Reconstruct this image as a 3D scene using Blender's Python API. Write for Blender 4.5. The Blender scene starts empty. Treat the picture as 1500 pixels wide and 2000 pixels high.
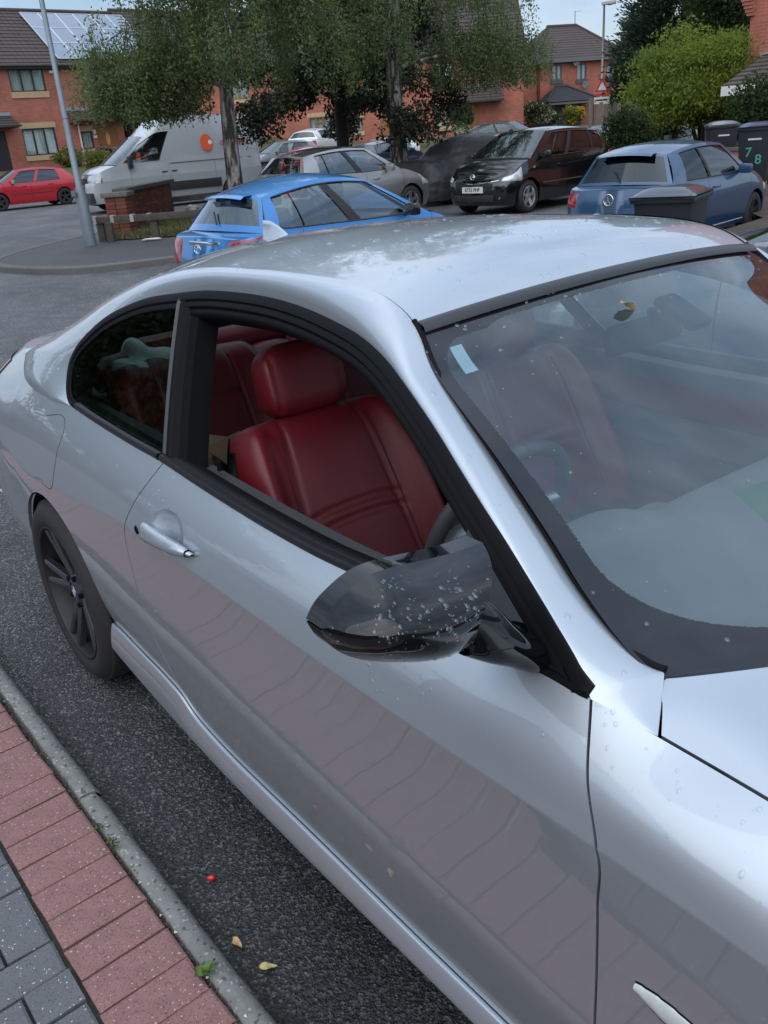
import bpy, bmesh, math, random
import numpy as np
from mathutils import Vector, Matrix, Euler
random.seed(7); RNG = np.random.default_rng(7)
SC = bpy.context.scene; COL = SC.collection
rad = math.radians; PI = math.pi

# ------------------------------------------------------------------ camera
CP = np.array([2.579, -1.530, 1.644]); YAW, PIT, ROL = rad(143.79), rad(-23.69), rad(-4.49)
fw = np.array([math.cos(PIT)*math.cos(YAW), math.cos(PIT)*math.sin(YAW), math.sin(PIT)])
r0 = np.array([math.sin(YAW), -math.cos(YAW), 0.0]); u0 = np.cross(r0, fw)
rt = math.cos(ROL)*r0 + math.sin(ROL)*u0; up = -math.sin(ROL)*r0 + math.cos(ROL)*u0
cam = bpy.data.cameras.new('camera'); co = bpy.data.objects.new('camera', cam); COL.objects.link(co)
M = Matrix([[rt[0], up[0], -fw[0], CP[0]], [rt[1], up[1], -fw[1], CP[1]], [rt[2], up[2], -fw[2], CP[2]], [0, 0, 0, 1]])
co.matrix_world = M
cam.sensor_fit = 'HORIZONTAL'; cam.sensor_width = 36; cam.lens = 36*1676/1500
cam.clip_start = 0.05; cam.clip_end = 2500
SC.camera = co

# ------------------------------------------------------------------ sky, sun, exposure
SUN_EL, SUN_AZ = rad(38), rad(305)      # azimuth: direction TO the sun, measured from +x
w = bpy.data.worlds.new('World'); SC.world = w; w.use_nodes = True
nt = w.node_tree; N = nt.nodes; L = nt.links
bg = N['Background']
sky = N.new('ShaderNodeTexSky'); sky.sky_type = 'NISHITA'; sky.sun_disc = False
sky.sun_elevation = SUN_EL; sky.sun_rotation = PI/2 - SUN_AZ
sky.air_density = 1.0; sky.dust_density = 1.5; sky.ozone_density = 1.5
tc = N.new('ShaderNodeTexCoord'); sep = N.new('ShaderNodeSeparateXYZ'); L.new(tc.outputs['Generated'], sep.inputs[0])
def wm(op, a, b=None):
    n = N.new('ShaderNodeMath'); n.operation = op
    for i, v in enumerate((a, b)):
        if v is None: continue
        if isinstance(v, (int, float)): n.inputs[i].default_value = v
        else: L.new(v, n.inputs[i])
    return n.outputs[0]
zc = wm('ADD', wm('MAXIMUM', sep.outputs[2], 0.0), 0.40)
cb = N.new('ShaderNodeCombineXYZ'); L.new(wm('DIVIDE', sep.outputs[0], zc), cb.inputs[0]); L.new(wm('DIVIDE', sep.outputs[1], zc), cb.inputs[1])
nz = N.new('ShaderNodeTexNoise'); nz.inputs['Scale'].default_value = 1.6; nz.inputs['Detail'].default_value = 7; nz.inputs['Roughness'].default_value = .55
nz.inputs['Distortion'].default_value = .35
L.new(cb.outputs[0], nz.inputs['Vector'])
cr = N.new('ShaderNodeValToRGB'); cr.color_ramp.elements[0].position = .36; cr.color_ramp.elements[1].position = .60
cr.color_ramp.elements[0].color = (0.35, .35, .35, 1)
L.new(nz.outputs[0], cr.inputs[0])
nz2 = N.new('ShaderNodeTexNoise'); nz2.inputs['Scale'].default_value = 2.3; nz2.inputs['Detail'].default_value = 6
L.new(cb.outputs[0], nz2.inputs['Vector'])
cl = N.new('ShaderNodeMix'); cl.data_type = 'RGBA'
cl.inputs[6].default_value = (4.4, 6.0, 8.5, 1); cl.inputs[7].default_value = (9.0, 9.8, 10.9, 1)
mr = N.new('ShaderNodeMapRange'); mr.inputs[1].default_value = .34; mr.inputs[2].default_value = .68
L.new(nz2.outputs[0], mr.inputs[0]); L.new(mr.outputs[0], cl.inputs[0])
mx = N.new('ShaderNodeMix'); mx.data_type = 'RGBA'
L.new(cr.outputs[0], mx.inputs[0]); L.new(sky.outputs[0], mx.inputs[6]); L.new(cl.outputs[2], mx.inputs[7])
# overcast luminance law: the zenith is brighter than the horizon all the way round
lum = wm('ADD', wm('MULTIPLY', wm('MAXIMUM', sep.outputs[2], 0.0), .52), .62)
vs_ = N.new('ShaderNodeVectorMath'); vs_.operation = 'SCALE'; L.new(mx.outputs[2], vs_.inputs[0]); L.new(lum, vs_.inputs['Scale'])
L.new(vs_.outputs[0], bg.inputs[0]); bg.inputs[1].default_value = 0.10
sl = bpy.data.lights.new('sun', 'SUN'); sl.energy = 1.1; sl.angle = rad(100); sl.color = (1, .94, .86)
so = bpy.data.objects.new('sun', sl); COL.objects.link(so)
sd = Vector((math.cos(SUN_EL)*math.cos(SUN_AZ), math.cos(SUN_EL)*math.sin(SUN_AZ), math.sin(SUN_EL)))
so.rotation_euler = sd.to_track_quat('Z', 'Y').to_euler(); so.location = (0, 0, 30)
SC.view_settings.view_transform = 'Standard'; SC.view_settings.look = 'None'; SC.view_settings.gamma = 1
SC.view_settings.exposure = 0.70

# ------------------------------------------------------------------ materials
MT = {}
def mat(name, col, rough=.6, metal=0, coat=0, noise=None, bump=None, spec=.5, alpha=None, emit=None, coatr=.03, voro=None, coords='Object'):
    """noise=(scale, amount, other colour)  bump=(scale, strength, distance)  voro=(scale, amount, colour)"""
    if name in MT: return MT[name]
    m = bpy.data.materials.new(name); m.use_nodes = True; n = m.node_tree.nodes; l = m.node_tree.links
    b = n['Principled BSDF']; b.inputs['Base Color'].default_value = (*col, 1); b.inputs['Roughness'].default_value = rough
    b.inputs['Metallic'].default_value = metal; b.inputs['Coat Weight'].default_value = coat; b.inputs['Coat Roughness'].default_value = coatr; b.inputs['Coat IOR'].default_value = 1.68 if name == 'silver_paint' else 1.5
    b.inputs['Specular IOR Level'].default_value = spec
    t = n.new('ShaderNodeTexCoord'); src = None
    if noise:
        items = noise if isinstance(noise, list) else [noise]
        for sc_, am, c2 in items:
            x = n.new('ShaderNodeTexNoise'); x.inputs['Scale'].default_value = sc_; x.inputs['Detail'].default_value = 5; x.inputs['Roughness'].default_value = .65
            l.new(t.outputs[coords], x.inputs['Vector'])
            r = n.new('ShaderNodeMapRange'); r.inputs[1].default_value = .38; r.inputs[2].default_value = .66; r.inputs[4].default_value = am
            l.new(x.outputs[0], r.inputs[0])
            k = n.new('ShaderNodeMix'); k.data_type = 'RGBA'; l.new(r.outputs[0], k.inputs[0])
            if src is None: k.inputs[6].default_value = (*col, 1)
            else: l.new(src, k.inputs[6])
            k.inputs[7].default_value = (*c2, 1); src = k.outputs[2]
    if voro:
        for sc_, th, c2 in (voro if isinstance(voro, list) else [voro]):
            x = n.new('ShaderNodeTexVoronoi'); x.inputs['Scale'].default_value = sc_; l.new(t.outputs[coords], x.inputs['Vector'])
            r = n.new('ShaderNodeMath'); r.operation = 'LESS_THAN'; r.inputs[1].default_value = th
            s2 = n.new('ShaderNodeSeparateColor'); l.new(x.outputs['Color'], s2.inputs[0]); l.new(s2.outputs[0], r.inputs[0])
            k = n.new('ShaderNodeMix'); k.data_type = 'RGBA'; l.new(r.outputs[0], k.inputs[0])
            if src is None: k.inputs[6].default_value = (*col, 1)
            else: l.new(src, k.inputs[6])
            k.inputs[7].default_value = (*c2, 1); src = k.outputs[2]
    if src is not None: l.new(src, b.inputs['Base Color'])
    if bump:
        x = n.new('ShaderNodeTexNoise'); x.inputs['Scale'].default_value = bump[0]; x.inputs['Detail'].default_value = 4
        l.new(t.outputs[coords], x.inputs['Vector'])
        u = n.new('ShaderNodeBump'); u.inputs['Strength'].default_value = bump[1]; u.inputs['Distance'].default_value = bump[2]
        l.new(x.outputs[0], u.inputs['Height']); l.new(u.outputs[0], b.inputs['Normal'])
    if emit: b.inputs['Emission Color'].default_value = (*emit[:3], 1); b.inputs['Emission Strength'].default_value = emit[3]
    MT[name] = m; return m

def glass(name, tint, ior=1.5, facing=0.0, dirt=0.0):
    """thin automotive / window glass: clear tinted transmission under a fresnel mirror"""
    if name in MT: return MT[name]
    m = bpy.data.materials.new(name); m.use_nodes = True; n = m.node_tree.nodes; l = m.node_tree.links
    n.remove(n['Principled BSDF']); o = n['Material Output']
    tr = n.new('ShaderNodeBsdfTransparent'); tr.inputs[0].default_value = (*tint, 1)
    gl = n.new('ShaderNodeBsdfAnisotropic') if False else n.new('ShaderNodeBsdfGlossy'); gl.inputs['Roughness'].default_value = .01
    gl.inputs['Color'].default_value = (.86, .96, 1, 1)
    ge = n.new('ShaderNodeNewGeometry'); dt = n.new('ShaderNodeVectorMath'); dt.operation = 'DOT_PRODUCT'; l.new(ge.outputs['Normal'], dt.inputs[0]); l.new(ge.outputs['Incoming'], dt.inputs[1])
    def mm(op, a_, b_=None):
        k = n.new('ShaderNodeMath'); k.operation = op
        for i_, v_ in enumerate((a_, b_)):
            if v_ is None: continue
            if isinstance(v_, (int, float)): k.inputs[i_].default_value = v_
            else: l.new(v_, k.inputs[i_])
        return k.outputs[0]
    f0 = ((ior-1)/(ior+1))**2*1.7                # two faces of the pane
    sch = mm('POWER', mm('SUBTRACT', 1.0, mm('ABSOLUTE', dt.outputs['Value'])), 5.0)
    class _o: outputs = [mm('ADD', mm('ADD', mm('MULTIPLY', sch, 1-f0), f0), facing)]
    ad = _o
    mi = n.new('ShaderNodeMixShader'); l.new(ad.outputs[0], mi.inputs[0]); l.new(tr.outputs[0], mi.inputs[1]); l.new(gl.outputs[0], mi.inputs[2])
    out = mi.outputs[0]
    if dirt:
        d = n.new('ShaderNodeBsdfDiffuse'); d.inputs[0].default_value = (.5, .52, .55, 1)
        m2 = n.new('ShaderNodeMixShader'); m2.inputs[0].default_value = dirt; l.new(out, m2.inputs[1]); l.new(d.outputs[0], m2.inputs[2]); out = m2.outputs[0]
    l.new(out, o.inputs[0]); MT[name] = m; return m

# ------------------------------------------------------------------ mesh helpers
def npmesh(name, V, F, smooth=True):
    """V (n,3), F list of arrays of equal-length faces"""
    me = bpy.data.meshes.new(name); V = np.asarray(V, np.float32).reshape(-1, 3)
    if isinstance(F, np.ndarray): F = [F]
    F = [np.asarray(f, np.int32) for f in F if len(f)]
    nl = sum(f.size for f in F); nf = sum(len(f) for f in F)
    me.vertices.add(len(V)); me.vertices.foreach_set('co', V.ravel())
    if nf:
        me.loops.add(nl); me.polygons.add(nf)
        me.loops.foreach_set('vertex_index', np.concatenate([f.ravel() for f in F]))
        ls = np.concatenate([np.full(len(f), f.shape[1]) for f in F]); st = np.concatenate([[0], np.cumsum(ls)[:-1]])
        me.polygons.foreach_set('loop_start', st.astype(np.int32))
        try: me.polygons.foreach_set('loop_total', ls.astype(np.int32))
        except Exception: pass
        me.polygons.foreach_set('use_smooth', np.full(nf, smooth))
    me.update(calc_edges=True); me.validate(); return me
def link(name, me, m=None, parent=None, kind=None, label=None, loc=None):
    o = bpy.data.objects.new(name, me); COL.objects.link(o)
    if m is not None and me is not None and len(me.materials) == 0: me.materials.append(m)
    if parent is not None: o.parent = parent
    if kind: o['kind'] = kind
    if label: o['label'] = label
    if loc is not None: o.location = loc
    return o
def thing(name, label, cat, loc=(0, 0, 0), rz=0, group=None):
    o = bpy.data.objects.new(name, None); COL.objects.link(o); o.location = loc; o.rotation_euler = (0, 0, rz)
    o.empty_display_size = .2; o['label'] = label; o['category'] = cat
    if group: o['group'] = group
    return o
def tag(o, label, cat, group=None):
    o['label'] = label; o['category'] = cat
    if group: o['group'] = group
    return o
def gridf(nu, nv, cu=False, off=0):
    """quad faces of a (nu x nv) vertex grid; cu closes u"""
    i = np.arange(nu if cu else nu-1)[:, None]; j = np.arange(nv-1)[None, :]; i2 = (i+1) % nu
    return np.stack([i*nv+j, i2*nv+j, i2*nv+j+1, i*nv+j+1], -1).reshape(-1, 4) + off
class MB:
    """collects shapes into one mesh"""
    def __init__(s): s.v = []; s.q = []; s.t = []; s.n = 0
    def add(s, V, F):
        V = np.asarray(V, float).reshape(-1, 3); F = np.asarray(F)
        (s.q if F.shape[1] == 4 else s.t).append(F + s.n); s.v.append(V); s.n += len(V); return s
    def box(s, c, d, rz=0, M=None, taper=1.0):
        x, y, z = d[0]/2, d[1]/2, d[2]/2
        V = np.array([(a*x*(taper if k > 0 else 1), b*y*(taper if k > 0 else 1), k*z) for k in (-1, 1) for a, b in ((-1, -1), (1, -1), (1, 1), (-1, 1))])
        if M is not None: V = V @ np.array(M).T
        if rz: C, S = math.cos(rz), math.sin(rz); V = V @ np.array([[C, S, 0], [-S, C, 0], [0, 0, 1]])
        return s.add(V+np.array(c), [(0, 3, 2, 1), (4, 5, 6, 7), (0, 1, 5, 4), (1, 2, 6, 5), (2, 3, 7, 6), (3, 0, 4, 7)])
    def tube(s, P, R, n=8, cap=True):
        P = np.asarray(P, float); R = np.broadcast_to(np.asarray(R, float), (len(P),))
        T = np.gradient(P, axis=0); T /= np.linalg.norm(T, axis=1)[:, None]+1e-12
        a = np.array([0, 0, 1.0]) if abs(T[0][2]) < .9 else np.array([1.0, 0, 0])
        u = np.cross(T, a); u /= np.linalg.norm(u, axis=1)[:, None]+1e-12; v = np.cross(T, u)
        th = np.linspace(0, 2*PI, n, endpoint=False)
        V = (P[:, None]+R[:, None, None]*(np.cos(th)[None, :, None]*u[:, None]+np.sin(th)[None, :, None]*v[:, None]))
        k = len(P); i = np.arange(k-1)[:, None]; j = np.arange(n)[None]; j2 = (j+1) % n
        F = np.stack([i*n+j, i*n+j2, (i+1)*n+j2, (i+1)*n+j], -1).reshape(-1, 4); o = s.n
        s.add(V, F)
        if cap:
            for base, ctr, flip in ((o, P[0], 1), (o+(k-1)*n, P[-1], 0)):
                c = s.n; s.v.append(ctr[None]); s.n += 1
                jj = np.arange(n); q = np.stack([np.full(n, c), base+jj, base+(jj+1) % n], -1)
                s.t.append(q[:, ::-1] if not flip else q)
        return s
    def lathe(s, prof, n=24, axis='z', c=(0, 0, 0)):
        prof = np.asarray(prof, float); th = np.linspace(0, 2*PI, n, endpoint=False)
        r, h = prof[:, 0], prof[:, 1]
        X = r[None]*np.cos(th)[:, None]; Y = r[None]*np.sin(th)[:, None]; Z = np.broadcast_to(h[None], X.shape)
        V = {'z': np.stack([X, Y, Z], -1), 'y': np.stack([X, Z, Y], -1), 'x': np.stack([Z, X, Y], -1)}[axis].reshape(-1, 3)+np.array(c)
        return s.add(V, gridf(n, len(prof), cu=True))
    def prism(s, poly, a, b, axis='y'):
        """poly in the plane across axis, extruded a..b"""
        n = len(poly); P = np.asarray(poly, float)
        def mk(t):
            z = np.full(n, t)
            return {'y': np.stack([P[:, 0], z, P[:, 1]], -1), 'x': np.stack([z, P[:, 0], P[:, 1]], -1), 'z': np.stack([P[:, 0], P[:, 1], z], -1)}[axis]
        V = np.concatenate([mk(a), mk(b)]); j = np.arange(n); j2 = (j+1) % n
        o = s.n; s.add(V, np.stack([j, j2, j2+n, j+n], -1))
        from mathutils.geometry import tessellate_polygon
        tr = np.array(tessellate_polygon([[Vector((p[0], p[1], 0)) for p in P]]))
        s.t.append(tr+o); s.t.append(tr[:, ::-1]+o+n); return s
    def mesh(s, name, smooth=False):
        F = ([np.concatenate(s.q)] if s.q else [])+([np.concatenate(s.t)] if s.t else [])
        return npmesh(name, np.concatenate(s.v), F, smooth)
    def obj(s, name, m, parent=None, smooth=False, auto=None, bevel=0, **k):
        me = s.mesh(name, smooth or auto is not None or bevel > 0)
        if bevel or auto is not None:
            bm = bmesh.new(); bm.from_mesh(me); bmesh.ops.recalc_face_normals(bm, faces=bm.faces)
            if bevel:
                es = [e for e in bm.edges if len(e.link_faces) == 2 and e.calc_face_angle() > .6]
                bmesh.ops.bevel(bm, geom=es, offset=bevel, segments=2, affect='EDGES', profile=.6)
            for e in bm.edges:
                if len(e.link_faces) == 2 and e.calc_face_angle(0) > (auto or .7): e.smooth = False
            bm.to_mesh(me); bm.free()
            for p in me.polygons: p.use_smooth = True
        return link(name, me, m, parent, **k)
def recalc(me, sharp=None):
    bm = bmesh.new(); bm.from_mesh(me); bmesh.ops.remove_doubles(bm, verts=bm.verts, dist=1e-5); bmesh.ops.recalc_face_normals(bm, faces=bm.faces)
    if sharp:
        for e in bm.edges:
            if len(e.link_faces) == 2 and e.calc_face_angle(0) > sharp: e.smooth = False
    bm.to_mesh(me); bm.free(); return me
def copy_tree(o, parent=None):
    c = o.copy(); COL.objects.link(c)
    if parent is not None: c.parent = parent
    for ch in list(o.children): copy_tree(ch, c)
    return c
def ss(x, a, b):
    t = np.clip((np.asarray(x, float)-a)/(b-a), 0, 1); return t*t*(3-2*t)
def pchip(xk, yk, x):
    """monotone-safe cubic through the knots; yk may be (n,) or (n,d)"""
    xk = np.asarray(xk, float); yk = np.asarray(yk, float); x = np.asarray(x, float)
    one = yk.ndim == 1
    if one: yk = yk[:, None]
    h = np.diff(xk); d = np.diff(yk, axis=0)/h[:, None]
    m = np.zeros_like(yk)
    if len(xk) > 2:
        m[1:-1] = (h[1:, None]*d[:-1]+h[:-1, None]*d[1:])/(h[1:]+h[:-1])[:, None]
        m[0] = d[0]*1.5-m[1]*.5; m[-1] = d[-1]*1.5-m[-2]*.5
    else: m[:] = d[0]
    i = np.clip(np.searchsorted(xk, x, 'right')-1, 0, len(xk)-2)
    t = ((x-xk[i])/h[i])[..., None]; hh = h[i][..., None]
    r = (2*t**3-3*t**2+1)*yk[i]+(t**3-2*t**2+t)*hh*m[i]+(-2*t**3+3*t**2)*yk[i+1]+(t**3-t**2)*hh*m[i+1]
    return r[..., 0] if one else r
def gnormals(P):
    du = np.gradient(P, axis=0); dv = np.gradient(P, axis=1); n = np.cross(du, dv)
    return n/(np.linalg.norm(n, axis=-1, keepdims=True)+1e-12)
def sheet(P, flange=0.0, mirror=False, inward=None, lips='lrtb'):
    """grid of points -> (V, F) with edges turned in by `flange` along -normal so that panel gaps have depth"""
    nu, nv = P.shape[:2]; V = P.reshape(-1, 3); F = [gridf(nu, nv)]
    if flange:
        n = gnormals(P)
        if np.sum(n*np.asarray(inward)) < 0: n = -n
        d = n*flange
        vs = [V]; off = len(V)
        idx = np.arange(nu*nv).reshape(nu, nv)
        for k, e in (('l', idx[0]), ('r', idx[-1]), ('b', idx[:, 0]), ('t', idx[:, -1])):
            if k not in lips: continue
            q = V[e]+d.reshape(-1, 3)[e]; vs.append(q); j = np.arange(len(e)-1)
            F.append(np.stack([e[:-1], e[1:], off+j+1, off+j], -1)); off += len(e)
        V = np.concatenate(vs)
    return V, np.concatenate(F)
def text(body, size, m, parent, loc, rot, name='lettering', ext=.001, bold=False, sx=1, align='CENTER'):
    cu = bpy.data.curves.new(name, 'FONT'); cu.body = body; cu.size = size; cu.extrude = ext; cu.align_x = align; cu.align_y = 'CENTER'
    if bold: cu.offset = size*.018
    tmp = bpy.data.objects.new(name, cu); COL.objects.link(tmp); bpy.context.view_layer.update()
    me = bpy.data.meshes.new_from_object(tmp.evaluated_get(bpy.context.evaluated_depsgraph_get())); bpy.data.objects.remove(tmp)
    me.materials.clear(); me.materials.append(m); o = bpy.data.objects.new(name, me); COL.objects.link(o); o['kind'] = 'stuff'
    if parent is not None: o.parent = parent
    o.location = loc; o.rotation_euler = rot; o.scale = (sx, 1, 1); return o
# ================================================================== hero coupe (built first: everything is measured from it)
silver = mat('silver_paint', (.49, .535, .575), rough=.47, metal=.84, coat=1.0, coatr=.015, noise=(700, .18, (.58, .63, .67)))
blackgloss = mat('black_gloss', (.004, .004, .005), rough=.03, spec=.55)
rubber = mat('rubber_black', (.006, .006, .007), rough=.6, spec=.12, bump=(300, .15, .001))
trim = mat('trim_black', (.006, .006, .007), rough=.5, spec=.12)
lining = mat('lining_dark', (.008, .008, .009), rough=.9, spec=.06)
dashm = mat('dash_grey', (.10, .105, .11), rough=.8, bump=(500, .2, .0006))
headliner = mat('headliner', (.38, .38, .37), rough=.95)
def leather_mat(name, col, col2):
    m = mat(name, col, rough=.42, noise=(9, .6, col2), bump=(420, .22, .0008), spec=.45); return m
leather = leather_mat('red_leather', (.135, .008, .0135), (.10, .006, .0105))
leather2 = leather_mat('red_leather_insert', (.118, .007, .0125), (.09, .0055, .0095))
seamm = mat('seam_thread', (.045, .004, .006), rough=.7)

KN = np.array([-1.62, -1.32, -1.02, -.72, -.45, -.15, .15, .5, .8, 1.1, 1.5, 1.8, 2.05, 2.3, 2.6, 2.95, 3.2, 3.5, 3.8])
XK = np.array([-1.20, -1.15, -.98, -.72, -.45, -.15, .15, .5, .8, 1.1, 1.5, 1.8, 2.05, 2.3, 2.6, 2.95, 3.17, 3.34, 3.40])
def rowdef(y, z, dx=0):
    X = XK.copy(); X[:2] += dx; X[-2:] -= dx
    return np.stack([X, -np.array(y), np.array(z)], 1)
ROWS = [
 rowdef([0, .52, .80, .850, .862, .864, .864, .863, .862, .861, .861, .861, .861, .858, .858, .845, .76, .48, 0], [.34, .34, .34, .34, .345, .347, .347, .342, .322, .272, .287, .297, .305, .30, .29, .26, .22, .20, .20], -.05),
 rowdef([0, .54, .815, .868, .880, .882, .880, .879, .878, .878, .878, .878, .878, .876, .876, .862, .78, .5, 0], [.44, .44, .44, .44, .44, .44, .44, .44, .44, .44, .44, .44, .44, .44, .43, .42, .40, .38, .38], -.05),
 rowdef([0, .55, .820, .872, .884, .888, .886, .884, .882, .881, .881, .881, .881, .881, .882, .868, .785, .51, 0], [.58, .58, .58, .58, .585, .59, .595, .60, .61, .61, .61, .61, .61, .61, .60, .57, .54, .52, .52], -.03),
 rowdef([0, .555, .818, .870, .884, .888, .887, .886, .885, .884, .884, .884, .884, .884, .884, .868, .785, .51, 0], [.69, .69, .69, .69, .69, .69, .70, .73, .745, .755, .76, .77, .775, .77, .73, .68, .64, .60, .60], -.01),
 rowdef([0, .55, .812, .865, .879, .885, .887, .887, .887, .887, .887, .887, .887, .886, .880, .858, .775, .5, 0], [.73, .73, .735, .737, .738, .735, .750, .790, .803, .808, .811, .820, .832, .835, .80, .735, .68, .635, .635], 0),
 rowdef([0, .50, .758, .828, .846, .856, .860, .860, .859, .858, .858, .857, .856, .855, .848, .815, .73, .46, 0], [.88, .88, .875, .870, .865, .862, .866, .880, .885, .888, .89, .895, .900, .893, .86, .785, .72, .665, .665], .03),
]
# top row: shoulder / lower window line / fender top
T7 = [(-1.62, -1.13, 0, 1.005), (-1.32, -1.10, .42, .995), (-1.02, -.96, .60, 1.00), (-.72, -.72, .685, 1.005), (-.45, -.45, .775, .975), (-.15, -.15, .800, .967), (.085, .085, .794, .980),
      (.238, .238, .797, .975), (.531, .531, .801, .969), (.703, .703, .802, .968), (.883, .883, .805, .962), (1.076, 1.076, .808, .957), (1.24, 1.24, .809, .955),
      (1.381, 1.381, .809, .956), (1.509, 1.509, .806, .961), (1.811, 1.811, .803, .965), (1.998, 1.998, .801, .967), (2.09, 2.09, .787, .952), (2.3, 2.3, .785, .942), (2.6, 2.6, .775, .905), (2.95, 2.95, .735, .835), (3.2, 3.13, .64, .770), (3.5, 3.27, .40, .715), (3.8, 3.32, 0, .715)]
T7s = np.array([t[0] for t in T7]); T7p = np.array([(t[1], -t[2], t[3]) for t in T7])
SFR = np.array([0, .18, .40, .60, .70, .84, 1.0]); CR = .70      # profile fractions; crease at CR
SEAMX = np.array([.15, .257, .456, .62, .695, .764, .86, .95, 1.126, 1.3, 1.65, 1.9, 2.05]); SEAMZ = np.array([.347, .350, .343, .335, .325, .299, .286, .281, .283, .288, .294, .302, .305])   # door / sill joint
def rowpts(s):
    s = np.asarray(s, float)
    R = np.stack([pchip(KN, r, s) for r in ROWS]+[pchip(T7s, T7p, s)], -2)     # (...,7,3)
    k = (s > .2) & (s < 2.05); R[..., 0, 2] = np.where(k, pchip(SEAMX, SEAMZ, np.clip(s, .2, 2.05)), R[..., 0, 2]); return R
def surf(s, v):
    """body side: s along the car, v up the side"""
    R = rowpts(s); v = np.asarray(v, float); sh = R.shape[:-2]
    R = R.reshape(-1, 7, 3); vv = np.broadcast_to(v, sh).reshape(-1); out = np.zeros((len(vv), 3))
    def piece(ks, xs, msk):
        if not msk.any(): return
        A = R[msk][:, ks]; x = vv[msk]; xs = np.array(xs)
        h = np.diff(xs); d = (A[:, 1:]-A[:, :-1])/h[None, :, None]
        m = np.zeros_like(A); m[:, 1:-1] = (h[1:, None]*d[:, :-1]+h[:-1, None]*d[:, 1:])/(h[1:]+h[:-1])[None, :, None]
        if len(ks) > 2: m[:, 0] = 1.5*d[:, 0]-.5*m[:, 1]; m[:, -1] = 1.5*d[:, -1]-.5*m[:, -2]
        i = np.clip(np.searchsorted(xs, x, 'right')-1, 0, len(xs)-2); r = np.arange(len(x)); t = ((x-xs[i])/h[i])[:, None]; hh = h[i][:, None]
        out[msk] = (2*t**3-3*t**2+1)*A[r, i]+(t**3-2*t**2+t)*hh*m[r, i]+(-2*t**3+3*t**2)*A[r, i+1]+(t**3-t**2)*hh*m[r, i+1]
    piece([0, 1, 2, 3, 4], SFR[:5], vv <= CR); piece([4, 5, 6], SFR[4:], vv > CR)
    return out.reshape(sh+(3,))
# v samples, dense at the crease
VS = np.unique(np.concatenate([np.linspace(0, .66, 26), np.linspace(.66, .695, 6), [CR], np.linspace(.706, .76, 9), np.linspace(.76, .86, 16), np.linspace(.86, 1, 12)]))
GR_Z = np.array([.30, .339, .40, .545, .66, .748, .80, .859, .92, .97]); GR_X = np.array([.745, .717, .675, .598, .577, .578, .600, .640, .685, .715])
GF_Z = np.array([.25, .5, .74, .835, .90, .967]); GF_X = np.array([2.082, 2.084, 2.083, 2.080, 2.040, 1.998])
def zofv(x, v): return surf(np.full_like(np.asarray(v, float), x), v)[..., 2]
def gapline(GX, GZ, vs):
    x = np.full(len(vs), GX.mean())
    for _ in range(8): x = pchip(GZ, GX, np.clip(surf(x, vs)[..., 2], GZ[0], GZ[-1]))
    return x
gR = gapline(GR_X, GR_Z, VS); gF = gapline(GF_X, GF_Z, VS); GAP = .0022
WX, WZ, WR, ARCH = -.118, .318, .322, .352
WXF = WX+2.76
def vlow(s, wx):
    """lowest v above the wheel arch at s"""
    d = ARCH**2-(np.asarray(s)-wx)**2; zz = np.where(d > 0, WZ+np.sqrt(np.maximum(d, 0)), 0); out = np.zeros(len(s))
    vv = np.linspace(0, .98, 400)
    for i, (a, b) in enumerate(zip(s, zz)):
        if b > 0:
            z = surf(np.full(400, a), vv)[:, 2]; k = np.searchsorted(z, b); out[i] = vv[min(k, 399)]
    return out
def mirror_y(P): Q = np.array(P, float).copy(); Q[..., 1] *= -1; return Q

car = thing('silver_coupe', 'large silver two-door coupe with red leather seats filling the foreground, beaded with rain', 'car')
def both(name, P, m, flange=.014, parent=car, lips='lrtb', inward=(0, 1, 0), thick=True):
    out = []
    for sgn in (1, -1):
        Q = P if sgn == 1 else mirror_y(P)
        V, F = sheet(Q, flange, inward=np.array(inward)*np.array([1, sgn, 1]), lips=lips)
        if sgn == -1: F = F[:, ::-1]
        me = npmesh(name, V, F); recalc(me, .8); out.append(link(name, me, m, parent))
    return out
# ---- door
t = np.unique(np.concatenate([np.linspace(0, 1, 110), np.linspace(.09, .26, 60)]))[:, None]
S = (gR+GAP)[None]*(1-t)+(gF-GAP)[None]*t
PDOOR = surf(S, VS[None]*np.ones_like(S))
def dish(P):          # shallow scoop behind the door handle
    r2 = ((P[..., 0]-.842)/.078)**2+((P[..., 2]-.848)/.048)**2
    Q = P.copy(); Q[..., 1] += .020*np.clip(1-r2**1.6, 0, 1)**.9; return Q
doors = both('door', dish(PDOOR), silver)
# ---- fender (front wing)
def archcols(a, b, wx, n=70):
    th = np.linspace(0, PI, 40); c = wx-ARCH*np.cos(th); c = np.concatenate([c[:1]-1e-4, c, c[-1:]+1e-4])
    l = np.linspace(a, c[0], n//3)[:-1] if a < c[0]-.01 else np.array([]); r = np.linspace(c[-1], b, n)[1:]
    return np.concatenate([l, c, r])
def archpatch(cols_frac, left, right, wx, n=70):
    """patch between s-lines left(v), right(v) with the wheel arch cut out of its lower edge"""
    a, b = left.mean(), right.mean(); c = archcols(a, b, wx, n); lo = vlow(c, wx)
    u = np.linspace(0, 1, len(VS)); P = []
    for s_, l_ in zip(c, lo):
        v = VS if l_ <= 0 else l_+(1-l_)*(VS-VS[0]); v = np.clip(v, 0, 1)
        f = (s_-a)/(b-a); w0 = max(0, 1-f*3)**2; w1 = max(0, 1-(1-f)*3)**2
        dl = np.interp(v, VS, left)-a; dr = np.interp(v, VS, right)-b
        P.append(surf(s_+w0*dl+w1*dr, v))
    return np.stack(P)
PF = archpatch(None, gF+GAP, np.full(len(VS), 3.8), WXF)
fenders = both('front_wing', PF, silver)
PQ = archpatch(None, np.full(len(VS), -1.62), gR-GAP, WX)
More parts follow.
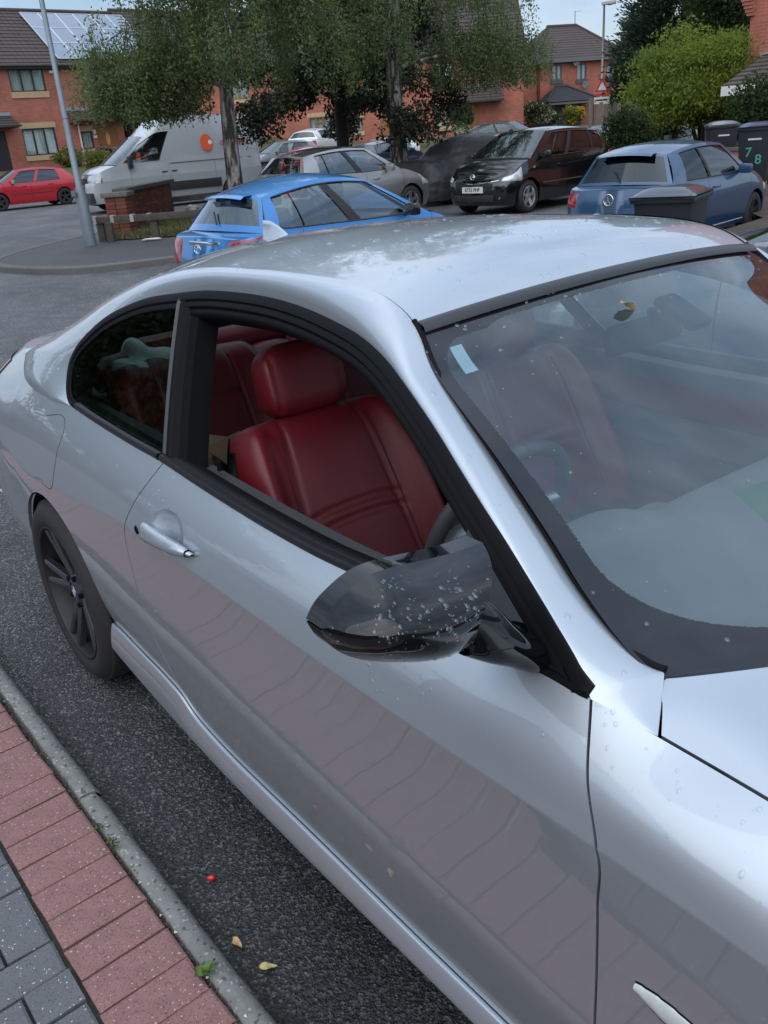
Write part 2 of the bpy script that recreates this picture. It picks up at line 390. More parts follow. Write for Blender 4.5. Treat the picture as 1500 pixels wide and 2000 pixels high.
# ---- window opening (plane of the side glass)
def plane_pt(x, z, h=0.0):
    n = np.array([0, -1, .6])/math.sqrt(1.36); x = np.asarray(x, float); z = np.asarray(z, float)
    return np.stack([x, -.80+.6*(z-.97), z], -1)-np.asarray(h, float)[..., None]*n
C0 = np.array([(.085, .980), (.033, .988), (-.013, 1.014), (-.052, 1.063), (-.056, 1.102), (-.022, 1.146), (.08, 1.209), (.192, 1.251), (.328, 1.286), (.473, 1.308), (.628, 1.327), (.775, 1.335), (.911, 1.337), (1.038, 1.332), (1.159, 1.320), (1.271, 1.303), (1.367, 1.277),
               (1.464, 1.237), (1.551, 1.198), (1.632, 1.158), (1.708, 1.121), (1.778, 1.088), (1.842, 1.056), (1.903, 1.025), (1.962, .994), (1.998, .967)])
OUT = np.array([(.06, -.806, .967), (-.10, -.80, .967), (-.30, -.790, .971), (-.55, -.745, .985), (-.72, -.685, 1.005), (-.62, -.61, 1.06), (-.40, -.565, 1.14), (-.13, -.545, 1.235), (.15, -.535, 1.312), (.40, -.538, 1.358), (.62, -.54, 1.381), (.80, -.54, 1.389), (.95, -.54, 1.393), (1.08, -.54, 1.391), (1.2, -.54, 1.383), (1.295, -.541, 1.364), (1.372, -.545, 1.326),
                (1.455, -.572, 1.258), (1.555, -.600, 1.206), (1.645, -.624, 1.161), (1.722, -.645, 1.120), (1.80, -.666, 1.078), (1.872, -.686, 1.038), (1.945, -.702, 1.005), (2.005, -.712, .988), (2.04, -.708, .985)])
TI = np.arange(len(C0)).astype(float)
T2S = np.array([.085, -.10, -.30, -.55, -.72])
tt = np.unique(np.concatenate([np.linspace(0, 4, 50), np.linspace(4, 25, 190)]))
c0 = plane_pt(*pchip(TI, C0, tt).T); ou = pchip(TI, OUT, tt)
mk = tt <= 4
ou[mk] = surf(np.interp(tt[mk], [0, 1, 2, 3, 4], T2S), np.ones(mk.sum()))
wv = np.linspace(0, 1, 22)
nb = np.array([0, -.80, .6])
bul = np.interp(tt, [0, 1, 4, 8, 14, 16, 20, 25], [0, .012, .022, .020, .020, .017, .015, .006])
PC = c0[:, None]*(1-wv)[None, :, None]+ou[:, None]*wv[None, :, None]+(bul[:, None]*(4*wv*(1-wv))[None])[..., None]*nb
# foot of the windscreen pillar, down to the wing seam
seamL = np.array([(1.998, -.801, .967), (2.040, -.793, .958), (2.085, -.785, .951)]); 
k = np.linspace(0, 1, 22); foot_o = pchip([0, .5, 1], np.array([(2.04, -.708, .985), (2.065, -.748, .966), (2.087, -.784, .951)]), np.linspace(0, 1, 12))
foot_i = pchip([0, .5, 1], seamL, np.linspace(0, 1, 12)); 
PFt = foot_i[:, None]*(1-wv)[None, :, None]+foot_o[:, None]*wv[None, :, None]
PFt = PFt+(4*wv*(1-wv))[None, :, None]*np.linspace(.006, 0, 12)[:, None, None]*nb
both_meshes = []
for sgn in (1, -1):
    vs, fs, off = [], [], 0
    for P, lips in ((PQ, 'rb'), (np.concatenate([PC, PFt[1:]]), 'r')):
        Q = P if sgn == 1 else mirror_y(P)
        V, F = sheet(Q, .012, inward=(0, sgn, 0), lips=lips); 
        if sgn < 0: F = F[:, ::-1]
        vs.append(V); fs.append(F+off); off += len(V)
    me = npmesh('side_panel', np.concatenate(vs), np.concatenate(fs)); recalc(me, sharp=1.0)
    side = link('side_panel', me, silver, car)
# ---- sill skirt
sx = np.concatenate([np.linspace(WX+ARCH+.005, WXF-ARCH-.005, 240)])
top = surf(sx, np.zeros(len(sx)))
zb = np.polyval(np.polyfit([.22, .396, .658, 1.05, 1.323, 1.611, 1.842, 2.3], [.272, .258, .234, .226, .238, .255, .262, .262], 4), sx)-.012
pr_ = np.array([(.000, 1.0, .010), (-.004, 1.0, -.002), (-.008, .97, 0), (-.014, .75, 0), (-.0195, .45, 0), (-.0225, .2, 0), (-.022, .06, 0), (-.014, -.04, 0), (.02, -.10, 0), (.10, -.10, 0)])
prs = pchip(np.arange(len(pr_)), pr_, np.linspace(0, len(pr_)-1, 40))
PS = np.stack([np.stack([top[:, 0], top[:, 1]+a, zb+(top[:, 2]-.0035-zb)*b+0*c_], -1) for a, b, c_ in prs], 1)
both('sill_skirt', PS, silver, flange=.01, lips='lr')
# ---- roof
ti = np.linspace(8, 16, 90); edge = pchip(TI, OUT, ti); edge[:, 2] -= .002
wl = np.sin(np.linspace(-1, 1, 81)*PI/2*.999)/math.sin(PI/2*.999)
def roofpt(e, w_, x0=.15, x1=1.372):
    f = np.clip((e[:, 0]-x0)/(x1-x0), 0, 1)
    bow = -.17*(1-f)**2+.045*f**2; crown = .040-.008*f
    q = 1-np.abs(w_)[None]**2.2
    return np.stack([e[:, 0][:, None]+bow[:, None]*q, -e[:, 1][:, None]*w_[None]*np.ones_like(q), e[:, 2][:, None]+crown[:, None]*q], -1)
ee = edge.copy(); ee[:, 1] += .004
RP = roofpt(ee, wl)
V, F = sheet(RP, .012, inward=(0, 0, -1)); me = npmesh('roof_panel', V, F); recalc(me, .8); link('roof_panel', me, silver, car)
# black rubber strip in the roof ditch, both sides, and along the screen head
for sgn in (1, -1):
    e = edge.copy(); e[:, 1] *= sgn; e[:, 2] -= .006
    MB().tube(e, .006, 6).obj('roof_ditch_seal', rubber, car, smooth=True)
hd = RP[-1].copy()
b = MB()
off = np.array([.012, 0, -.004]); 
prof = np.array([(-.004, .004), (.002, .0075), (.012, .008), (.022, .004), (.024, -.004)])
HS = np.stack([hd+np.array([px_, 0, pz_-.25*px_]) for px_, pz_ in prof], 1)
b.add(HS.reshape(-1, 3), gridf(len(hd), len(prof))); b.obj('screen_header_seal', mat('seal_grey', (.035, .037, .042), rough=.45), car, smooth=True)
# ---- windscreen
te = np.linspace(16, 25, 110); se = pchip(TI, OUT, te); se[:, 1] -= .006; se[:, 2] -= .006
sw = np.linspace(-1, 1, 141); fe = (te-16)/9
def screen(lift=0.0):
    q = 1-np.abs(sw)[None]**2.0; f = fe[:, None]
    x = se[:, 0][:, None]+(.045+f*.255)*q; y = -se[:, 1][:, None]*sw[None]; z = se[:, 2][:, None]+(.034+.0*f)*q+lift
    x = x+.018*(4*f*(1-f)); z = z+.012*(4*f*(1-f))
    return np.stack([x, y, z], -1)
WS = screen(); WS[:, :, 0] += 0; WSN = gnormals(WS); 
if WSN[..., 2].mean() < 0: WSN = -WSN
V, F = sheet(WS, 0); me = npmesh('windscreen', V, F)
uv = me.uv_layers.new(name='UVMap'); U = np.stack(np.broadcast_arrays(sw[None], fe[:, None]), -1).reshape(-1, 2)
li = np.zeros(len(me.loops), np.int32); me.loops.foreach_get('vertex_index', li); uv.data.foreach_set('uv', U[li].astype(np.float32).ravel())
gm = glass('windscreen_glass', (.82, .92, .92), ior=1.55, facing=.04, dirt=.012)
# printed black border (frit) with a dotted inner edge
n = gm.node_tree.nodes; l = gm.node_tree.links; o_ = n['Material Output']; src = o_.inputs[0].links[0].from_socket
fb = n.new('ShaderNodeBsdfPrincipled'); fb.inputs['Base Color'].default_value = (.012, .013, .016, 1); fb.inputs['Roughness'].default_value = .04; fb.inputs['IOR'].default_value = 1.62
tcn = n.new('ShaderNodeUVMap'); tcn.uv_map = 'UVMap'
spn = n.new('ShaderNodeSeparateXYZ'); l.new(tcn.outputs[0], spn.inputs[0])
def nm(op, a, b_=None, c_=None):
    k_ = n.new('ShaderNodeMath'); k_.operation = op
    for i_, v_ in enumerate((a, b_, c_)):
        if v_ is None: continue
        if isinstance(v_, (int, float)): k_.inputs[i_].default_value = v_
        else: l.new(v_, k_.inputs[i_])
    return k_.outputs[0]
au = nm('ABSOLUTE', spn.outputs[0])
# distance (rounded box) in a rough metric: half width .64 m, height .75 m
dx_ = nm('SUBTRACT', nm('MULTIPLY', au, .66), .440); dy_ = nm('SUBTRACT', nm('ABSOLUTE', nm('SUBTRACT', nm('MULTIPLY', spn.outputs[1], .76), .340)), .120)
dd = nm('SUBTRACT', nm('SQRT', nm('ADD', nm('POWER', nm('MAXIMUM', dx_, 0.0), 2.0), nm('POWER', nm('MAXIMUM', dy_, 0.0), 2.0))), .190)
du_ = nm('SUBTRACT', nm('MULTIPLY', au, .66), .571); dv_ = nm('SUBTRACT', nm('ABSOLUTE', nm('SUBTRACT', nm('MULTIPLY', spn.outputs[1], .76), .20)), .10)
d2_ = nm('SUBTRACT', nm('SQRT', nm('ADD', nm('POWER', nm('MAXIMUM', du_, 0.0), 2.0), nm('POWER', nm('MAXIMUM', dv_, 0.0), 2.0))), .06)
dd = nm('MINIMUM', dd, d2_)
vo = n.new('ShaderNodeTexVoronoi'); vo.inputs['Scale'].default_value = 420; l.new(n.new('ShaderNodeTexCoord').outputs['Object'], vo.inputs['Vector'])
edge_ = nm('GREATER_THAN', nm('ADD', dd, nm('MULTIPLY', nm('SUBTRACT', .40, vo.outputs['Distance']), .0035)), 0.0)
ms = n.new('ShaderNodeMixShader'); l.new(edge_, ms.inputs[0]); l.new(src, ms.inputs[1]); l.new(fb.outputs[0], ms.inputs[2]); l.new(ms.outputs[0], o_.inputs[0])
link('windscreen', me, gm, car)
# black rubber down both sides of the screen
for sgn in (1, -1):
    e = pchip(TI, OUT, np.linspace(15.9, 25, 80)); e[:, 1] += .004; e[:, 1] *= sgn; e[:, 2] -= .001
    MB().tube(e, .0065, 6).obj('screen_side_seal', rubber, car, smooth=True)
# scuttle panel under the foot of the screen
sc0 = WS[-1]; SCU = np.stack([sc0+np.array([dx, 0, dz]) for dx, dz in ((-.02, -.004), (.03, -.012), (.10, -.03), (.16, -.05))], 1)
SCU[..., 2] -= .012; link('scuttle', npmesh('scuttle', SCU.reshape(-1, 3), gridf(len(sc0), 4)), trim, car)
# ---- bonnet
bs = np.concatenate([np.linspace(2.09, 3.2, 80), np.linspace(3.2, 3.8, 30)[1:]])
bedge = surf(bs, np.ones(len(bs))); bedge[:, 1] += .006; bedge[0] = bedge[0]
BW = np.linspace(0, 1, 60); 
cen_x = np.interp(bs, [2.09, 3.2, 3.8], [2.43, 3.27, 3.318]); cen_z = np.interp(bs, [2.09, 2.4, 2.8, 3.2, 3.8], [1.000, .975, .925, .80, .716])
# rear edge of the bonnet follows the foot of the screen
wsb = WS[-1][:71]+np.array([.004, 0, -.001])          # right half, corner -> centre
rear = np.concatenate([np.array([bedge[0], bedge[0]*.55+wsb[0]*.45+np.array([0, 0, .003])]), wsb])
rk = np.concatenate([[0], np.cumsum(np.linalg.norm(np.diff(rear, axis=0), axis=1))]); rk /= rk[-1]
rear = pchip(rk, rear, BW)
nose = np.stack([np.array([bedge[-1]*0+np.array([bedge[-1][0], 0, bedge[-1][2]])])[0] for _ in BW])
BP = []
spine = lambda s_: np.array([np.interp(s_, [2.09, 2.6, 3.2, 3.8], [rear[-1][0], 2.72, 3.27, 3.318]), 0, np.interp(s_, [2.09, 2.3, 2.6, 2.9, 3.2, 3.5, 3.8], [rear[-1][2], .995, .965, .90, .80, .745, .716])])
for i, s_ in enumerate(bs):
    f = (s_-2.09)/(3.8-2.09); c_ = spine(s_); e_ = bedge[i]
    qz = 1-(1-BW)**2.2; qx = 1-(1-BW)**1.6
    flat = np.stack([e_[0]+(c_[0]-e_[0])*qx, e_[1]*(1-BW), e_[2]+(c_[2]-e_[2])*qz], -1)
    lin = np.stack([rear[:, 0]+(e_[0]-rear[0, 0])*(1-BW)+(c_[0]-rear[-1, 0])*BW, rear[:, 1]*(e_[1]/rear[0, 1]), rear[:, 2]+(e_[2]-rear[0, 2])*(1-BW)+(c_[2]-rear[-1, 2])*BW], -1)
    k_ = math.exp(-(f/.12)**2); BP.append(lin*k_+flat*(1-k_))
BP = np.stack(BP)
for sgn in (1, -1):
    Q = BP if sgn == 1 else mirror_y(BP)
    V, F = sheet(Q, .012, inward=(0, 0, -1), lips='lb')
    (lambda V, F: None)(V, F)
    if sgn == 1: bv, bf = V, F
    else: me = npmesh('bonnet', np.concatenate([bv, V]), np.concatenate([bf, F[:, ::-1]+len(bv)])); recalc(me, 1.0); link('bonnet', me, silver, car)
# ---- boot lid and rear screen
rs = np.linspace(-1.62, -.72, 40); redge = surf(rs, np.ones(len(rs)))
q = np.linspace(0, 1, 30); rcx = np.interp(rs, [-1.62, -.72], [-1.13, -.60]); rcz = np.interp(rs, [-1.62, -1.2, -.72], [1.008, 1.018, 1.03])
BD = np.stack([np.stack([redge[:, 0]+(rcx-redge[:, 0])*(1-(1-a)**2), redge[:, 1]*(1-a), redge[:, 2]+(rcz-redge[:, 2])*(1-(1-a)**2.5)], -1) for a in q], 1)
me = npmesh('boot_lid', np.concatenate([BD.reshape(-1, 3), mirror_y(BD).reshape(-1, 3)]), np.concatenate([gridf(40, 30), gridf(40, 30)[:, ::-1]+1200])); recalc(me, 1.0); link('boot_lid', me, silver, car)
tr_ = np.linspace(4, 8, 50); re = pchip(TI, OUT, tr_); re[:, 1] += .003; rw = np.linspace(-1, 1, 61); fr_ = (tr_-4)/4
rq = 1-np.abs(rw)[None]**2
RW = np.stack([re[:, 0][:, None]+(-.03-.14*fr_[:, None])*rq*1.0, -re[:, 1][:, None]*rw[None], re[:, 2][:, None]+.034*rq], -1)
link('rear_screen', npmesh('rear_screen', RW.reshape(-1, 3), gridf(50, 61)), glass('rear_glass', (.42, .52, .50), ior=1.5, facing=.02), car)
# ---- shark fin aerial
fin = MB(); P = []
for f in np.linspace(0, 1, 24):          # 0 tail .. 1 nose
    hgt = .060*min(1, (f/.10)**.6 if f < .10 else 1)*(1-f**1.7)**.9+.001; wd = .030*(1-.75*f**3)*min(1, .55+f*2)+.002
    a = np.linspace(-1, 1, 15); P.append(np.stack([np.full(15, f*.165-.035*(hgt/.06)*(1-np.abs(a))*(f < .2)), a*wd, hgt*(1-np.abs(a)**.8)], -1))
P = np.stack(P); fin.add(P.reshape(-1, 3)+np.array([-.055, 0, 1.352]), gridf(24, 15)); me = fin.mesh('aerial_fin', True); link('aerial_fin', me, silver, car)
# ---- window frames and glass (both sides)
loop = np.concatenate([C0, np.array([(1.811, .965), (1.509, .961), (1.381, .956), (1.24, .955), (1.076, .957), (.883, .962), (.703, .968), (.531, .969), (.238, .975)])])
ks = np.arange(len(loop)+1); lp = pchip(ks, np.concatenate([loop, loop[:1]]), np.linspace(0, len(loop), 300)[:-1])
lp[:, 0] += 0
def off2(P, d):
    T = np.roll(P, -1, 0)-np.roll(P, 1, 0); T /= np.linalg.norm(T, axis=1)[:, None]+1e-9
    nrm = np.stack([T[:, 1], -T[:, 0]], -1)          # loop runs up the back and forward over the top: inside is to its right
    Q = P+nrm*(d*(1-.48*np.clip(nrm[:, 1], 0, 1)))[:, None]     # slimmer along the waist
    Q[:, 0] = np.minimum(Q[:, 0], loop[:, 0].max()-1.9*abs(d)); return Q
def ringstrip(specs):
    rings = [plane_pt(*off2(lp, d).T, h) for d, h in specs]
    return np.stack(rings, 1)
def loopobj(name, specs, m, msk=None):
    P = ringstrip(specs); n_ = len(P); F = gridf(n_, P.shape[1], cu=True)
    for sgn in (1, -1):
        Q = P if sgn == 1 else mirror_y(P); me = npmesh(name, Q.reshape(-1, 3), F if sgn == 1 else F[:, ::-1]); recalc(me, .8); link(name, me, m, car)
loopobj('window_trim', [(-.002, .010), (-.002, -.002), (.003, -.004), (.016, -.003), (.019, .004)], trim)
loopobj('window_rubber', [(.018, .003), (.022, .001), (.030, .002), (.034, .010), (.036, .03)], rubber)
loopobj('window_frame', [(.034, .010), (.040, .008), (.046, .011), (.050, .022), (.052, .05)], rubber)
# quarter glass and pillar strip
def pillar_x(z, f): return np.interp(z, [.979, 1.29], [.711+f, .520+f])
inner = off2(lp, .020)
poly = [p for p in inner if p[0] < pillar_x(p[1], 0)]
i0 = None
def glass_poly(pts, name, m, h, close=True):
    bm = bmesh.new(); vs = [bm.verts.new(p) for p in pts]; f_ = bm.faces.new(vs); bmesh.ops.triangulate(bm, faces=[f_])
    me = bpy.data.meshes.new(name); bm.to_mesh(me); bm.free()
    for p in me.polygons: p.use_smooth = True
    return link(name, me, m, car)
def cut_poly(d, cond):
    P = off2(lp, d); k_ = np.array([cond(p) for p in P]); j = np.where(k_ & ~np.roll(k_, 1))[0][0]; P = np.roll(P, -j, 0); k_ = np.roll(k_, -j); return P[k_]
qg = cut_poly(.022, lambda p: p[0] < pillar_x(p[1], -.008))
qglass = glass('quarter_glass', (.40, .48, .46), ior=1.5, facing=.03)
for sgn in (1, -1):
    pts = plane_pt(*qg.T, .004); pts[:, 1] *= sgn; glass_poly(pts, 'quarter_window', qglass, 0)
# black band round the quarter glass edge (printed border)
P = np.stack([plane_pt(*off2(lp, d).T, .0025) for d in (.020, .033)], 1)
k_ = np.array([p[0] < pillar_x(p[1], -.008) for p in off2(lp, .03)]); j = np.where(k_ & ~np.roll(k_, 1))[0][0]; P = np.roll(P, -j, 0)[np.roll(k_, -j)]
for sgn in (1, -1):
    Q = P if sgn == 1 else mirror_y(P); link('glass_border', npmesh('glass_border', Q.reshape(-1, 3), gridf(len(Q), 2)), mat('glass_border', (.008, .008, .009), rough=.05), car)
# B pillar: chrome-grey edge, seals, then the deep door shut face
zz_ = np.linspace(.985, 1.300, 30)
def pil(d0, h0): return plane_pt(pillar_x(zz_, 0)+d0-.02*(4*((zz_-.985)/.315)*(1-(zz_-.985)/.315))*.5, zz_, h0)
for name, sp, m in (('pillar_edge', [(-.012, .006), (-.010, -.003), (-.003, -.004), (.001, .004)], mat('pillar_edge', (.05, .052, .056), rough=.3)),
                    ('pillar_seal', [(.001, .004), (.006, -.001), (.020, -.001), (.026, .006), (.030, .002), (.042, .003), (.048, .012)], rubber),
                    ('pillar_shut_face', [(.048, .012), (.075, .020), (.078, .045), (.082, .06), (.082, .075)], lining)):
    P = np.stack([pil(*s_) for s_ in sp], 1)
    for sgn in (1, -1):
        Q = P if sgn == 1 else mirror_y(P); me = npmesh(name, Q.reshape(-1, 3), gridf(len(Q), len(sp))); recalc(me, .9); link(name, me, m, car)
# raised door glass on the far side
dg = cut_poly(.03, lambda p: p[0] > pillar_x(p[1], .05)); pts = plane_pt(*dg.T, .012); pts[:, 1] *= -1; glass_poly(pts, 'door_window', glass('door_glass', (.72, .82, .80), ior=1.5), 0)
# waist mouldings along the foot of the windows
mxs = np.linspace(.10, 1.955, 150); zb_ = pchip(T7s, T7p, mxs)[:, 2]
prof = [(-.004, -.0005), (.004, -.0075), (.012, -.010), (.020, -.0085), (.024, -.002), (.028, .004), (.034, .004), (.040, .012), (.042, .05)]
tp = np.clip((1.965-mxs)/.25, .05, 1)
P = np.stack([plane_pt(mxs, zb_+dz_*.58*tp, hh*tp) for dz_, hh in prof], 1)
for a_, b_ in ((0, 48), (48, 150)):
    g_ = .0015
    for sgn in (1, -1):
        Q = P[a_:b_] if sgn == 1 else mirror_y(P[a_:b_]); me = npmesh('waist_moulding', Q.reshape(-1, 3), gridf(len(Q), len(prof))); recalc(me, .9); link('waist_moulding', me, mat('waist_satin', (.018, .018, .020), rough=.4, spec=.25), car)
# mirror sail panels
sp_ = cut_poly(.038, lambda p: p[0] > 1.688)
for sgn in (1, -1):
    pts = plane_pt(*sp_.T, .006); pts[:, 1] *= sgn; glass_poly(pts, 'mirror_sail', blackgloss, 0)
# ---- door mirrors
def mirror_parts(sgn):
    ty = np.array([0, .03, .10, .22, .40, .60, .80, 1.0]); 
    nt_, na = 60, 44
    tau = np.sin(np.linspace(0, 1, nt_)*PI/2)**1.0*0+np.linspace(0, 1, nt_)**2.0
    a = np.linspace(0, PI, na)                       # over the top, round the front, to the bottom
    ztop = pchip([0, .03, .13, .27, .45, .64, .85, 1.0], [1.131, 1.142, 1.159, 1.171, 1.168, 1.159, 1.151, 1.149], tau)
    zbot = pchip([0, .03, .08, .18, .33, .67, 1.0], [1.128, 1.107, 1.089, 1.066, 1.043, 1.008, 1.003], tau)
    dep = pchip([0, .02, .07, .18, .40, .70, 1.0], [.003, .026, .050, .074, .092, .098, .090], tau)
    y0 = -1.094
    v = (1-np.cos(a))/2                              # 0 top .. 1 bottom
    yin = pchip([0, .10, .22, .40, .60, .80, 1.0], [-.836, -.880, -.918, -.930, -.912, -.872, -.822], v)
    P = np.zeros((nt_, na, 3))
    sa = np.sin(a)
    xb = 1.842
    front = pchip([0, .04, .12, .30, .50, .70, .85, .95, 1.0], [0, .42, .78, 1.0, .86, .56, .30, .12, 0], v)
    for j in range(na):
        P[:, j, 0] = xb+dep*front[j]+.012*tau*0
        P[:, j, 1] = y0+(yin[j]-y0)*tau
        zm = ztop+(zbot-ztop)*v[j]
        P[:, j, 2] = zm-.012*(1-v[j])*front[j]*0
    for _ in range(10):
        P[1:-1] = .25*P[:-2]+.5*P[1:-1]+.25*P[2:]; P[:, 1:-1] = .25*P[:, :-2]+.5*P[:, 1:-1]+.25*P[:, 2:]
    # lower lip (black line) splits cap and base
    out = []
    cut = 35
    for nm_, sl, m in (('mirror_cap', slice(0, cut+1), blackgloss), ('mirror_housing', slice(cut, na), mat('mirror_base', (.010, .010, .011), rough=.25))):
        Q = P[:, sl].copy()
        Q[..., 1] *= sgn; V, F = sheet(Q, .003, inward=(-1, 0, 0), lips=''); me = npmesh(nm_, V, F if sgn > 0 else F[:, ::-1]); recalc(me, 1.0); out.append(link(nm_, me, m, car))
    # rear rim and mirror glass
    ring = np.concatenate([P[:, 0], P[::-1, -1]]); ring2 = ring.copy(); ring2[:, 0] -= .03; c_ = ring.mean(0); ring3 = c_+(ring2-c_)*np.array([1, .9, .86]); ring3[:, 0] = ring2[:, 0]; ring4 = ring3.copy(); ring4[:, 0] += .012
    R = np.stack([ring, ring2, ring3, ring4], 1)
    R[..., 1] *= sgn; me = npmesh('mirror_rim', R.reshape(-1, 3), gridf(len(ring), 4)); recalc(me, .9); link('mirror_rim', me, blackgloss, car)
    g = ring4.copy(); g[:, 1] *= sgn; half = len(g)//2
    G = np.stack([g[:half], g[:half-1:-1]], 1); link('mirror_glass', npmesh('mirror_glass', G.reshape(-1, 3), gridf(half, 2)), mat('mirror_silver', (.8, .82, .84), rough=.01, metal=1), car)
    # arm from the door to the housing
    K = [(-.795, .985, 1.862, .060, .030), (-.820, 1.000, 1.868, .058, .034), (-.850, 1.028, 1.872, .055, .040), (-.885, 1.060, 1.876, .05, .050), (-.92, 1.085, 1.876, .04, .05)]
    K = pchip(np.arange(5), np.array(K), np.linspace(0, 4, 24)); th = np.linspace(0, 2*PI, 24, endpoint=False)
    A = np.stack([np.stack([k[2]+k[3]*np.sign(np.cos(th))*np.abs(np.cos(th))**.7, np.full(24, k[0]), k[1]+k[4]*np.sign(np.sin(th))*np.abs(np.sin(th))**.8], -1) for k in K], 0)
    A[..., 1] *= sgn; Fg = gridf(24, 24).copy()
    i = np.arange(23)[:, None]; j = np.arange(24)[None]; j2 = (j+1) % 24
    me = npmesh('mirror_arm', A.reshape(-1, 3), np.stack([i*24+j, (i+1)*24+j, (i+1)*24+j2, i*24+j2], -1).reshape(-1, 4)); recalc(me, 1.2); link('mirror_arm', me, blackgloss, car)
    return P
MIRP = mirror_parts(1); mirror_parts(-1)
# ---- door handles
def surf_xz(x, z):
    v = np.linspace(0, 1, 500); R = surf(np.full(500, x), v); k = np.searchsorted(R[:, 2], z); return R[min(k, 499)]
hc = surf_xz(.835, .835); hn = np.array([0, -.93, .36])
for sgn in (1, -1):
    # bar
    L_ = np.linspace(-.118, .145, 40); Q = []
    for x in L_:
        f = (x+.118)/.263
        hh = pchip([0, .03, .12, .30, .6, .85, 1.0], [.004, .016, .021, .020, .017, .013, .003], np.array([f]))[0]
        lift = pchip([0, .05, .2, .6, .9, 1.0], [.012, .022, .030, .034, .026, .012], np.array([f]))[0]
        s0 = surf_xz(.84+x, .832+.02*(f-.5))
        th = np.linspace(0, 2*PI, 20, endpoint=False)
        un = hn; uz = np.array([0, .36, .93])
        Q.append(s0+un*(lift*.55+.45*lift*np.cos(th)[:, None])+uz*(hh*np.sin(th)[:, None]))
    Q = np.stack(Q, 0)
    Q[..., 1] *= sgn; i = np.arange(39)[:, None]; j = np.arange(20)[None]; j2 = (j+1) % 20
    me = npmesh('door_handle', Q.reshape(-1, 3), np.stack([i*20+j, (i+1)*20+j, (i+1)*20+j2, i*20+j2], -1).reshape(-1, 4)); recalc(me, 1.3)
    h_ = link('door_handle', me, silver, doors[0 if sgn > 0 else 1])
    if sgn > 0:
        lk = surf_xz(.742, .826)+hn*.026; b = MB(); b.lathe([(0, 0), (.011, 0), (.012, -.004)], 20, 'y', lk); b.obj('lock_barrel', mat('lock_metal', (.25, .26, .27), rough=.3, metal=1), h_, smooth=True)
        b = MB(); b.tube([lk+np.array([0, -.004, 0])+np.array([.008*math.cos(q), 0, .008*math.sin(q)]) for q in np.linspace(0, 2*PI, 20)], .0022, 6); b.obj('lock_ring', lining, h_, smooth=True)
        # gasket line at the front end of the grip
        g_ = Q[37].copy(); b = MB(); b.tube(np.concatenate([g_, g_[:1]]), .0022, 6); b.obj('handle_gasket', lining, h_, smooth=True)
# ---- fuel flap outline as a thin dark ribbon, side repeater as a lens
def ribbon(pts, wd, lift, name, m, parent=car, n=60):
    """thin ribbon lying on the body side; pts are (s, v)"""
    p = pchip(np.arange(len(pts)), np.array(pts), np.linspace(0, len(pts)-1, n)); A = surf(p[:, 0], p[:, 1]); A = A+np.array([0, -lift, 0])
    b = MB(); b.tube(A, wd, 5); return b.obj(name, m, parent, smooth=True)
ribbon([(-.10, .93), (.0, .955), (.055, .945), (.075, .90), (.055, .82), (.02, .725), (-.02, .665), (-.06, .655), (-.11, .665)], .0016, -.0006, 'fuel_flap_gap', mat('gap_dark', (.03, .031, .033), rough=.6))
ind = []
for f in np.linspace(0, 1, 30):
    x = 2.145+.135*f; hh = .019*math.sin(PI*min(1, f*.93+.05))**.6
    c_ = surf_xz(x, .652-.010*f); th = np.linspace(0, 2*PI, 16, endpoint=False)
    ind.append(c_+np.stack([0*th, -.006*np.abs(np.cos(th))*np.sign(np.cos(th)), hh*np.sin(th)], -1))
ind = np.stack(ind); i = np.arange(29)[:, None]; j = np.arange(16)[None]; j2 = (j+1) % 16
me = npmesh('side_repeater', ind.reshape(-1, 3), np.stack([i*16+j, (i+1)*16+j, (i+1)*16+j2, i*16+j2], -1).reshape(-1, 4)); recalc(me, 1.3)
lensw = mat('lens_clear', (.62, .64, .63), rough=.08, coat=1, noise=(60, .5, (.45, .47, .47)))
link('side_repeater', me, lensw, fenders[0])
b = MB(); rr_ = pchip(np.arange(len(ind)), ind[:, 4], np.linspace(0, 29, 30)); rr2 = ind[::-1, 12]; b.tube(np.concatenate([rr_, rr2, rr_[:1]])+np.array([0, .001, 0]), .0028, 5); b.obj('repeater_seal', rubber, fenders[0], smooth=True)
# ---- tail lamps and head lamps: patches proud of the body
def lamp(name, s0, s1, va, vb, m, lift=.004, taper=(0, 0)):
    s_ = np.linspace(s0, s1, 24); f = (s_-s0)/(s1-s0); lo = va+taper[0]*f; hi = vb+taper[1]*f
    P = np.stack([surf(s_, lo+(hi-lo)*g) for g in np.linspace(0, 1, 12)], 1); n_ = gnormals(P); c_ = np.array([1.1, 0, .6])
    if np.sum(n_*(P-c_)) < 0: n_ = -n_
    P = P+n_*lift
    for sgn in (1, -1):
        Q = P if sgn > 0 else mirror_y(P); me = npmesh(name, Q.reshape(-1, 3), gridf(24, 12)); recalc(me); link(name, me, m, car)
redlens = mat('red_lens', (.30, .008, .010), rough=.08, coat=1, noise=(22, .7, (.16, .005, .007)))
lamp('tail_lamp', -1.52, -.86, .64, .97, redlens, taper=(.08, -.02))
lamp('head_lamp', 3.05, 3.62, .62, .93, lensw, taper=(.0, .0))
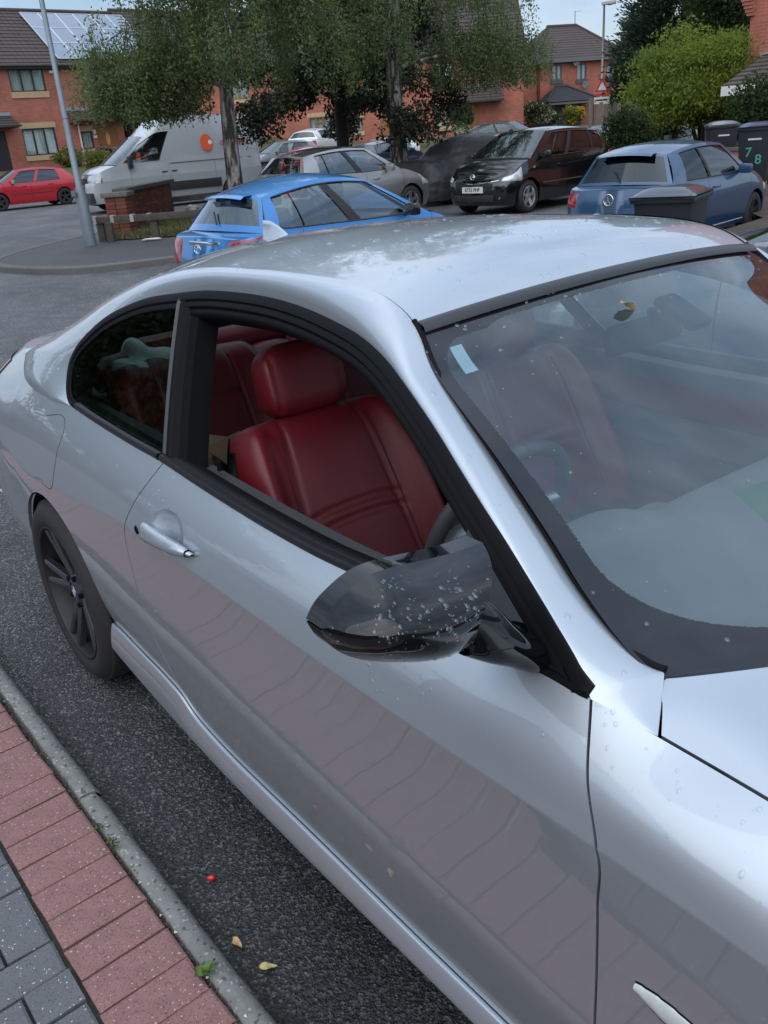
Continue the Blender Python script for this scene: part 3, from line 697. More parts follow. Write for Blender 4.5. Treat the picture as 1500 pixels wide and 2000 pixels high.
# ---- wheels
tyre_m = mat('tyre', (.017, .017, .018), rough=.75, bump=(60, .3, .002), noise=(14, .4, (.03, .029, .028)))
rim_m = mat('rim_grey', (.115, .12, .13), rough=.30, metal=.85, coat=.4)
def hero_wheel(cx, sgn):
    wroot = link('wheel', None, None, car); wroot.location = (cx, sgn*-.775, WZ); wroot.rotation_euler = (0, 0, 0 if sgn > 0 else PI)
    b = MB(); R = WR; W = .115
    prof = [(.232, -W+.010), (.240, -W-.002), (.262, -W-.010), (.285, -W-.008), (.303, -W+.004), (.314, -W+.018), (R, -W+.035), (R, W-.035), (.314, W-.018), (.29, W), (.235, W-.01)]
    prof = pchip(np.arange(len(prof)), np.array(prof), np.linspace(0, len(prof)-1, 40)); b.lathe(prof, 72, 'y'); b.obj('tyre', tyre_m, wroot, smooth=True)
    b = MB()
    b.lathe(pchip(np.arange(7), np.array([(.238, -W+.004), (.236, -W-.003), (.229, -W-.003), (.224, -W+.008), (.214, -W+.05), (.20, .02), (.205, W-.01)]), np.linspace(0, 6, 30)), 72, 'y')
    b.obj('rim_barrel', mat('rim_inner', (.03, .031, .034), rough=.5, metal=.6), wroot, smooth=True)
    # five double spokes
    b = MB()
    for k in range(5):
        a0 = 2*PI*k/5+.62
        for s2 in (-1, 1):
            r_ = np.linspace(.045, .222, 16); f = (r_-.045)/.177
            aoff = s2*(.30-.10*f*0)*(1-.62*f)*.9; ang = a0+aoff*(.55+.0*f)+s2*.10*f
            wdt = .019-.006*f; yy = -W+.030-.028*f**1.5-.004*np.sin(PI*f)
            V = []
            for ri, ai, wi, yi in zip(r_, ang, wdt, yy):
                t_ = np.array([-math.sin(ai), 0, math.cos(ai)]); c_ = np.array([ri*math.cos(ai), yi, ri*math.sin(ai)])
                V.append([c_+t_*wi+np.array([0, .024, 0]), c_+t_*wi*.95+np.array([0, .004, 0]), c_+t_*wi*.55, c_-t_*wi*.55, c_-t_*wi*.95+np.array([0, .004, 0]), c_-t_*wi+np.array([0, .024, 0])])
            b.add(np.array(V).reshape(-1, 3), gridf(16, 6))
    b.obj('spokes', rim_m, wroot, auto=.8)
    b = MB(); b.lathe(pchip(np.arange(6), np.array([(.0005, -W+.024), (.030, -W+.024), (.034, -W+.021), (.062, -W+.034), (.07, -W+.05), (.07, 0)]), np.linspace(0, 5, 24)), 40, 'y')
    b.obj('hub', rim_m, wroot, auto=.8)
    for q0, q1, m_ in ((0, PI/2, 'w'), (PI/2, PI, 'b'), (PI, 1.5*PI, 'w'), (1.5*PI, 2*PI, 'b')):
        bb = MB(); th = np.linspace(q0, q1, 10); pts = np.array([(0, -W+.0215, 0)]+[(.020*math.cos(t_), -W+.0215, .020*math.sin(t_)) for t_ in th]); bb.add(pts, [(0, i+1, i+2) for i in range(9)])
        bb.obj('badge', mat('badge_white', (.7, .72, .74), rough=.2) if m_ == 'w' else mat('badge_blue', (.06, .22, .5), rough=.2), wroot)
    for k in range(5):
        a = 2*PI*k/5+.62+PI/5; bb = MB(); bb.lathe([(0, -W+.02), (.009, -W+.02), (.010, -W+.04)], 10, 'y', (.052*math.cos(a), 0, .052*math.sin(a))); bb.obj('wheel_bolt', lining, wroot)
    b = MB(); b.lathe([(.06, -.03), (.165, -.03), (.165, -.005), (.06, -.005)], 48, 'y'); b.obj('brake_disc', mat('disc_metal', (.07, .068, .065), rough=.5, metal=.8), wroot, auto=.6)
    b = MB(); b.lathe([(.205, .06), (.05, .06), (.0, .06)], 40, 'y'); b.obj('wheel_back', lining, wroot)
    return wroot
for cx in (WX, WXF):
    for sgn in (1, -1): hero_wheel(cx, sgn)
# wheel housings
for cx in (WX, WXF):
    for sgn in (1, -1):
        th = np.linspace(-.25, PI+.25, 40); P = np.stack([np.stack([cx+(ARCH+.002)*np.cos(th), np.full(40, sgn*y), WZ+(ARCH+.002)*np.sin(th)], -1) for y in (-.868, -.80, -.55)], 1)
        me = npmesh('wheel_housing', P.reshape(-1, 3), gridf(40, 3)); link('wheel_housing', me, lining, car)
        b = MB(); b.lathe([(ARCH+.02, 0), (.001, 0)], 40, 'y', (cx, sgn*-.55, WZ)); b.obj('wheel_housing', lining, car)
# ---- underbody and cabin shell
b = MB(); b.box((1.15, 0, .235), (3.7, 1.5, .05)); b.obj('underbody', lining, car)
b = MB()
for sgn in (1, -1): b.box((1.25, sgn*.80, .57), (2.0, .012, .62))
b.box((2.16, 0, .62), (.02, 1.56, .64)); b.box((-.62, 0, .62), (.02, 1.36, .62)); b.obj('cabin_shell', lining, car)
for x_ in (3.25, -1.02): b = MB(); b.box((x_, 0, .45), (.1, 1.2, .3)); b.obj('bumper_core', lining, car)
# door cards
for sgn in (1, -1):
    b = MB(); xs = np.linspace(.66, 1.98, 24); zt = pchip(T7s, T7p, xs)[:, 2]-.012
    prof = [(.735, 0.0), (.700, -.008), (.690, -.05), (.695, -.16), (.655, -.20), (.650, -.24), (.70, -.27), (.71, -.60)]
    P = np.stack([np.stack([xs, np.full(24, -a*sgn), zt+z_], -1) for a, z_ in prof], 1); me = npmesh('door_card', P.reshape(-1, 3), gridf(24, 8)); recalc(me, .7); link('door_card', me, mat('door_card', (.045, .046, .048), rough=.8), doors[0 if sgn > 0 else 1])
    P = np.stack([np.stack([xs, np.full(24, -a*sgn), zt+z_], -1) for a, z_ in ((.688, -.055), (.684, -.07), (.686, -.14), (.692, -.155))], 1); me = npmesh('door_insert', P.reshape(-1, 3), gridf(24, 4)); link('door_insert', me, leather2, doors[0 if sgn > 0 else 1])
    if sgn > 0:
        b = MB(); b.lathe([(.0001, .028), (.005, .027), (.006, .02), (.006, 0)], 12, 'z', (.845, -.722, .958)); b.obj('lock_pin', lining, doors[0], smooth=True)
# rear quarter trim beside the back seat
for sgn in (1, -1):
    b = MB(); b.box((.12, sgn*.70, .66), (1.1, .06, .56)); b.obj('quarter_trim', mat('door_card', (.045, .046, .048)), car)
    b = MB(); b.box((.58, sgn*-.60, 1.12), (.10, .05, .36), M=Matrix.Rotation(-.0, 3, 'Y')); 
# headliner: just under the roof
HL = RP[4:-4, 4:-4].copy(); HL[..., 2] -= .035; link('headliner', npmesh('headliner', HL.reshape(-1, 3), gridf(*HL.shape[:2])), headliner, car)
# inner linings of the cant rails / pillars so that the shell is closed from inside
for sgn in (1, -1):
    P = np.stack([plane_pt(*off2(lp, .052).T, .05), plane_pt(*off2(lp, .02).T, .075)], 1)
    P[..., 1] *= sgn; link('pillar_lining', npmesh('pillar_lining', P.reshape(-1, 3), gridf(len(lp), 2, cu=True)), lining, car)
    Q = PC.copy(); Q = Q[40:] - np.array([0, -.030, .012]); Q = Q[:, 2:-3]; Q[..., 1] *= sgn; link('pillar_lining', npmesh('pillar_lining', Q.reshape(-1, 3), gridf(*Q.shape[:2])), lining, car)
# parcel shelf and seat-back ledge
b = MB(); b.box((-.38, 0, .90), (.50, 1.24, .03)); b.obj('parcel_shelf', dashm, car)
# ---- seats
def cushion(name, m, parent, W, H, D, pos, tilt, top_w=1.0, bolster=.05, insert=.58, seams=True, groove=.008, band=None, back=True, pw=3.2, ear=.0, m2=None):
    """upholstered panel: u across, h up; leather front with side bolsters, rounded edge, back shell"""
    nu, nh = 73, 73; u = np.linspace(-1, 1, nu)[:, None]; h = np.linspace(0, 1, nh)[None]
    wid = W/2*(1-(1-top_w)*h**1.6)
    edge_r = (1-np.abs(u)**7)*(1-np.abs(2*h-1)**9)
    edge_r = np.clip(edge_r, 0, 1)**.5
    d = D*.62*edge_r
    bl = bolster*np.exp(-((np.abs(u)-.84)/.17)**2)*(.35+.65*np.sin(PI*np.clip(h*.9+.05, 0, 1)))
    ins = .012*np.exp(-(u/.45)**4)
    g = groove*np.exp(-((np.abs(u)-insert-ear*h)/.022)**2)
    if band:
        for hb, bend in band: g = g+groove*np.exp(-((h-hb-bend*u**2)/.010)**2)*(np.abs(u) < insert+.02)
    d = d+bl+ins-g
    sh = 1-.10*np.abs(2*h-1)**6
    X = u*wid*sh; Z = (h-.5)*H*(1-.055*np.abs(u)**4*np.sign(h-.5)*np.sign(h-.5)); Y = d
    P = np.stack([X, Y+0*X, Z+0*X], -1)
    Bk = P.copy(); Bk[..., 1] = -D*.38*edge_r
    def place(Q):
        C, S = math.cos(tilt), math.sin(tilt)
        x = Q[..., 1]*C-Q[..., 2]*S; z = Q[..., 1]*S+Q[..., 2]*C
        return np.stack([x+pos[0], Q[..., 0]+pos[1], z+pos[2]], -1)
    A = place(P); o = link(name, npmesh(name, A.reshape(-1, 3), gridf(nu, nh)), m, parent)
    if m2 is not None:
        o.data.materials.append(m2); fi = []
        cu_ = np.abs(np.linspace(-1, 1, nu)); ci = np.repeat((cu_[:-1]+cu_[1:])/2, nh-1); o.data.polygons.foreach_set('material_index', (ci < insert).astype(np.int32))
    if seams:
        for k_ in (-1, 1):
            ui = np.argmin(np.abs(np.linspace(-1, 1, nu)-k_*insert)); pts = A[ui, 6:-4]+place(np.array([[0, .0025, 0]]))-place(np.array([[0, 0, 0]]))
            b = MB(); b.tube(pts[::3], .0016, 5); b.obj('seam', seamm, o, smooth=True)
    if back:
        Bp = place(Bk); me = npmesh(name+'_shell', Bp.reshape(-1, 3), gridf(nu, nh)[:, ::-1]); link('seat_shell', me, trim, o)
    return o
def front_seat(y, sgn):
    st = link('front_seat', None, None, car)
    t_ = rad(27)
    c_ = cushion('backrest', leather, st, .60, .67, .15, (.800, y, .676), t_, top_w=.84, bolster=.065, insert=.56, band=[(.53, -.07), (.585, -.07)], m2=leather2, ear=-.10, groove=.006)
    # headrest
    nu, nh = 49, 33; u = np.linspace(0, 2*PI, nu)[:-1]; v = np.linspace(-PI/2, PI/2, nh)
    def se(a, e): return np.sign(a)*np.abs(a)**e
    Vx = se(np.cos(v), .55)[None]*se(np.cos(u), .6)[:, None]; Vy = se(np.cos(v), .48)[None]*se(np.sin(u), .55)[:, None]; Vz = np.broadcast_to(se(np.sin(v), .55)[None], Vx.shape)
    X = Vy*.124*(1-.14*np.clip(Vz, 0, 1)**2); Y = Vx*.058+.018*Vy**2*np.sign(Vx)*(Vx > 0); Z = Vz*.096
    g = np.exp(-((np.abs(X)-.098)/.006)**2)*(Vx > 0)*.006; Y = Y-g
    C, S = math.cos(rad(14)), math.sin(rad(14)); A = np.stack([Y*C-Z*S+.655, X+y, Y*S+Z*C+1.072], -1)
    link('headrest', npmesh('headrest', A.reshape(-1, 3), gridf(nu-1, nh, cu=True)), leather, st)
    for k in (-1, 1):
        b = MB(); b.tube([(.69, y+k*.06, .95), (.668, y+k*.06, 1.01)], .007, 8); b.obj('headrest_post', mat('post_metal', (.3, .3, .31), rough=.25, metal=1), st, smooth=True)
        b = MB(); b.box((.685, y+k*.06, .968), (.035, .05, .018)); b.obj('post_collar', trim, st, bevel=.004)
    cushion('seat_base', leather, st, .54, .56, .17, (1.17, y, .50), rad(-76), top_w=.95, bolster=.05, insert=.56, m2=leather2, band=[(.62, .0)])
    b = MB(); b.box((1.10, y, .36), (.52, .44, .16)); b.obj('seat_frame', lining, st)
    b = MB(); b.tube([(.70, y-sgn*.235, .93), (.725, y-sgn*.262, .87), (.765, y-sgn*.268, .80), (.82, y-sgn*.268, .70)], [.018, .026, .024, .015], 10); b.obj('bolster_cover', trim, st, smooth=True)
    # seat-back edge trim seen along the shoulder
    return st
front_seat(-.37, 1); front_seat(.37, -1)
rsr = link('rear_seat', None, None, car)
for y, w_ in ((-.34, .60), (.34, .60)):
    cushion('backrest', leather, rsr, w_, .66, .16, (-.045, y, .71), rad(22), top_w=.93, bolster=.045, insert=.50, band=[(.72, -.03)], m2=leather2)
    cushion('seat_base', leather, rsr, w_, .50, .16, (.26, y, .47), rad(-72), top_w=1, bolster=.03, insert=.5, m2=leather2)
    b = MB(); b.box((-.20, y, 1.02), (.10, .27, .12)); b.obj('headrest', leather, rsr, bevel=.035)
cushion('armrest_back', leather, rsr, .20, .62, .15, (-.055, 0, .70), rad(22), bolster=0, insert=.9)
b = MB(); P = [(-.20, -.62, .985), (-.215, -.3, 1.00), (-.22, 0, 1.003), (-.215, .3, 1.0), (-.20, .62, .985)]; b.tube(pchip(np.arange(5), np.array(P), np.linspace(0, 4, 40)), .055, 16); b.obj('seat_ledge', leather, rsr, smooth=True)
# ---- dashboard, steering wheel, console
dx = np.linspace(-.70, .70, 57); prof = [(1.52, .62), (1.535, .74), (1.56, .845), (1.60, .885), (1.68, .905), (1.85, .915), (2.05, .93), (2.22, .945)]
D = []
for y in dx:
    hood = math.exp(-((y+.37)/.19)**4); q_ = []
    for x, z in prof: q_.append((x+(-.03*hood if x < 1.65 else 0)+.06*(1-(y/.7)**2)*(x > 1.9)+.05*(y/.7)**2*(x < 1.6), y, z+(.055*hood*math.exp(-((x-1.64)/.10)**2))-.02*(y/.7)**2))
    D.append(q_)
D = np.array(D); Dp = pchip(np.arange(8), D.transpose(1, 0, 2).reshape(8, -1), np.linspace(0, 7, 40)).reshape(40, 57, 3)
link('dashboard', npmesh('dashboard', Dp.reshape(-1, 3), gridf(40, 57)), dashm, car)
b = MB(); b.box((1.545, -.37, .885), (.012, .26, .08), M=Matrix.Rotation(-.3, 3, 'Y')); b.obj('dials', lining, car, bevel=.004)
b = MB(); b.box((1.16, 0, .42), (.82, .20, .30)); b.box((1.50, 0, .62), (.12, .24, .36)); b.obj('centre_console', dashm, car, bevel=.03)
sw_ = link('steering_wheel', None, None, car); sw_.location = (1.40, -.37, .885); sw_.rotation_euler = (0, rad(-68), 0)
b = MB(); th = np.linspace(0, 2*PI, 60); b.tube(np.stack([.185*np.cos(th), .185*np.sin(th), 0*th], -1), .0165, 12, cap=False); b.obj('rim', mat('wheel_leather', (.05, .052, .055), rough=.5), sw_, smooth=True)
b = MB(); b.lathe([(.001, .035), (.05, .033), (.072, .02), (.075, -.02), (.04, -.12), (.001, -.2)], 32, 'z'); b.obj('airbag_boss', mat('wheel_leather', (.05, .052, .055)), sw_, smooth=True)
for a in (PI/2, -PI/2, PI):
    b = MB(); b.tube([(.06*math.cos(a), .06*math.sin(a), .008), (.178*math.cos(a), .178*math.sin(a), 0)], [.026, .016], 8); b.obj('spoke', mat('satin_silver', (.25, .26, .27), rough=.4, metal=.8), sw_, smooth=True)
# interior mirror, sensor pod, permit sticker
b = MB(); b.box((1.47, .0, 1.222), (.03, .24, .066)); b.obj('interior_mirror', trim, car, bevel=.016)
b = MB(); b.box((1.525, .05, 1.262), (.11, .07, .022), M=Matrix.Rotation(.45, 3, 'Y')); b.box((1.48, .01, 1.25), (.02, .02, .05)); b.obj('sensor_pod', trim, car, bevel=.01)
def ws_at(px, py):
    """point of the windscreen under a pixel of the photograph"""
    d = fw+(px-750)/1676*rt-(py-1000)/1676*up; Q = WS-CP; tt_ = (Q@d)/(d@d); e = np.linalg.norm(Q-tt_[..., None]*d, axis=-1); i, j = np.unravel_index(np.argmin(e), e.shape); return i, j
i, j = ws_at(900, 702); i2, j2 = ws_at(885, 680); i3, j3 = ws_at(925, 712)
jj = np.arange(j-1, j+3); ii = np.arange(i-4, i+4); P = WS[np.ix_(ii, jj)]-np.array([0, 0, .003])
link('permit_sticker', npmesh('permit_sticker', P.reshape(-1, 3), gridf(*P.shape[:2])), mat('sticker', (.26, .36, .42), rough=.5), car)
i, j = ws_at(1490, 985); P = WS[np.ix_(np.arange(i-5, i+8), np.arange(j-2, j+9))]-np.array([0, 0, .004])
link('permit_card', npmesh('permit_card', P.reshape(-1, 3), gridf(*P.shape[:2])), mat('card_green', (.012, .06, .03), rough=.5), car)
i, j = ws_at(1222, 607); P0 = WS[i, j]+WSN[i, j]*.004
# ---- clutter seen through the quarter glass
bag = thing('crumpled_bag', 'pale crumpled carrier bag heaped on the back ledge of the silver coupe', 'bag', (-.16, -.46, .985))
def lumpy(name, r, m, parent, seed, n=24, amp=.25, sc=(1, 1, 1)):
    g = np.random.default_rng(seed); a = np.linspace(0, 2*PI, n, endpoint=False)[:, None]; v = np.linspace(-PI/2, PI/2, n)[None]
    d = np.stack([np.cos(v)*np.cos(a), np.cos(v)*np.sin(a), np.sin(v)+0*a], -1); q_ = np.ones(d.shape[:2])
    for _ in range(7):
        k = g.normal(size=3); k /= np.linalg.norm(k); q_ += amp/3*np.sin(d@k*g.uniform(3, 9)+g.uniform(0, 6))
    V = d*q_[..., None]*r*np.array(sc); return link(name, npmesh(name, V.reshape(-1, 3), gridf(n, n, cu=True)), m, parent)
lumpy('bag_body', .088, mat('pale_plastic', (.50, .56, .55), rough=.35, bump=(30, .6, .01)), bag, 3, amp=.4, sc=(.9, 1, .9))
bx_ = thing('cardboard_box', 'small brown cardboard box lying on the back seat of the silver coupe', 'box', (.26, -.50, .76), .4)
b = MB(); b.box((0, 0, 0), (.22, .16, .14)); b.obj('box_body', mat('card', (.20, .12, .07), rough=.8), bx_, bevel=.004)
b = MB(); b.box((.13, 0, .07), (.09, .16, .004), M=Matrix.Rotation(.5, 3, 'Y')); b.obj('flap', mat('card', (.20, .12, .07)), bx_)
rg = thing('red_cloth', 'small folded red cloth on the sill behind the quarter window of the coupe', 'cloth', (.55, -.68, .955), .2); lumpy('cloth_body', .06, mat('red_cloth', (.35, .02, .02), rough=.8), rg, 5, amp=.3, sc=(1, .6, .3))
# ---- rain drops (too many to count)
def drops(pts, nrm, rads, name, m, parent, flat=.42, stretch=None):
    """low domes sitting on a surface"""
    na = 10; th = np.linspace(0, 2*PI, na, endpoint=False); rings = [(1.0, 0.0), (.86, .55), (.5, .9)]
    pts = np.asarray(pts); n_ = np.asarray(nrm); n_ = n_/np.linalg.norm(n_, axis=1)[:, None]; rads = np.asarray(rads)
    dn = np.array([0, 0, -1.0]); u = dn-(n_@dn)[:, None]*n_; u /= np.linalg.norm(u, axis=1)[:, None]+1e-9; v = np.cross(n_, u)
    st = np.ones(len(pts)) if stretch is None else stretch
    vs = []
    for rr, hh in rings:
        jit = 1+.07*RNG.normal(size=(len(pts), na))
        vs.append(pts[:, None]+(rads*rr)[:, None, None]*jit[..., None]*(np.cos(th)[None, :, None]*u[:, None]*st[:, None, None]+np.sin(th)[None, :, None]*v[:, None])+n_[:, None]*(hh*flat*rads)[:, None, None])
    top = pts+n_*(flat*rads)[:, None]; nP = len(pts)
    V = np.concatenate([np.concatenate(vs, 1), top[:, None]], 1); per = V.shape[1]; base = np.arange(nP)[:, None]*per
    q = []; j = np.arange(na); j2 = (j+1) % na
    Q = np.concatenate([np.stack([k*na+j, k*na+j2, (k+1)*na+j2, (k+1)*na+j], -1) for k in range(2)]); T = np.stack([2*na+j, 2*na+j2, np.full(na, 3*na)], -1)
    me = npmesh(name, V.reshape(-1, 3), [(base[:, :, None]+Q[None]).reshape(-1, 4), (base[:, :, None]+T[None]).reshape(-1, 3)])
    return link(name, me, m, parent, kind='stuff')
water = glass('rain_water', (.93, .95, .97), ior=1.38, facing=.06)
def scatter(P, n, pick, rmin, rmax, gain=2.2, lift=0.0, face=(0, -1, .6)):
    N_ = gnormals(P); 
    if np.sum(N_*np.array(face)) < 0: N_ = -N_
    nu, nv = P.shape[:2]; out = [[], [], []]
    u = RNG.uniform(0, nu-1.001, n*6); v = RNG.uniform(0, nv-1.001, n*6)
    i, j = u.astype(int), v.astype(int); a, c_ = (u-i)[:, None], (v-j)[:, None]
    pos = P[i, j]*(1-a)*(1-c_)+P[i+1, j]*a*(1-c_)+P[i, j+1]*(1-a)*c_+P[i+1, j+1]*a*c_
    ar = np.linalg.norm(np.cross(P[i+1, j]-P[i, j], P[i, j+1]-P[i, j]), axis=1); keep = RNG.uniform(0, ar.max(), len(u)) < ar
    keep &= pick(pos); pos, nn = pos[keep][:n], N_[i, j][keep][:n]
    return pos+nn*lift, nn, rmin+(rmax-rmin)*RNG.uniform(0, 1, len(pos))**gain
def cat3(L_): return [np.concatenate(x) for x in zip(*L_)]
clump = lambda p, f, th: (np.sin(p[:, 0]*f*1.3+p[:, 2]*f)+np.sin(p[:, 1]*f*1.7+p[:, 0]*f*.6+1.0)+RNG.normal(0, .7, len(p))) > th
PD = surf(S, VS[None]*np.ones_like(S)); UPn = VS > CR+.02
a1 = scatter(RP, 520, lambda p: (p[:, 0] > .55)*(p[:, 1] < .45)*(RNG.uniform(0, 1, len(p)) < (.05+.95*np.clip((p[:, 0]-.6)/.7, 0, 1)))*clump(p, 9, -.3), .0016, .0068, 2.2, face=(0, 0, 1))
a2 = scatter(PD[:, UPn], 260, lambda p: clump(p, 11, .3), .0008, .0034, 2.4)
a3 = scatter(PC, 130, lambda p: np.ones(len(p), bool), .0012, .005, 2.0)
a4 = scatter(PQ[:, -14:], 70, lambda p: p[:, 0] > -.3, .0012, .004, 2.0)
a5 = scatter(PF[:, -22:], 60, lambda p: p[:, 0] < 2.7, .0010, .0034, 2.0)
a6 = scatter(MIRP[6:, 2:30], 210, lambda p: clump(p, 40, -.6),   .0008, .0034, 2.8, face=(1, 0, .6))
P_, N_, R_ = cat3([a1, a2, a3, a4, a5, a6]); drops(P_, N_, R_, 'rain_drops', water, car, flat=.5, stretch=1+RNG.uniform(0, .9, len(P_)))
WSm = WS[:, :, :]
b1 = scatter(WSm, 230, lambda p: (RNG.uniform(0, 1, len(p)) < np.exp(-np.clip(p[:, 0]-1.40, 0, 9)/.075)), .0016, .0055, 2.0, lift=.0005, face=(0, 0, 1))
b2 = scatter(WSm, 26, lambda p: p[:, 1] < -.35, .0014, .005, 2.0, lift=.0005, face=(0, 0, 1))
P_, N_, R_ = cat3([b1, b2]); drops(P_, N_, R_, 'screen_drops', water, car, flat=.5)
# ================================================================== ground
def dip(x, y):
    return -.25*ss(y, 1.2, 3.2)*ss(x, -9.6, -7.6)*(1-ss(x, -3.2, -.6))*(1-ss(y, 16, 22))
def gz(x, y):
    x = np.asarray(x, float); y = np.asarray(y, float)
    z = dip(x, y)
    z = z+1.25*ss(-x, 38.5, 47.5)*ss(y, -30, -10)                      # front gardens of the left terrace
    dist = np.hypot(x-2.6, y+1.5); brg = np.arctan2(y+1.5, x-2.6)
    z = z+1.25*ss(dist, 38, 52)*(1-ss(brg, rad(150), rad(160)))        # green rises to the houses at the back
    return z
asph = bpy.data.materials.new('asphalt'); asph.use_nodes = True
n = asph.node_tree.nodes; l = asph.node_tree.links; pb = n['Principled BSDF']
t_ = n.new('ShaderNodeTexCoord')
def nn(type_, **kw):
    k = n.new(type_)
    for a, b_ in kw.items():
        if a in k.inputs.keys(): k.inputs[a].default_value = b_
        else: setattr(k, a, b_)
    return k
v1 = nn('ShaderNodeTexVoronoi', Scale=165.0); v2 = nn('ShaderNodeTexVoronoi', Scale=95.0); n1 = nn('ShaderNodeTexNoise', Scale=.55, Detail=7.0); n2 = nn('ShaderNodeTexNoise', Scale=45.0, Detail=3.0)
n3 = nn('ShaderNodeTexNoise', Scale=3.2, Detail=8.0)
mpx = nn('ShaderNodeMapping'); mpx.inputs['Scale'].default_value = (1, 1, .15)
for k in (v1, v2, n1, n2, n3): l.new(t_.outputs['Object'], k.inputs['Vector'])
r1 = nn('ShaderNodeValToRGB'); e = r1.color_ramp.elements; e[0].position = 0; e[0].color = (.014, .0145, .016, 1); e[1].position = 1; e[1].color = (.14, .14, .138, 1); x_ = r1.color_ramp.elements.new(.78); x_.color = (.040, .0405, .0425, 1)
sp2 = nn('ShaderNodeSeparateColor'); l.new(v1.outputs['Color'], sp2.inputs[0]); l.new(sp2.outputs[0], r1.inputs[0])
r2 = nn('ShaderNodeMapRange'); r2.inputs[1].default_value = .35; r2.inputs[2].default_value = .68; r2.inputs[3].default_value = .72; r2.inputs[4].default_value = 1.30; l.new(n1.outputs[0], r2.inputs[0])
r3 = nn('ShaderNodeMapRange'); r3.inputs[1].default_value = .3; r3.inputs[2].default_value = .7; r3.inputs[3].default_value = .8; r3.inputs[4].default_value = 1.2; l.new(n3.outputs[0], r3.inputs[0])
# older, paler surface away from the parking bay
spx = nn('ShaderNodeSeparateXYZ'); l.new(t_.outputs['Object'], spx.inputs[0])
pal = nn('ShaderNodeMapRange'); pal.inputs[1].default_value = 1.5; pal.inputs[2].default_value = -3.2; pal.inputs[3].default_value = .62; pal.inputs[4].default_value = 2.4; l.new(spx.outputs[0], pal.inputs[0])
m1 = nn('ShaderNodeMath', operation='MULTIPLY'); l.new(r2.outputs[0], m1.inputs[0]); l.new(r3.outputs[0], m1.inputs[1])
m2 = nn('ShaderNodeMath', operation='MULTIPLY'); l.new(m1.outputs[0], m2.inputs[0]); l.new(pal.outputs[0], m2.inputs[1])
vm = nn('ShaderNodeVectorMath', operation='SCALE'); l.new(r1.outputs[0], vm.inputs[0]); l.new(m2.outputs[0], vm.inputs['Scale']); l.new(vm.outputs[0], pb.inputs['Base Color'])
bp_ = nn('ShaderNodeBump'); bp_.inputs['Strength'].default_value = .8; bp_.inputs['Distance'].default_value = .004; ad_ = nn('ShaderNodeMath', operation='ADD'); l.new(v1.outputs['Distance'], ad_.inputs[0]); l.new(v2.outputs['Distance'], ad_.inputs[1]); l.new(ad_.outputs[0], bp_.inputs['Height']); l.new(bp_.outputs[0], pb.inputs['Normal'])
pb.inputs['Roughness'].default_value = .62; pb.inputs['Specular IOR Level'].default_value = .42
xs = np.unique(np.concatenate([np.linspace(-12, 6, 60), np.linspace(-60, -12, 60), np.geomspace(6, 900, 26), -np.geomspace(60, 900, 24)]))
ys = np.unique(np.concatenate([np.linspace(-3, 24, 70), np.linspace(24, 70, 40), np.geomspace(70, 900, 24), -np.geomspace(3, 900, 30)]))
X, Y = np.meshgrid(xs, ys, indexing='ij'); G = np.stack([X, Y, gz(X, Y)], -1)
link('road', npmesh('road', G.reshape(-1, 3), gridf(len(xs), len(ys))), asph, kind='structure')
# loose stone chips standing proud of the worn surface near the camera
g = np.random.default_rng(11); k_ = 9000; px_ = g.uniform(-.9, 2.1, k_); py_ = g.uniform(-1.08, -.55, k_); sz = g.uniform(.0015, .0042, k_)
oc = np.array([(1, 0, 0), (-.6, .8, 0), (-.6, -.8, 0), (0, 0, 1.0)]); rot = g.uniform(0, 6.28, k_)
V = np.stack([np.stack([px_+sz*(o_[0]*np.cos(rot)-o_[1]*np.sin(rot)), py_+sz*(o_[0]*np.sin(rot)+o_[1]*np.cos(rot)), .0005+o_[2]*sz*.7], -1) for o_ in oc], 1)
F = (np.arange(k_)[:, None, None]*4+np.array([(0, 1, 3), (1, 2, 3), (2, 0, 3)])[None]).reshape(-1, 3)
link('road_chippings', npmesh('road_chippings', V.reshape(-1, 3), F, False), mat('chipping', (.055, .055, .058), rough=.5, noise=(70, .9, (.11, .108, .105))), kind='stuff')
# ------------------------------------------------------------------ paving beside the hero car
PAV = link('pavement', None, None, kind='structure'); PAV.location = (0, -1.185, 0); PAV.rotation_euler = (0, 0, .032)
b = MB(); b.box((0, -5.0, .0), (60, 9.98, .09)); bed = b.obj('bedding', mat('joint_dirt', (.030, .027, .023), rough=.95, noise=(60, .8, (.055, .05, .042)), bump=(120, .7, .004)), PAV)
brickm = mat('paver_red', (.285, .148, .142), rough=.85, noise=[(16, .75, (.19, .105, .10)), (5, .35, (.25, .145, .13))], voro=[(380, .010, (.52, .42, .39)), (250, .004, (.50, .40, .37)), (420, .12, (.15, .065, .063))], bump=(260, .45, .0015))
greym = mat('paver_grey', (.135, .140, .148), rough=.85, noise=[(16, .45, (.10, .105, .113)), (5, .35, (.13, .13, .13))], voro=[(330, .014, (.48, .48, .48)), (430, .12, (.075, .079, .085))], bump=(260, .45, .0015))
def block(name, L_, W_, seed):
    """one bevelled paver with slightly worn corners"""
    g = np.random.default_rng(seed); h = .045; c_ = .004
    x, y = L_/2-.0030, W_/2-.0030; j = g.normal(0, .0012, (4, 2))
    c4 = np.array([(-x, -y), (x, -y), (x, y), (-x, y)])+j; ci = c4*(1-2*c_/np.array([L_, W_])*1.6)
    V = np.concatenate([np.c_[c4, np.full(4, -h)], np.c_[c4, np.full(4, -c_)+g.normal(0, .0005, 4)], np.c_[ci, np.zeros(4)]]); i = np.arange(4); i2 = (i+1) % 4
    F = np.concatenate([np.stack([k+i, k+i2, k+4+i2, k+4+i], -1) for k in (0, 4)]+[np.array([[8, 9, 10, 11]])]); return npmesh(name, V, F, False)
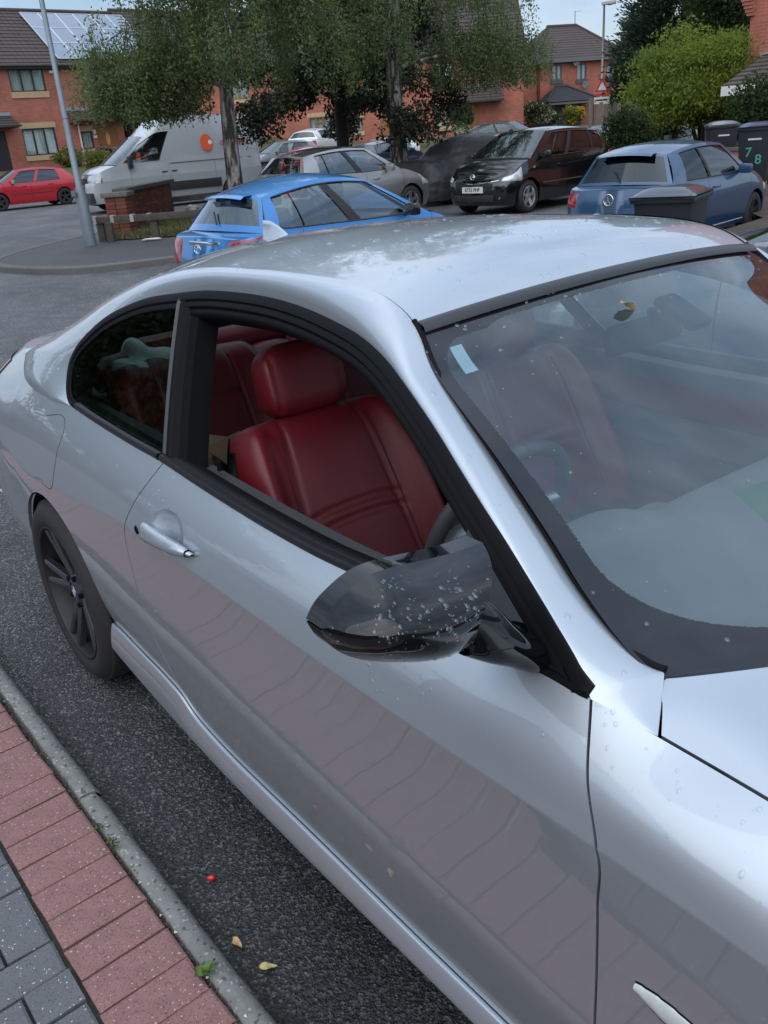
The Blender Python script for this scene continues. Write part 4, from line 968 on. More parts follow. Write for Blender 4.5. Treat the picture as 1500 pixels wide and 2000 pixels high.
reds = [block('red_brick', .2025, .1012, s) for s in range(5)]; greys = [block('grey_block', .2, .1, s+9) for s in range(5)]
for m_ in reds: m_.materials.append(brickm)
for m_ in greys: m_.materials.append(greym)
for i in range(-32, 36):
    o = link('red_brick', reds[i % 5], None, PAV); o.location = (.052+.1012*i, -.101+random.gauss(0, .0015), .060+random.gauss(0, .0012)); o.rotation_euler = (random.gauss(0, .006), random.gauss(0, .006), PI/2+random.gauss(0, .006)+(PI if random.random() < .5 else 0))
far = MB(); cnt = 0
for i in range(-60, 60):
    for j in range(-40, 0):
        r_ = (i-j) % 4
        if r_ == 0: c_ = ((i+1)*.1, -.207+(j+.5)*.1); a = 0
        elif r_ == 3: c_ = ((i+.5)*.1, -.207+(j+1)*.1); a = PI/2
        else: continue
        if a and j == -1: continue
        x, y = c_[0]+.066, c_[1]
        if -.2 < x < 2.9 and y > -1.05:
            o = link('grey_block', greys[(i*3+j) % 5], None, PAV); o.location = (x, y, .060+random.gauss(0, .0012)); o.rotation_euler = (random.gauss(0, .006), random.gauss(0, .006), a+random.gauss(0, .006)); cnt += 1
        else: far.box((x, y, .05), (.196, .096, .02), rz=a)
    if i % 4 == 3 or True:
        pass
for i in range(-2, 30):      # cut half blocks where the pattern meets the red course
    if (i+1) % 4 == 3: far.box(((i+.5)*.1+.066, -.207-.05, .05), (.096, .096, .02))
for i in range(-60, 60):
    if (i+1) % 4 == 3 and not (-.2 < (i+.5)*.1 < 2.9): far.box(((i+.5)*.1+.066, -.257, .05), (.096, .096, .02))
far.obj('grey_blocks_beyond', greym, PAV, kind='stuff')
# kerb edging units
kerbm = mat('kerb_concrete', (.20, .20, .19), rough=.9, noise=[(9, .6, (.13, .13, .125)), (45, .6, (.24, .24, .225))], voro=[(110, .05, (.09, .09, .085)), (160, .06, (.33, .33, .31))], bump=(150, .7, .003))
KB = link('kerb', None, None, kind='structure'); KB.location = (0, -1.165, 0); KB.rotation_euler = (0, 0, .024)
def kerb_unit(L_):
    prof = [(0, -.05), (0, .052), (.005, .057), (.030, .056), (.043, .050), (.056, .030), (.062, -.05)]; b = MB(); xs_ = np.linspace(-L_/2, L_/2, 40); P = []
    for x in xs_:
        e = .002*math.exp(-((L_/2-abs(x))/.006)); P.append([(x, p[0]+random.gauss(0, .0006), p[1]-e+random.gauss(0, .0006)) for p in prof])
    P = np.array(P); b.add(P.reshape(-1, 3), gridf(40, 7)); b.add(P[0], [(0, 1, 2, 3), (0, 3, 4, 6)]); b.add(P[-1], [(3, 2, 1, 0), (6, 4, 3, 0)]); return b.mesh('kerb_unit', True)
ku = kerb_unit(.907); ku.materials.append(kerbm)
for i in range(-6, 6):
    o = link('kerb_unit', ku, None, KB); o.location = (.562+.4575+.915*i, random.gauss(0, .001), random.gauss(0, .001))
# moss and grit along the kerb joint
g = np.random.default_rng(4)
def specks(name, n_, xr, yf, z, smin, smax, m):
    x = g.uniform(*xr, n_); y = yf(x, n_); s_ = g.uniform(smin, smax, n_); a = g.uniform(0, 6.28, n_)
    base = np.array([(1, 0, 0), (-.3, .8, 0), (-.7, -.6, 0), (.1, 0, .7)])
    V = np.stack([np.stack([x+s_*(q[0]*np.cos(a)-q[1]*np.sin(a)), y+s_*(q[0]*np.sin(a)+q[1]*np.cos(a)), z+q[2]*s_*.8], -1) for q in base], 1)
    F = (np.arange(n_)[:, None, None]*4+np.array([(0, 1, 3), (1, 2, 3), (2, 0, 3)])).reshape(-1, 3); return link(name, npmesh(name, V.reshape(-1, 3), F, False), m, kind='stuff')
specks('joint_grit', 2600, (-1.2, 2.2), lambda x, k: -1.176+.028*x+g.normal(0, .007, k), .048, .001, .004, mat('grit', (.07, .06, .045), rough=.9, noise=(80, .8, (.13, .11, .08))))
specks('moss', 3200, (-1.2, 2.2), lambda x, k: -1.098+.024*x+np.abs(g.normal(0, .030, k)), .001, .0012, .0036, mat('moss', (.034, .036, .018), rough=.95, noise=(25, .8, (.05, .042, .025))))
specks('white_chips', 34, (-.9, 1.9), lambda x, k: -1.172+.028*x+g.normal(0, .011, k), .056, .003, .007, mat('white_chip', (.55, .53, .48), rough=.7))
# fallen leaves, berry and weeds
def leaf_mesh(name, L_, W_, seed):
    g = np.random.default_rng(seed); t = np.linspace(0, 1, 9); w_ = W_*np.sin(PI*t**.8)**.9*(1+g.normal(0, .06, 9)); c_ = .10*L_*np.sin(2.6*t+g.uniform(0, 3))
    V = np.stack([np.stack([(t-.5)*L_, c_*.4+s_*w_, .0035+.004*np.abs(s_)+.004*np.sin(5*t+s_)], -1) for s_ in (-1, -.5, 0, .5, 1)], 1); return npmesh(name, V.reshape(-1, 3), gridf(9, 5))
yl = mat('leaf_yellow', (.50, .44, .20), rough=.6, noise=(60, .7, (.36, .30, .10))); yl2 = mat('leaf_tan', (.52, .36, .17), rough=.6, noise=(70, .8, (.30, .18, .07)))
for nm_, m_, loc, rz, lab, L_ in (('fallen_leaf', yl2, (1.22, -1.035, .004), .2, 'torn tan leaf on the dark asphalt near the kerb, the upper of the two leaves', .034), ('fallen_leaf', yl, (1.318, -1.014, .004), 1.1, 'pale yellow leaf lying on the dark asphalt, the lower of the two leaves', .040)):
    o = link(nm_, leaf_mesh('fallen_leaf', L_, L_*.24, int(L_*1e3)), m_); o.location = loc; o.rotation_euler = (.1, .05, rz); tag(o, lab, 'leaf')
bm_ = lumpy('red_berry', .0085, mat('berry', (.55, .02, .02), rough=.25, coat=.6), None, 2, n=14, amp=.06, sc=(1.25, .85, .85)); bm_.location = (1.012, -.993, .009); bm_.rotation_euler = (0, 0, 1.2); tag(bm_, 'small red berry lying on the dark asphalt beside the car', 'berry')
weedm = mat('weed_green', (.10, .17, .035), rough=.6, noise=(60, .6, (.05, .10, .02)))
for x, y, k, s_, lab in ((1.283, -1.137, 6, .030, 'small green weed with rounded leaves growing in the kerb joint'), (.805, -1.150, 9, .020, 'thin sprouting weed between the red bricks and the kerb'), (.72, -1.155, 7, .016, 'tiny pale weed in the joint just above the thin sprouting one')):
    t = thing('weed', lab, 'weed', (x, y, .055), random.random()*6)
    for i in range(k):
        o = link('leaf', leaf_mesh('leaf', s_*random.uniform(.7, 1.2), s_*(.30 if k == 6 else .12), i), weedm, t); a = 2*PI*i/k+random.gauss(0, .3); o.location = (.45*s_*math.cos(a), .45*s_*math.sin(a), .002+.003*i); o.rotation_euler = (0, -random.uniform(.2, .9), a)
# thin white bay line behind the car
b = MB(); b.box((-2.24, .35, .004), (.05, 1.9, .002)); 
o = b.obj('bay_line', mat('line_white', (.55, .55, .53), rough=.8, noise=(30, .7, (.2, .2, .2))), kind='structure')
# leaf lying on the windscreen
i, j = ws_at(1222, 607); o = link('leaf_on_screen', leaf_mesh('leaf_on_screen', .045, .010, 8), yl2); o.location = WS[i, j]+np.array([0.002, 0, .006]); o.rotation_euler = (0, .42, 1.5); tag(o, 'small pale dead leaf lying on the windscreen of the silver coupe', 'leaf')
# ================================================================== parked vehicles
carglass = glass('car_glass', (.46, .54, .53), ior=1.55, facing=.03)
clearglass = glass('car_glass_clear', (.74, .82, .82), ior=1.6, facing=.10)
darkglass = glass('car_glass_dark', (.10, .12, .13), ior=1.55, facing=.03)
plastic = mat('car_plastic', (.018, .018, .019), rough=.55)
chrome = mat('chrome', (.75, .76, .78), rough=.08, metal=1)
plate_w = mat('plate_white', (.62, .63, .62), rough=.5); plate_y = mat('plate_yellow', (.60, .45, .06), rough=.5); ink = mat('ink', (.01, .01, .012), rough=.6)
amber = mat('amber', (.5, .16, .02), rough=.2)
headl = mat('head_lens', (.62, .65, .66), rough=.06, metal=.35, coat=1, noise=(14, .7, (.30, .32, .34)))
def paintm(name, c, metal=.35, rough=.35): return mat(name, c, rough=rough, metal=metal, coat=1, coatr=.02)
class Car:
    """hatchback / saloon / van body lofted from a few dimensions; x forward, y left, origin on the ground"""
    def __init__(s, d):
        s.d = d; L_, hw = d['L']/2, d['W']/2; s.xr = -L_+.42; s.xf = L_-.55; xr, xf = s.xr, s.xf
        mid = np.linspace(xr, xf, 9)[1:-1]
        s.K = np.concatenate([[xr-.6, xr-.45, xr-.28, xr-.12, xr], mid, [xf, xf+.18, xf+.36, xf+.52, xf+.66]])
        X0 = np.concatenate([[-L_, -L_+.015, -L_+.06, -L_+.20, xr], mid, [xf, L_-.30, L_-.13, L_-.035, L_]])
        Y0 = np.concatenate([[0, .50, .82, .955, .99], [1]*7, [.995, .955, .83, .52, 0]])*hw
        zb, zc, zn, zt = d['belt'], d['cowl'], d['nose'], d.get('tail', d['belt'])
        xt, xc = d['xt'], d['xc']
        top = np.interp(X0, [-L_, xt, xc-.9, xc, L_-.35, L_], [zt, d['belt_r'], zb, zc, zn+.06, zn])
        R = []
        for k, (z, wf, rr, fr) in enumerate(d.get('rows', [(.19, .93, .06, .10), (.30, .965, .0, .02), (.46, .99, .0, .0), (.60, 1.0, .02, .02), (.76, .995, .05, .10)])):
            if k == 4: z = None
            sx = np.clip(1-np.abs(X0-xr)/.45, 0, 1)
            X = X0.copy(); X[:4] += rr*np.array([1, .95, .8, .4]); X[-4:] -= fr*np.array([.4, .8, .95, 1])
            Z = np.full(len(X), z if z else 0.0) if z else .55*top+.45*.60
            R.append(np.stack([X, -Y0*wf, Z], 1))
        X = X0.copy(); X[:4] += d.get('trake', .10)*np.array([1, .95, .8, .4]); X[-4:] -= d.get('nrake', .22)*np.array([.35, .75, .95, 1])
        R.append(np.stack([X, -Y0*d.get('beltw', .945), top], 1)); s.R = R; s.F = np.array([0, .16, .38, .60, .82, 1.0])
    def surf(s, a, v):
        a = np.asarray(a, float); v = np.broadcast_to(np.asarray(v, float), a.shape)
        P = np.stack([pchip(s.K, r, a) for r in s.R], -2).reshape(-1, 6, 3); vv = v.reshape(-1); out = np.zeros((len(vv), 3))
        h = np.diff(s.F); dd = (P[:, 1:]-P[:, :-1])/h[None, :, None]; m = np.zeros_like(P); m[:, 1:-1] = (h[1:, None]*dd[:, :-1]+h[:-1, None]*dd[:, 1:])/(h[1:]+h[:-1])[None, :, None]; m[:, 0] = dd[:, 0]; m[:, -1] = 1.5*dd[:, -1]-.5*m[:, -2]
        i = np.clip(np.searchsorted(s.F, vv, 'right')-1, 0, 4); r = np.arange(len(vv)); t = ((vv-s.F[i])/h[i])[:, None]; hh = h[i][:, None]
        out = (2*t**3-3*t**2+1)*P[r, i]+(t**3-2*t**2+t)*hh*m[r, i]+(-2*t**3+3*t**2)*P[r, i+1]+(t**3-t**2)*hh*m[r, i+1]
        return out.reshape(a.shape+(3,))
def build_car(name, label, loc, hd, d, group=None, cat='car'):
    T = thing(name, label, cat, loc, hd, group); C = Car(d); pm = d['paint']; L2 = d['L']/2
    rw, arch = d.get('wr', .31), d.get('wr', .31)+.045; wxs = (d['fx']-d['wb'], d['fx'])
    vs_ = np.linspace(0, 1, 17)
    def put(nm_, grids, m, parent=T, flange=0, sharp=.9, **k):
        vs, fs, o = [], [], 0
        for P, sides in grids:
            for sgn in sides:
                Q = P if sgn > 0 else mirror_y(P); V, F = sheet(Q, flange, inward=(0, sgn, 0)) if flange else sheet(Q); vs.append(V); fs.append((F if sgn > 0 else F[:, ::-1])+o); o += len(V)
        me = npmesh(nm_, np.concatenate(vs), np.concatenate(fs)); recalc(me, sharp); return link(nm_, me, m, parent, **k)
    def cols(a, b):
        pts = [np.linspace(a, b, max(4, int((b-a)/.07)))]
        for wx in wxs:
            th = np.linspace(0, PI, 20); c_ = wx-arch*np.cos(th); c_ = np.concatenate([[c_[0]-1e-4], c_, [c_[-1]+1e-4]]); pts.append(c_[(c_ > a) & (c_ < b)])
        return np.unique(np.concatenate(pts))
    def patch(a, b):
        cs = cols(a, b); P = []; vv = np.linspace(0, .95, 120)
        for x in cs:
            lo = 0
            for wx in wxs:
                dd = arch**2-(x-wx)**2
                if dd > 0:
                    zz = rw+math.sqrt(dd); z = C.surf(np.full(120, x), vv)[:, 2]; lo = vv[min(np.searchsorted(z, zz), 119)]
            P.append(C.surf(np.full(17, x), lo+(1-lo)*vs_))
        return np.stack(P)
    gaps = [C.K[0]]+d['gaps']+[C.K[-1]]; names = d['gapnames']; doors_ = {}
    for k in range(len(gaps)-1):
        a, b = gaps[k]+(.004 if k else 0), gaps[k+1]-(.004 if k < len(gaps)-2 else 0); P = patch(a, b)
        if names[k] == 'body': put('body', [(P, (1, -1))], pm, flange=.02)
        else:
            for sgn in (1, -1): doors_[(k, sgn)] = put(names[k], [(P, (sgn,))], pm, flange=.02)
    # bonnet and boot
    def top_patch(a, b, crown, nm_, m, inner=None):
        s_ = np.linspace(a, b, 30); e = C.surf(s_, np.ones(30)); w_ = np.linspace(0, 1, 14); q = 1-(1-w_)**2
        P = np.stack([np.stack([e[:, 0]+(inner(e[:, 0])-e[:, 0])*x if inner else e[:, 0], e[:, 1]*(1-y), e[:, 2]+crown*x], -1) for x, y in zip(q, w_)], 1)
        return put(nm_, [(P, (1, -1))], m, sharp=1.2)
    top_patch(d['xc']-.15, C.K[-1], .05, 'bonnet', pm, lambda x: x+.10*(x > d['xc']-.16)*np.clip((x-d['xc']+.2)/.4, 0, 1)*(1-np.clip((x-L2+.5)/.3, 0, 1)))
    if d.get('boot'): top_patch(C.K[0], d['xt']+.1, .03, 'boot_lid', pm)
    else: top_patch(C.K[0], d['xt']+.3, .02, 'tailgate', pm)
    # cabin tub and seats
    b = MB(); b.box(((d['xt']+d['xc'])/2, 0, d['belt']-.28), (d['xc']-d['xt']+.1, d['W']*.86, .05)); b.obj('cabin_floor', lining, T)
    xs_ = d.get('seats', [d['xc']-1.05, d['xc']-1.95])
    for x in xs_:
        for y in (-.34, .34):
            b = MB(); b.box((x, y, d['belt']-.02), (.14, .46, .55), M=Matrix.Rotation(-.2, 3, 'Y'), taper=.8); o = b.obj('seat', mat('seat_fabric', (.05, .052, .056), rough=.9), T, bevel=.05)
            b = MB(); b.box((x-.08, y, d['belt']+.36), (.10, .25, .17)); b.obj('headrest', mat('seat_fabric', (.05, .052, .056)), o, bevel=.04)
    b = MB(); b.box((d['xc']-.25, 0, d['belt']-.05), (.4, d['W']*.84, .12)); b.obj('dashboard', plastic, T, bevel=.04)
    # cabin
    H, rwid = d['H'], d['rw']; xA, xT = d['xc']-.02, d['xt']
    q = np.unique(np.concatenate([np.linspace(0, 1, 34)]+[[w_[0], w_[1]] for w_ in d['wins']])); h = np.unique(np.concatenate([np.linspace(0, 1, 9), [.05, d.get('wtop', .90)]]))
    Bx = xA+(xT-xA)*q; B = C.surf(Bx, np.ones(len(q))); B[:, 1] += .012
    ar = d.get('arc', .07); Tx = d['xrf']+(d['xrr']-d['xrf'])*q; zt_ = H-.075-ar*(1-np.sin(PI*np.clip(q*.85+.12, 0, 1)))**1.0
    zt_ = zt_-d.get('rdrop', .04)*q**2
    if 'fairing' in d: zt_ = zt_-d['fairing'][0]*(1-ss(q, 0, d['fairing'][1]))
    Tp = np.stack([Tx, -(rwid-.05*q**3), zt_], 1)
    hh = h[None, :, None]; P = B[:, None]*(1-hh)+Tp[:, None]*hh; P[..., 1] -= .05*(4*h*(1-h))[None]*.6
    win = np.zeros((len(q)-1, len(h)-1), int)
    h1_ = d.get('wtop', .90)+.001
    for wi, (a, b_) in enumerate(d['wins']):
        for i in range(len(q)-1):
            for j in range(len(h)-1):
                if q[i] >= a-1e-6 and q[i+1] <= b_+1e-6 and h[j] >= .049 and h[j+1] <= h1_: win[i, j] = wi+1
    F = gridf(len(q), len(h)); wf = win.reshape(-1)
    fb = d.get('frame_black', [])
    qm = np.repeat((q[:-1]+q[1:])/2, len(h)-1); hm_ = np.tile((h[:-1]+h[1:])/2, len(q)-1)
    blk = np.zeros(len(F), bool)
    for a, b_ in fb: blk |= (qm > a) & (qm < b_) & (hm_ > .04) & (hm_ < d.get('wtop', .90)+.01)
    for sgn in (1, -1):
        Q = P if sgn > 0 else mirror_y(P); ff = F if sgn > 0 else F[:, ::-1]
        def sub(sel, nm_, m, inset=0):
            f_ = ff[sel]; u, inv = np.unique(f_, return_inverse=True); V = Q.reshape(-1, 3)[u].copy(); V[:, 1] += sgn*inset; me = npmesh(nm_, V, inv.reshape(f_.shape)); recalc(me); return link(nm_, me, m, T)
        sub((wf == 0) & ~blk, 'cabin_frame', pm)
        if blk.any() and ((wf == 0) & blk).any(): [sub((wf == 0) & blk & (qm > a_-.001) & (qm < b2_+.001), 'pillar_trim', plastic, 0) for a_, b2_ in fb if ((wf == 0) & blk & (qm > a_-.001) & (qm < b2_+.001)).any()]
        for wi in range(len(d['wins'])): sub(wf == wi+1, 'side_window', d.get('rglass', carglass) if wi > 0 else d.get('glass', carglass), .012)
        # dark rubber round the windows
        b = MB(); qs = q[(q >= d['wins'][0][0]-1e-6) & (q <= d['wins'][-1][1]+1e-6)]
        e0 = [np.array([np.interp(x, q, P[:, np.argmin(abs(h-.05)), k]) for k in range(3)]) for x in qs]; e1 = [np.array([np.interp(x, q, P[:, np.argmin(abs(h-d.get('wtop', .90))), k]) for k in range(3)]) for x in qs[::-1]]
        ln = np.array(e0+e1+e0[:1])*np.array([1, sgn, 1]); b.tube(ln, .010, 4, cap=False); b.obj('window_seal', plastic, T)
    w_ = np.linspace(-1, 1, 25)[None, :, None]
    def screen_(e0, e1, bow0, bow1, cr0, cr1, n=12):
        t_ = np.linspace(0, 1, n)[:, None]; e = e0[None]*(1-t_)+e1[None]*t_
        w2 = np.linspace(-1, 1, 25)[None]; qq = 1-w2**2; bw = bow0*(1-t_)+bow1*t_; cr_ = cr0*(1-t_)+cr1*t_
        return np.stack([e[:, 0:1]+bw*qq+0*w2, -e[:, 1:2]*w2, e[:, 2:3]+cr_*qq], -1)
    WSx = screen_(B[0], Tp[0], .16, .06, .03, .045); put('windscreen', [(WSx, (1,))], d.get('glass', carglass))
    b = MB(); b.tube(WSx[0]+np.array([.01, 0, .004]), .02, 6); b.obj('wiper_panel', plastic, T)
    RWx = screen_(B[-1], Tp[-1], -.10-d.get('rbow', 0), -.07, .02, .045)
    if d.get('rearglass', True):
        a, b_ = d.get('rg', (2, 10)); put('rear_window', [(RWx[a:b_+1, 1:-1], (1,))], d.get('rglass', darkglass))
        put('tailgate_frame', [(RWx[:a+1], (1,)), (RWx[b_:], (1,)), (RWx[a:b_+1, :2], (1,)), (RWx[a:b_+1, -2:], (1,))], pm)
        bb = MB(); mid_ = RWx[a, 12]; bb.tube([mid_+np.array([-.03, 0, .0]), mid_*.55+RWx[b_, 14]*.45+np.array([-.03, .1, 0])], .010, 5); bb.obj('rear_wiper', plastic, T)
    else: put('rear_door', [(RWx, (1,))], pm)
    w2 = np.linspace(-1, 1, 25)[None]; qq = 1-w2**2; ct = np.linspace(0, 1, len(q)); xb_ = (.06*(1-q)-.07*q)[:, None]
    RF = np.stack([Tp[:, 0:1]+xb_*qq, -Tp[:, 1:2]*w2, Tp[:, 2:3]+(.045+.015*np.sin(PI*q))[:, None]*qq], -1); put('roof', [(RF, (1,))], d.get('roofm', pm), flange=0)
    if d.get('spoiler'):
        sp = RWx[-1]; P2 = np.stack([sp+np.array([.05, 0, .005]), sp+np.array([-.10, 0, .0]), sp+np.array([-.15, 0, -.03]), sp+np.array([-.06, 0, -.045])], 1); put('spoiler', [(P2[3:-3], (1,))], pm)
    # lamps: patches proud of the skin
    def lampp(nm_, s0, s1, v0, v1, m, t0=0, t1=0, sides=(1, -1), n=14, lift=.008):
        for sgn in sides:
            a_ = np.linspace(s0, s1, n); f = (a_-s0)/(s1-s0); lo = v0+t0*f; hi = v1+t1*f
            G = np.stack([C.surf(a_, lo+(hi-lo)*g) for g in np.linspace(0, 1, 8)], 1); nn_ = gnormals(G)
            if np.sum(nn_*(G-np.array([0, 0, .5]))) < 0: nn_ = -nn_
            edge = np.minimum(1, np.minimum.outer(np.minimum(np.arange(n), n-1-np.arange(n)), np.minimum(np.arange(8), 7-np.arange(8)))*1.0)
            G = G+nn_*(lift*edge-.004*(1-edge))[..., None]; put(nm_, [(G, (sgn,))], m)
    for l_ in d['lamps']: lampp(*l_)
    # grille, plates, badge
    for (nm_, c_, sz, m) in d.get('boxes', []):
        b = MB(); b.box(c_, sz); b.obj(nm_, m, T, bevel=min(sz)*.2)
    for end, z, txt in d.get('plates', []):
        x = end*(L2+d.get('plx', -.0)); b = MB(); b.box((x, 0, z), (.02, .52, .112)); p_ = b.obj('number_plate', plate_w if end > 0 else plate_y, T)
        if txt: text(txt, .098, ink, p_, (x+end*.012, 0, z), (PI/2, 0, end*PI/2), ext=.0008, bold=True, sx=.92)
    for end, z, r_, kind in d.get('badge', []):
        x = end*(L2-d.get('bdx', .03)); b = MB(); Rm = np.array([0, 0, 0])
        if kind == 'vw':
            th = np.linspace(0, 2*PI, 40); b.tube(np.stack([0*th+x, r_*np.cos(th), z+r_*np.sin(th)], -1), r_*.13, 6, cap=False)
            for pts in ([(-.42, .86), (0, .12), (.42, .86)], [(-.88, .22), (-.40, -.74), (0, .02), (.40, -.74), (.88, .22)]): b.tube([(x, r_*p[0]*.98, z+r_*p[1]) for p in pts], r_*.11, 5)
        elif kind == 'ringbar':
            th = np.linspace(0, 2*PI, 40); b.tube(np.stack([0*th+x, r_*1.0*np.cos(th), z+r_*.85*np.sin(th)], -1), r_*.15, 6, cap=False); b.box((x, 0, z), (.012, r_*2.5, r_*.42))
        elif kind == 'ovals':
            th = np.linspace(0, 2*PI, 40)
            for a_, c_, dz in ((1.25, .82, 0), (.45, .80, 0), (1.0, .34, r_*.42)): b.tube(np.stack([0*th+x, a_*r_*np.cos(th), z+dz+c_*r_*np.sin(th)], -1), r_*.10, 5, cap=False)
        elif kind == 'disc': b.lathe([(0, .01), (r_, .006), (r_*1.02, -.01)], 24, 'x', (x, 0, z))
        elif kind == 'oval': 
            th = np.linspace(0, 2*PI, 40); b.tube(np.stack([0*th+x, 1.9*r_*np.cos(th), z+.8*r_*np.sin(th)], -1), r_*.16, 6, cap=False)
        b.obj('badge', chrome, T, smooth=True)
    # mirrors and handles
    for sgn in (-1, 1):
        b = MB(); b.box((d['xc']-.42, sgn*(d['W']/2+.06), d['belt']+.075), (.10, .20, .14) if not d.get('bigmirror') else (.14, .16, .36)); b.obj('door_mirror', d.get('mirm', pm), T, bevel=.035)
        b = MB(); b.tube([(d['xc']-.42, sgn*(d['W']/2-.06), d['belt']+.02), (d['xc']-.42, sgn*(d['W']/2+.02), d['belt']+.05)], .02, 6); b.obj('mirror_arm', plastic, T)
        for hx in d['handles']:
            p = C.surf(np.array([hx]), np.array([.86]))[0]; b = MB(); b.box((p[0], sgn*(abs(p[1])+.012), p[2]), (.19, .028, .032)); b.obj('door_handle', d.get('hm', pm), T, bevel=.01)
    if d.get('sillstrip'):
        a_ = np.linspace(wxs[0]+arch+.05, wxs[1]-arch-.05, 20)
        for sgn in (1, -1):
            b = MB(); e = C.surf(a_, np.full(20, .10))*np.array([1, sgn, 1]); e[:, 1] += -sgn*-.0; b.tube(e+np.array([0, -.006*sgn*-1*-1, 0]), .012, 5); b.obj('sill_strip', d['sillstrip'], T)
    if d.get('sidestrip'):
        a_ = np.linspace(wxs[0]+arch+.06, wxs[1]-arch-.06, 20)
        for sgn in (1, -1):
            b = MB(); e = C.surf(a_, np.full(20, d['sidestrip'][0]))*np.array([1, sgn, 1]); b.tube(e, .014, 6); b.obj('side_strip', d['sidestrip'][1], T)
    # wheels
    key = (round(rw, 3), d.get('rim', 'alloy'), d.get('nsp', 5)); rm = d.get('rimm', mat('alloy', (.55, .56, .58), rough=.3, metal=.9))
    for wx in wxs:
        for sgn in (1, -1):
            W0 = link('wheel', None, None, T); W0.location = (wx, -sgn*(d['W']/2-.115), rw); W0.rotation_euler = (0, 0, 0 if sgn > 0 else PI)
            b = MB(); b.lathe([(rw*.62, -.09), (rw*.70, -.105), (rw*.90, -.10), (rw*.985, -.075), (rw, -.04), (rw, .07), (rw*.9, .10), (rw*.6, .10)], 32, 'y'); b.obj('tyre', tyre_m, W0, smooth=True)
            b = MB(); b.lathe([(rw*.66, -.095), (rw*.61, -.098), (rw*.57, -.05), (rw*.55, .05)], 32, 'y')
            for k in range(d.get('nsp', 5)):
                a_ = 2*PI*k/d.get('nsp', 5)+.3; cs_, sn_ = math.cos(a_), math.sin(a_)
                b.add(np.array([(r_*cs_-t_*sn_, y_, r_*sn_+t_*cs_) for r_, t0_, y0_ in ((.03, .045, -.065), (rw*.60, .032, -.088)) for t_, y_ in ((-t0_, y0_+.03), (-t0_*.8, y0_), (t0_*.8, y0_), (t0_, y0_+.03))]), [(0, 1, 5, 4), (1, 2, 6, 5), (2, 3, 7, 6)])
            b.lathe([(0, -.075), (.05, -.072), (.06, -.04)], 16, 'y'); b.obj('rim', rm, W0, auto=.6)
            b = MB(); b.lathe([(rw*.6, -.01), (0, -.01)], 24, 'y'); b.obj('wheel_back', lining, W0)
    for wx in wxs:
        for sgn in (1, -1):
            b = MB()
            th = np.linspace(-.2, PI+.2, 20); PP = np.stack([np.stack([wx+(arch+.003)*np.cos(th), np.full(20, sgn*y), rw+(arch+.003)*np.sin(th)], -1) for y in (d['W']/2-.035, d['W']/2-.32)], 1); b.add(PP.reshape(-1, 3), gridf(20, 2)); b.obj('wheel_housing', lining, T)
    b = MB(); b.box((0, 0, .30), (d['L']-.7, d['W']*.84, .14)); b.obj('underbody', lining, T)
    return T, C
def hatch(**k):
    d = dict(L=4.0, W=1.70, H=1.48, wb=2.5, fx=1.22, belt=.95, belt_r=1.0, cowl=.98, nose=.72, tail=.93, xt=-1.62, xc=.98, xrf=.22, xrr=-1.42, rw=.56, wins=[(.10, .40), (.45, .80)], frame_black=[(.40, .45)],
             gaps=[-1.02, -.02, .98], gapnames=['body', 'door', 'door', 'body'], handles=[-.80, .22])
    d.update(k); L2 = d['L']/2; xr, xf = -L2+.42, L2-.55
    d.setdefault('lamps', [('headlight', xf+.06, xf+.46, .62, .90, headl, .02, -.04), ('tail_lamp', xr-.40, xr-.02, .66, .98, redlens, .04, -.02)])
    d.setdefault('boxes', [('grille', (L2-.05, 0, .56), (.06, .9, .10), plastic), ('air_intake', (L2-.03, 0, .34), (.06, 1.0, .12), plastic)])
    return d
def at_(x, y): return (x, y, float(gz(x, y)))
blue = paintm('paint_blue', (.035, .215, .53)); dkblue = paintm('paint_slate_blue', (.022, .070, .150)); silv2 = paintm('paint_warm_silver', (.36, .365, .35), .8, .4); blackp = paintm('paint_black', (.004, .0045, .006), .1, .2)
redp = paintm('paint_red', (.42, .012, .022), .1); whitep = paintm('paint_white', (.70, .71, .72), .05); greyp = paintm('paint_grey', (.20, .205, .21), .6); navy = paintm('paint_navy', (.012, .017, .035), .3); vanw = paintm('paint_van_white', (.38, .41, .43), .15)
# bright blue hatchback across the lane
yar, yc = build_car('blue_hatchback', 'bright blue five-door hatchback parked just behind the silver coupe', at_(-6.64, 4.73), rad(94.7), hatch(L=3.78, W=1.695, H=1.575, wb=2.46, fx=1.18, paint=blue, xt=-1.50, xrr=-1.32, xc=.98, xrf=.10, belt=.98, belt_r=1.03, tail=.98, arc=.10, wins=[(.05, .085), (.11, .44), (.51, .78), (.785, .93)], frame_black=[(.08, .12), (.435, .515), (.775, .79)], glass=clearglass, rglass=clearglass, badge=[(-1, .88, .055, 'ovals')], bdx=-.005, plates=[(-1, .66, '')], spoiler=True, mirm=blackp,
   lamps=[('headlight', 1.36, 1.75, .60, .92, headl, .02, -.02), ('tail_lamp', -1.90, -1.50, .62, 1.0, redlens, .02, 0.0)]))
b = MB(); b.box((-1.78, 0, .93), (.06, .62, .05)); b.obj('tailgate_trim', chrome, yar, bevel=.015)
# warm silver hatchback beyond it
ren, rc = build_car('silver_hatchback', 'warm silver five-door hatchback with dark roof beyond the bright blue hatchback', at_(-13.16, 9.57), rad(94.7), hatch(L=3.99, W=1.71, H=1.53, wb=2.57, fx=1.20, paint=silv2, roofm=mat('roof_dark_silver', (.10, .10, .095), rough=.35, metal=.7, coat=1), xt=-1.60, xrr=-1.36, xrf=.22, wins=[(.08, .40), (.46, .74), (.75, .84)], frame_black=[(.40, .46), (.735, .755)], glass=clearglass, rglass=clearglass))
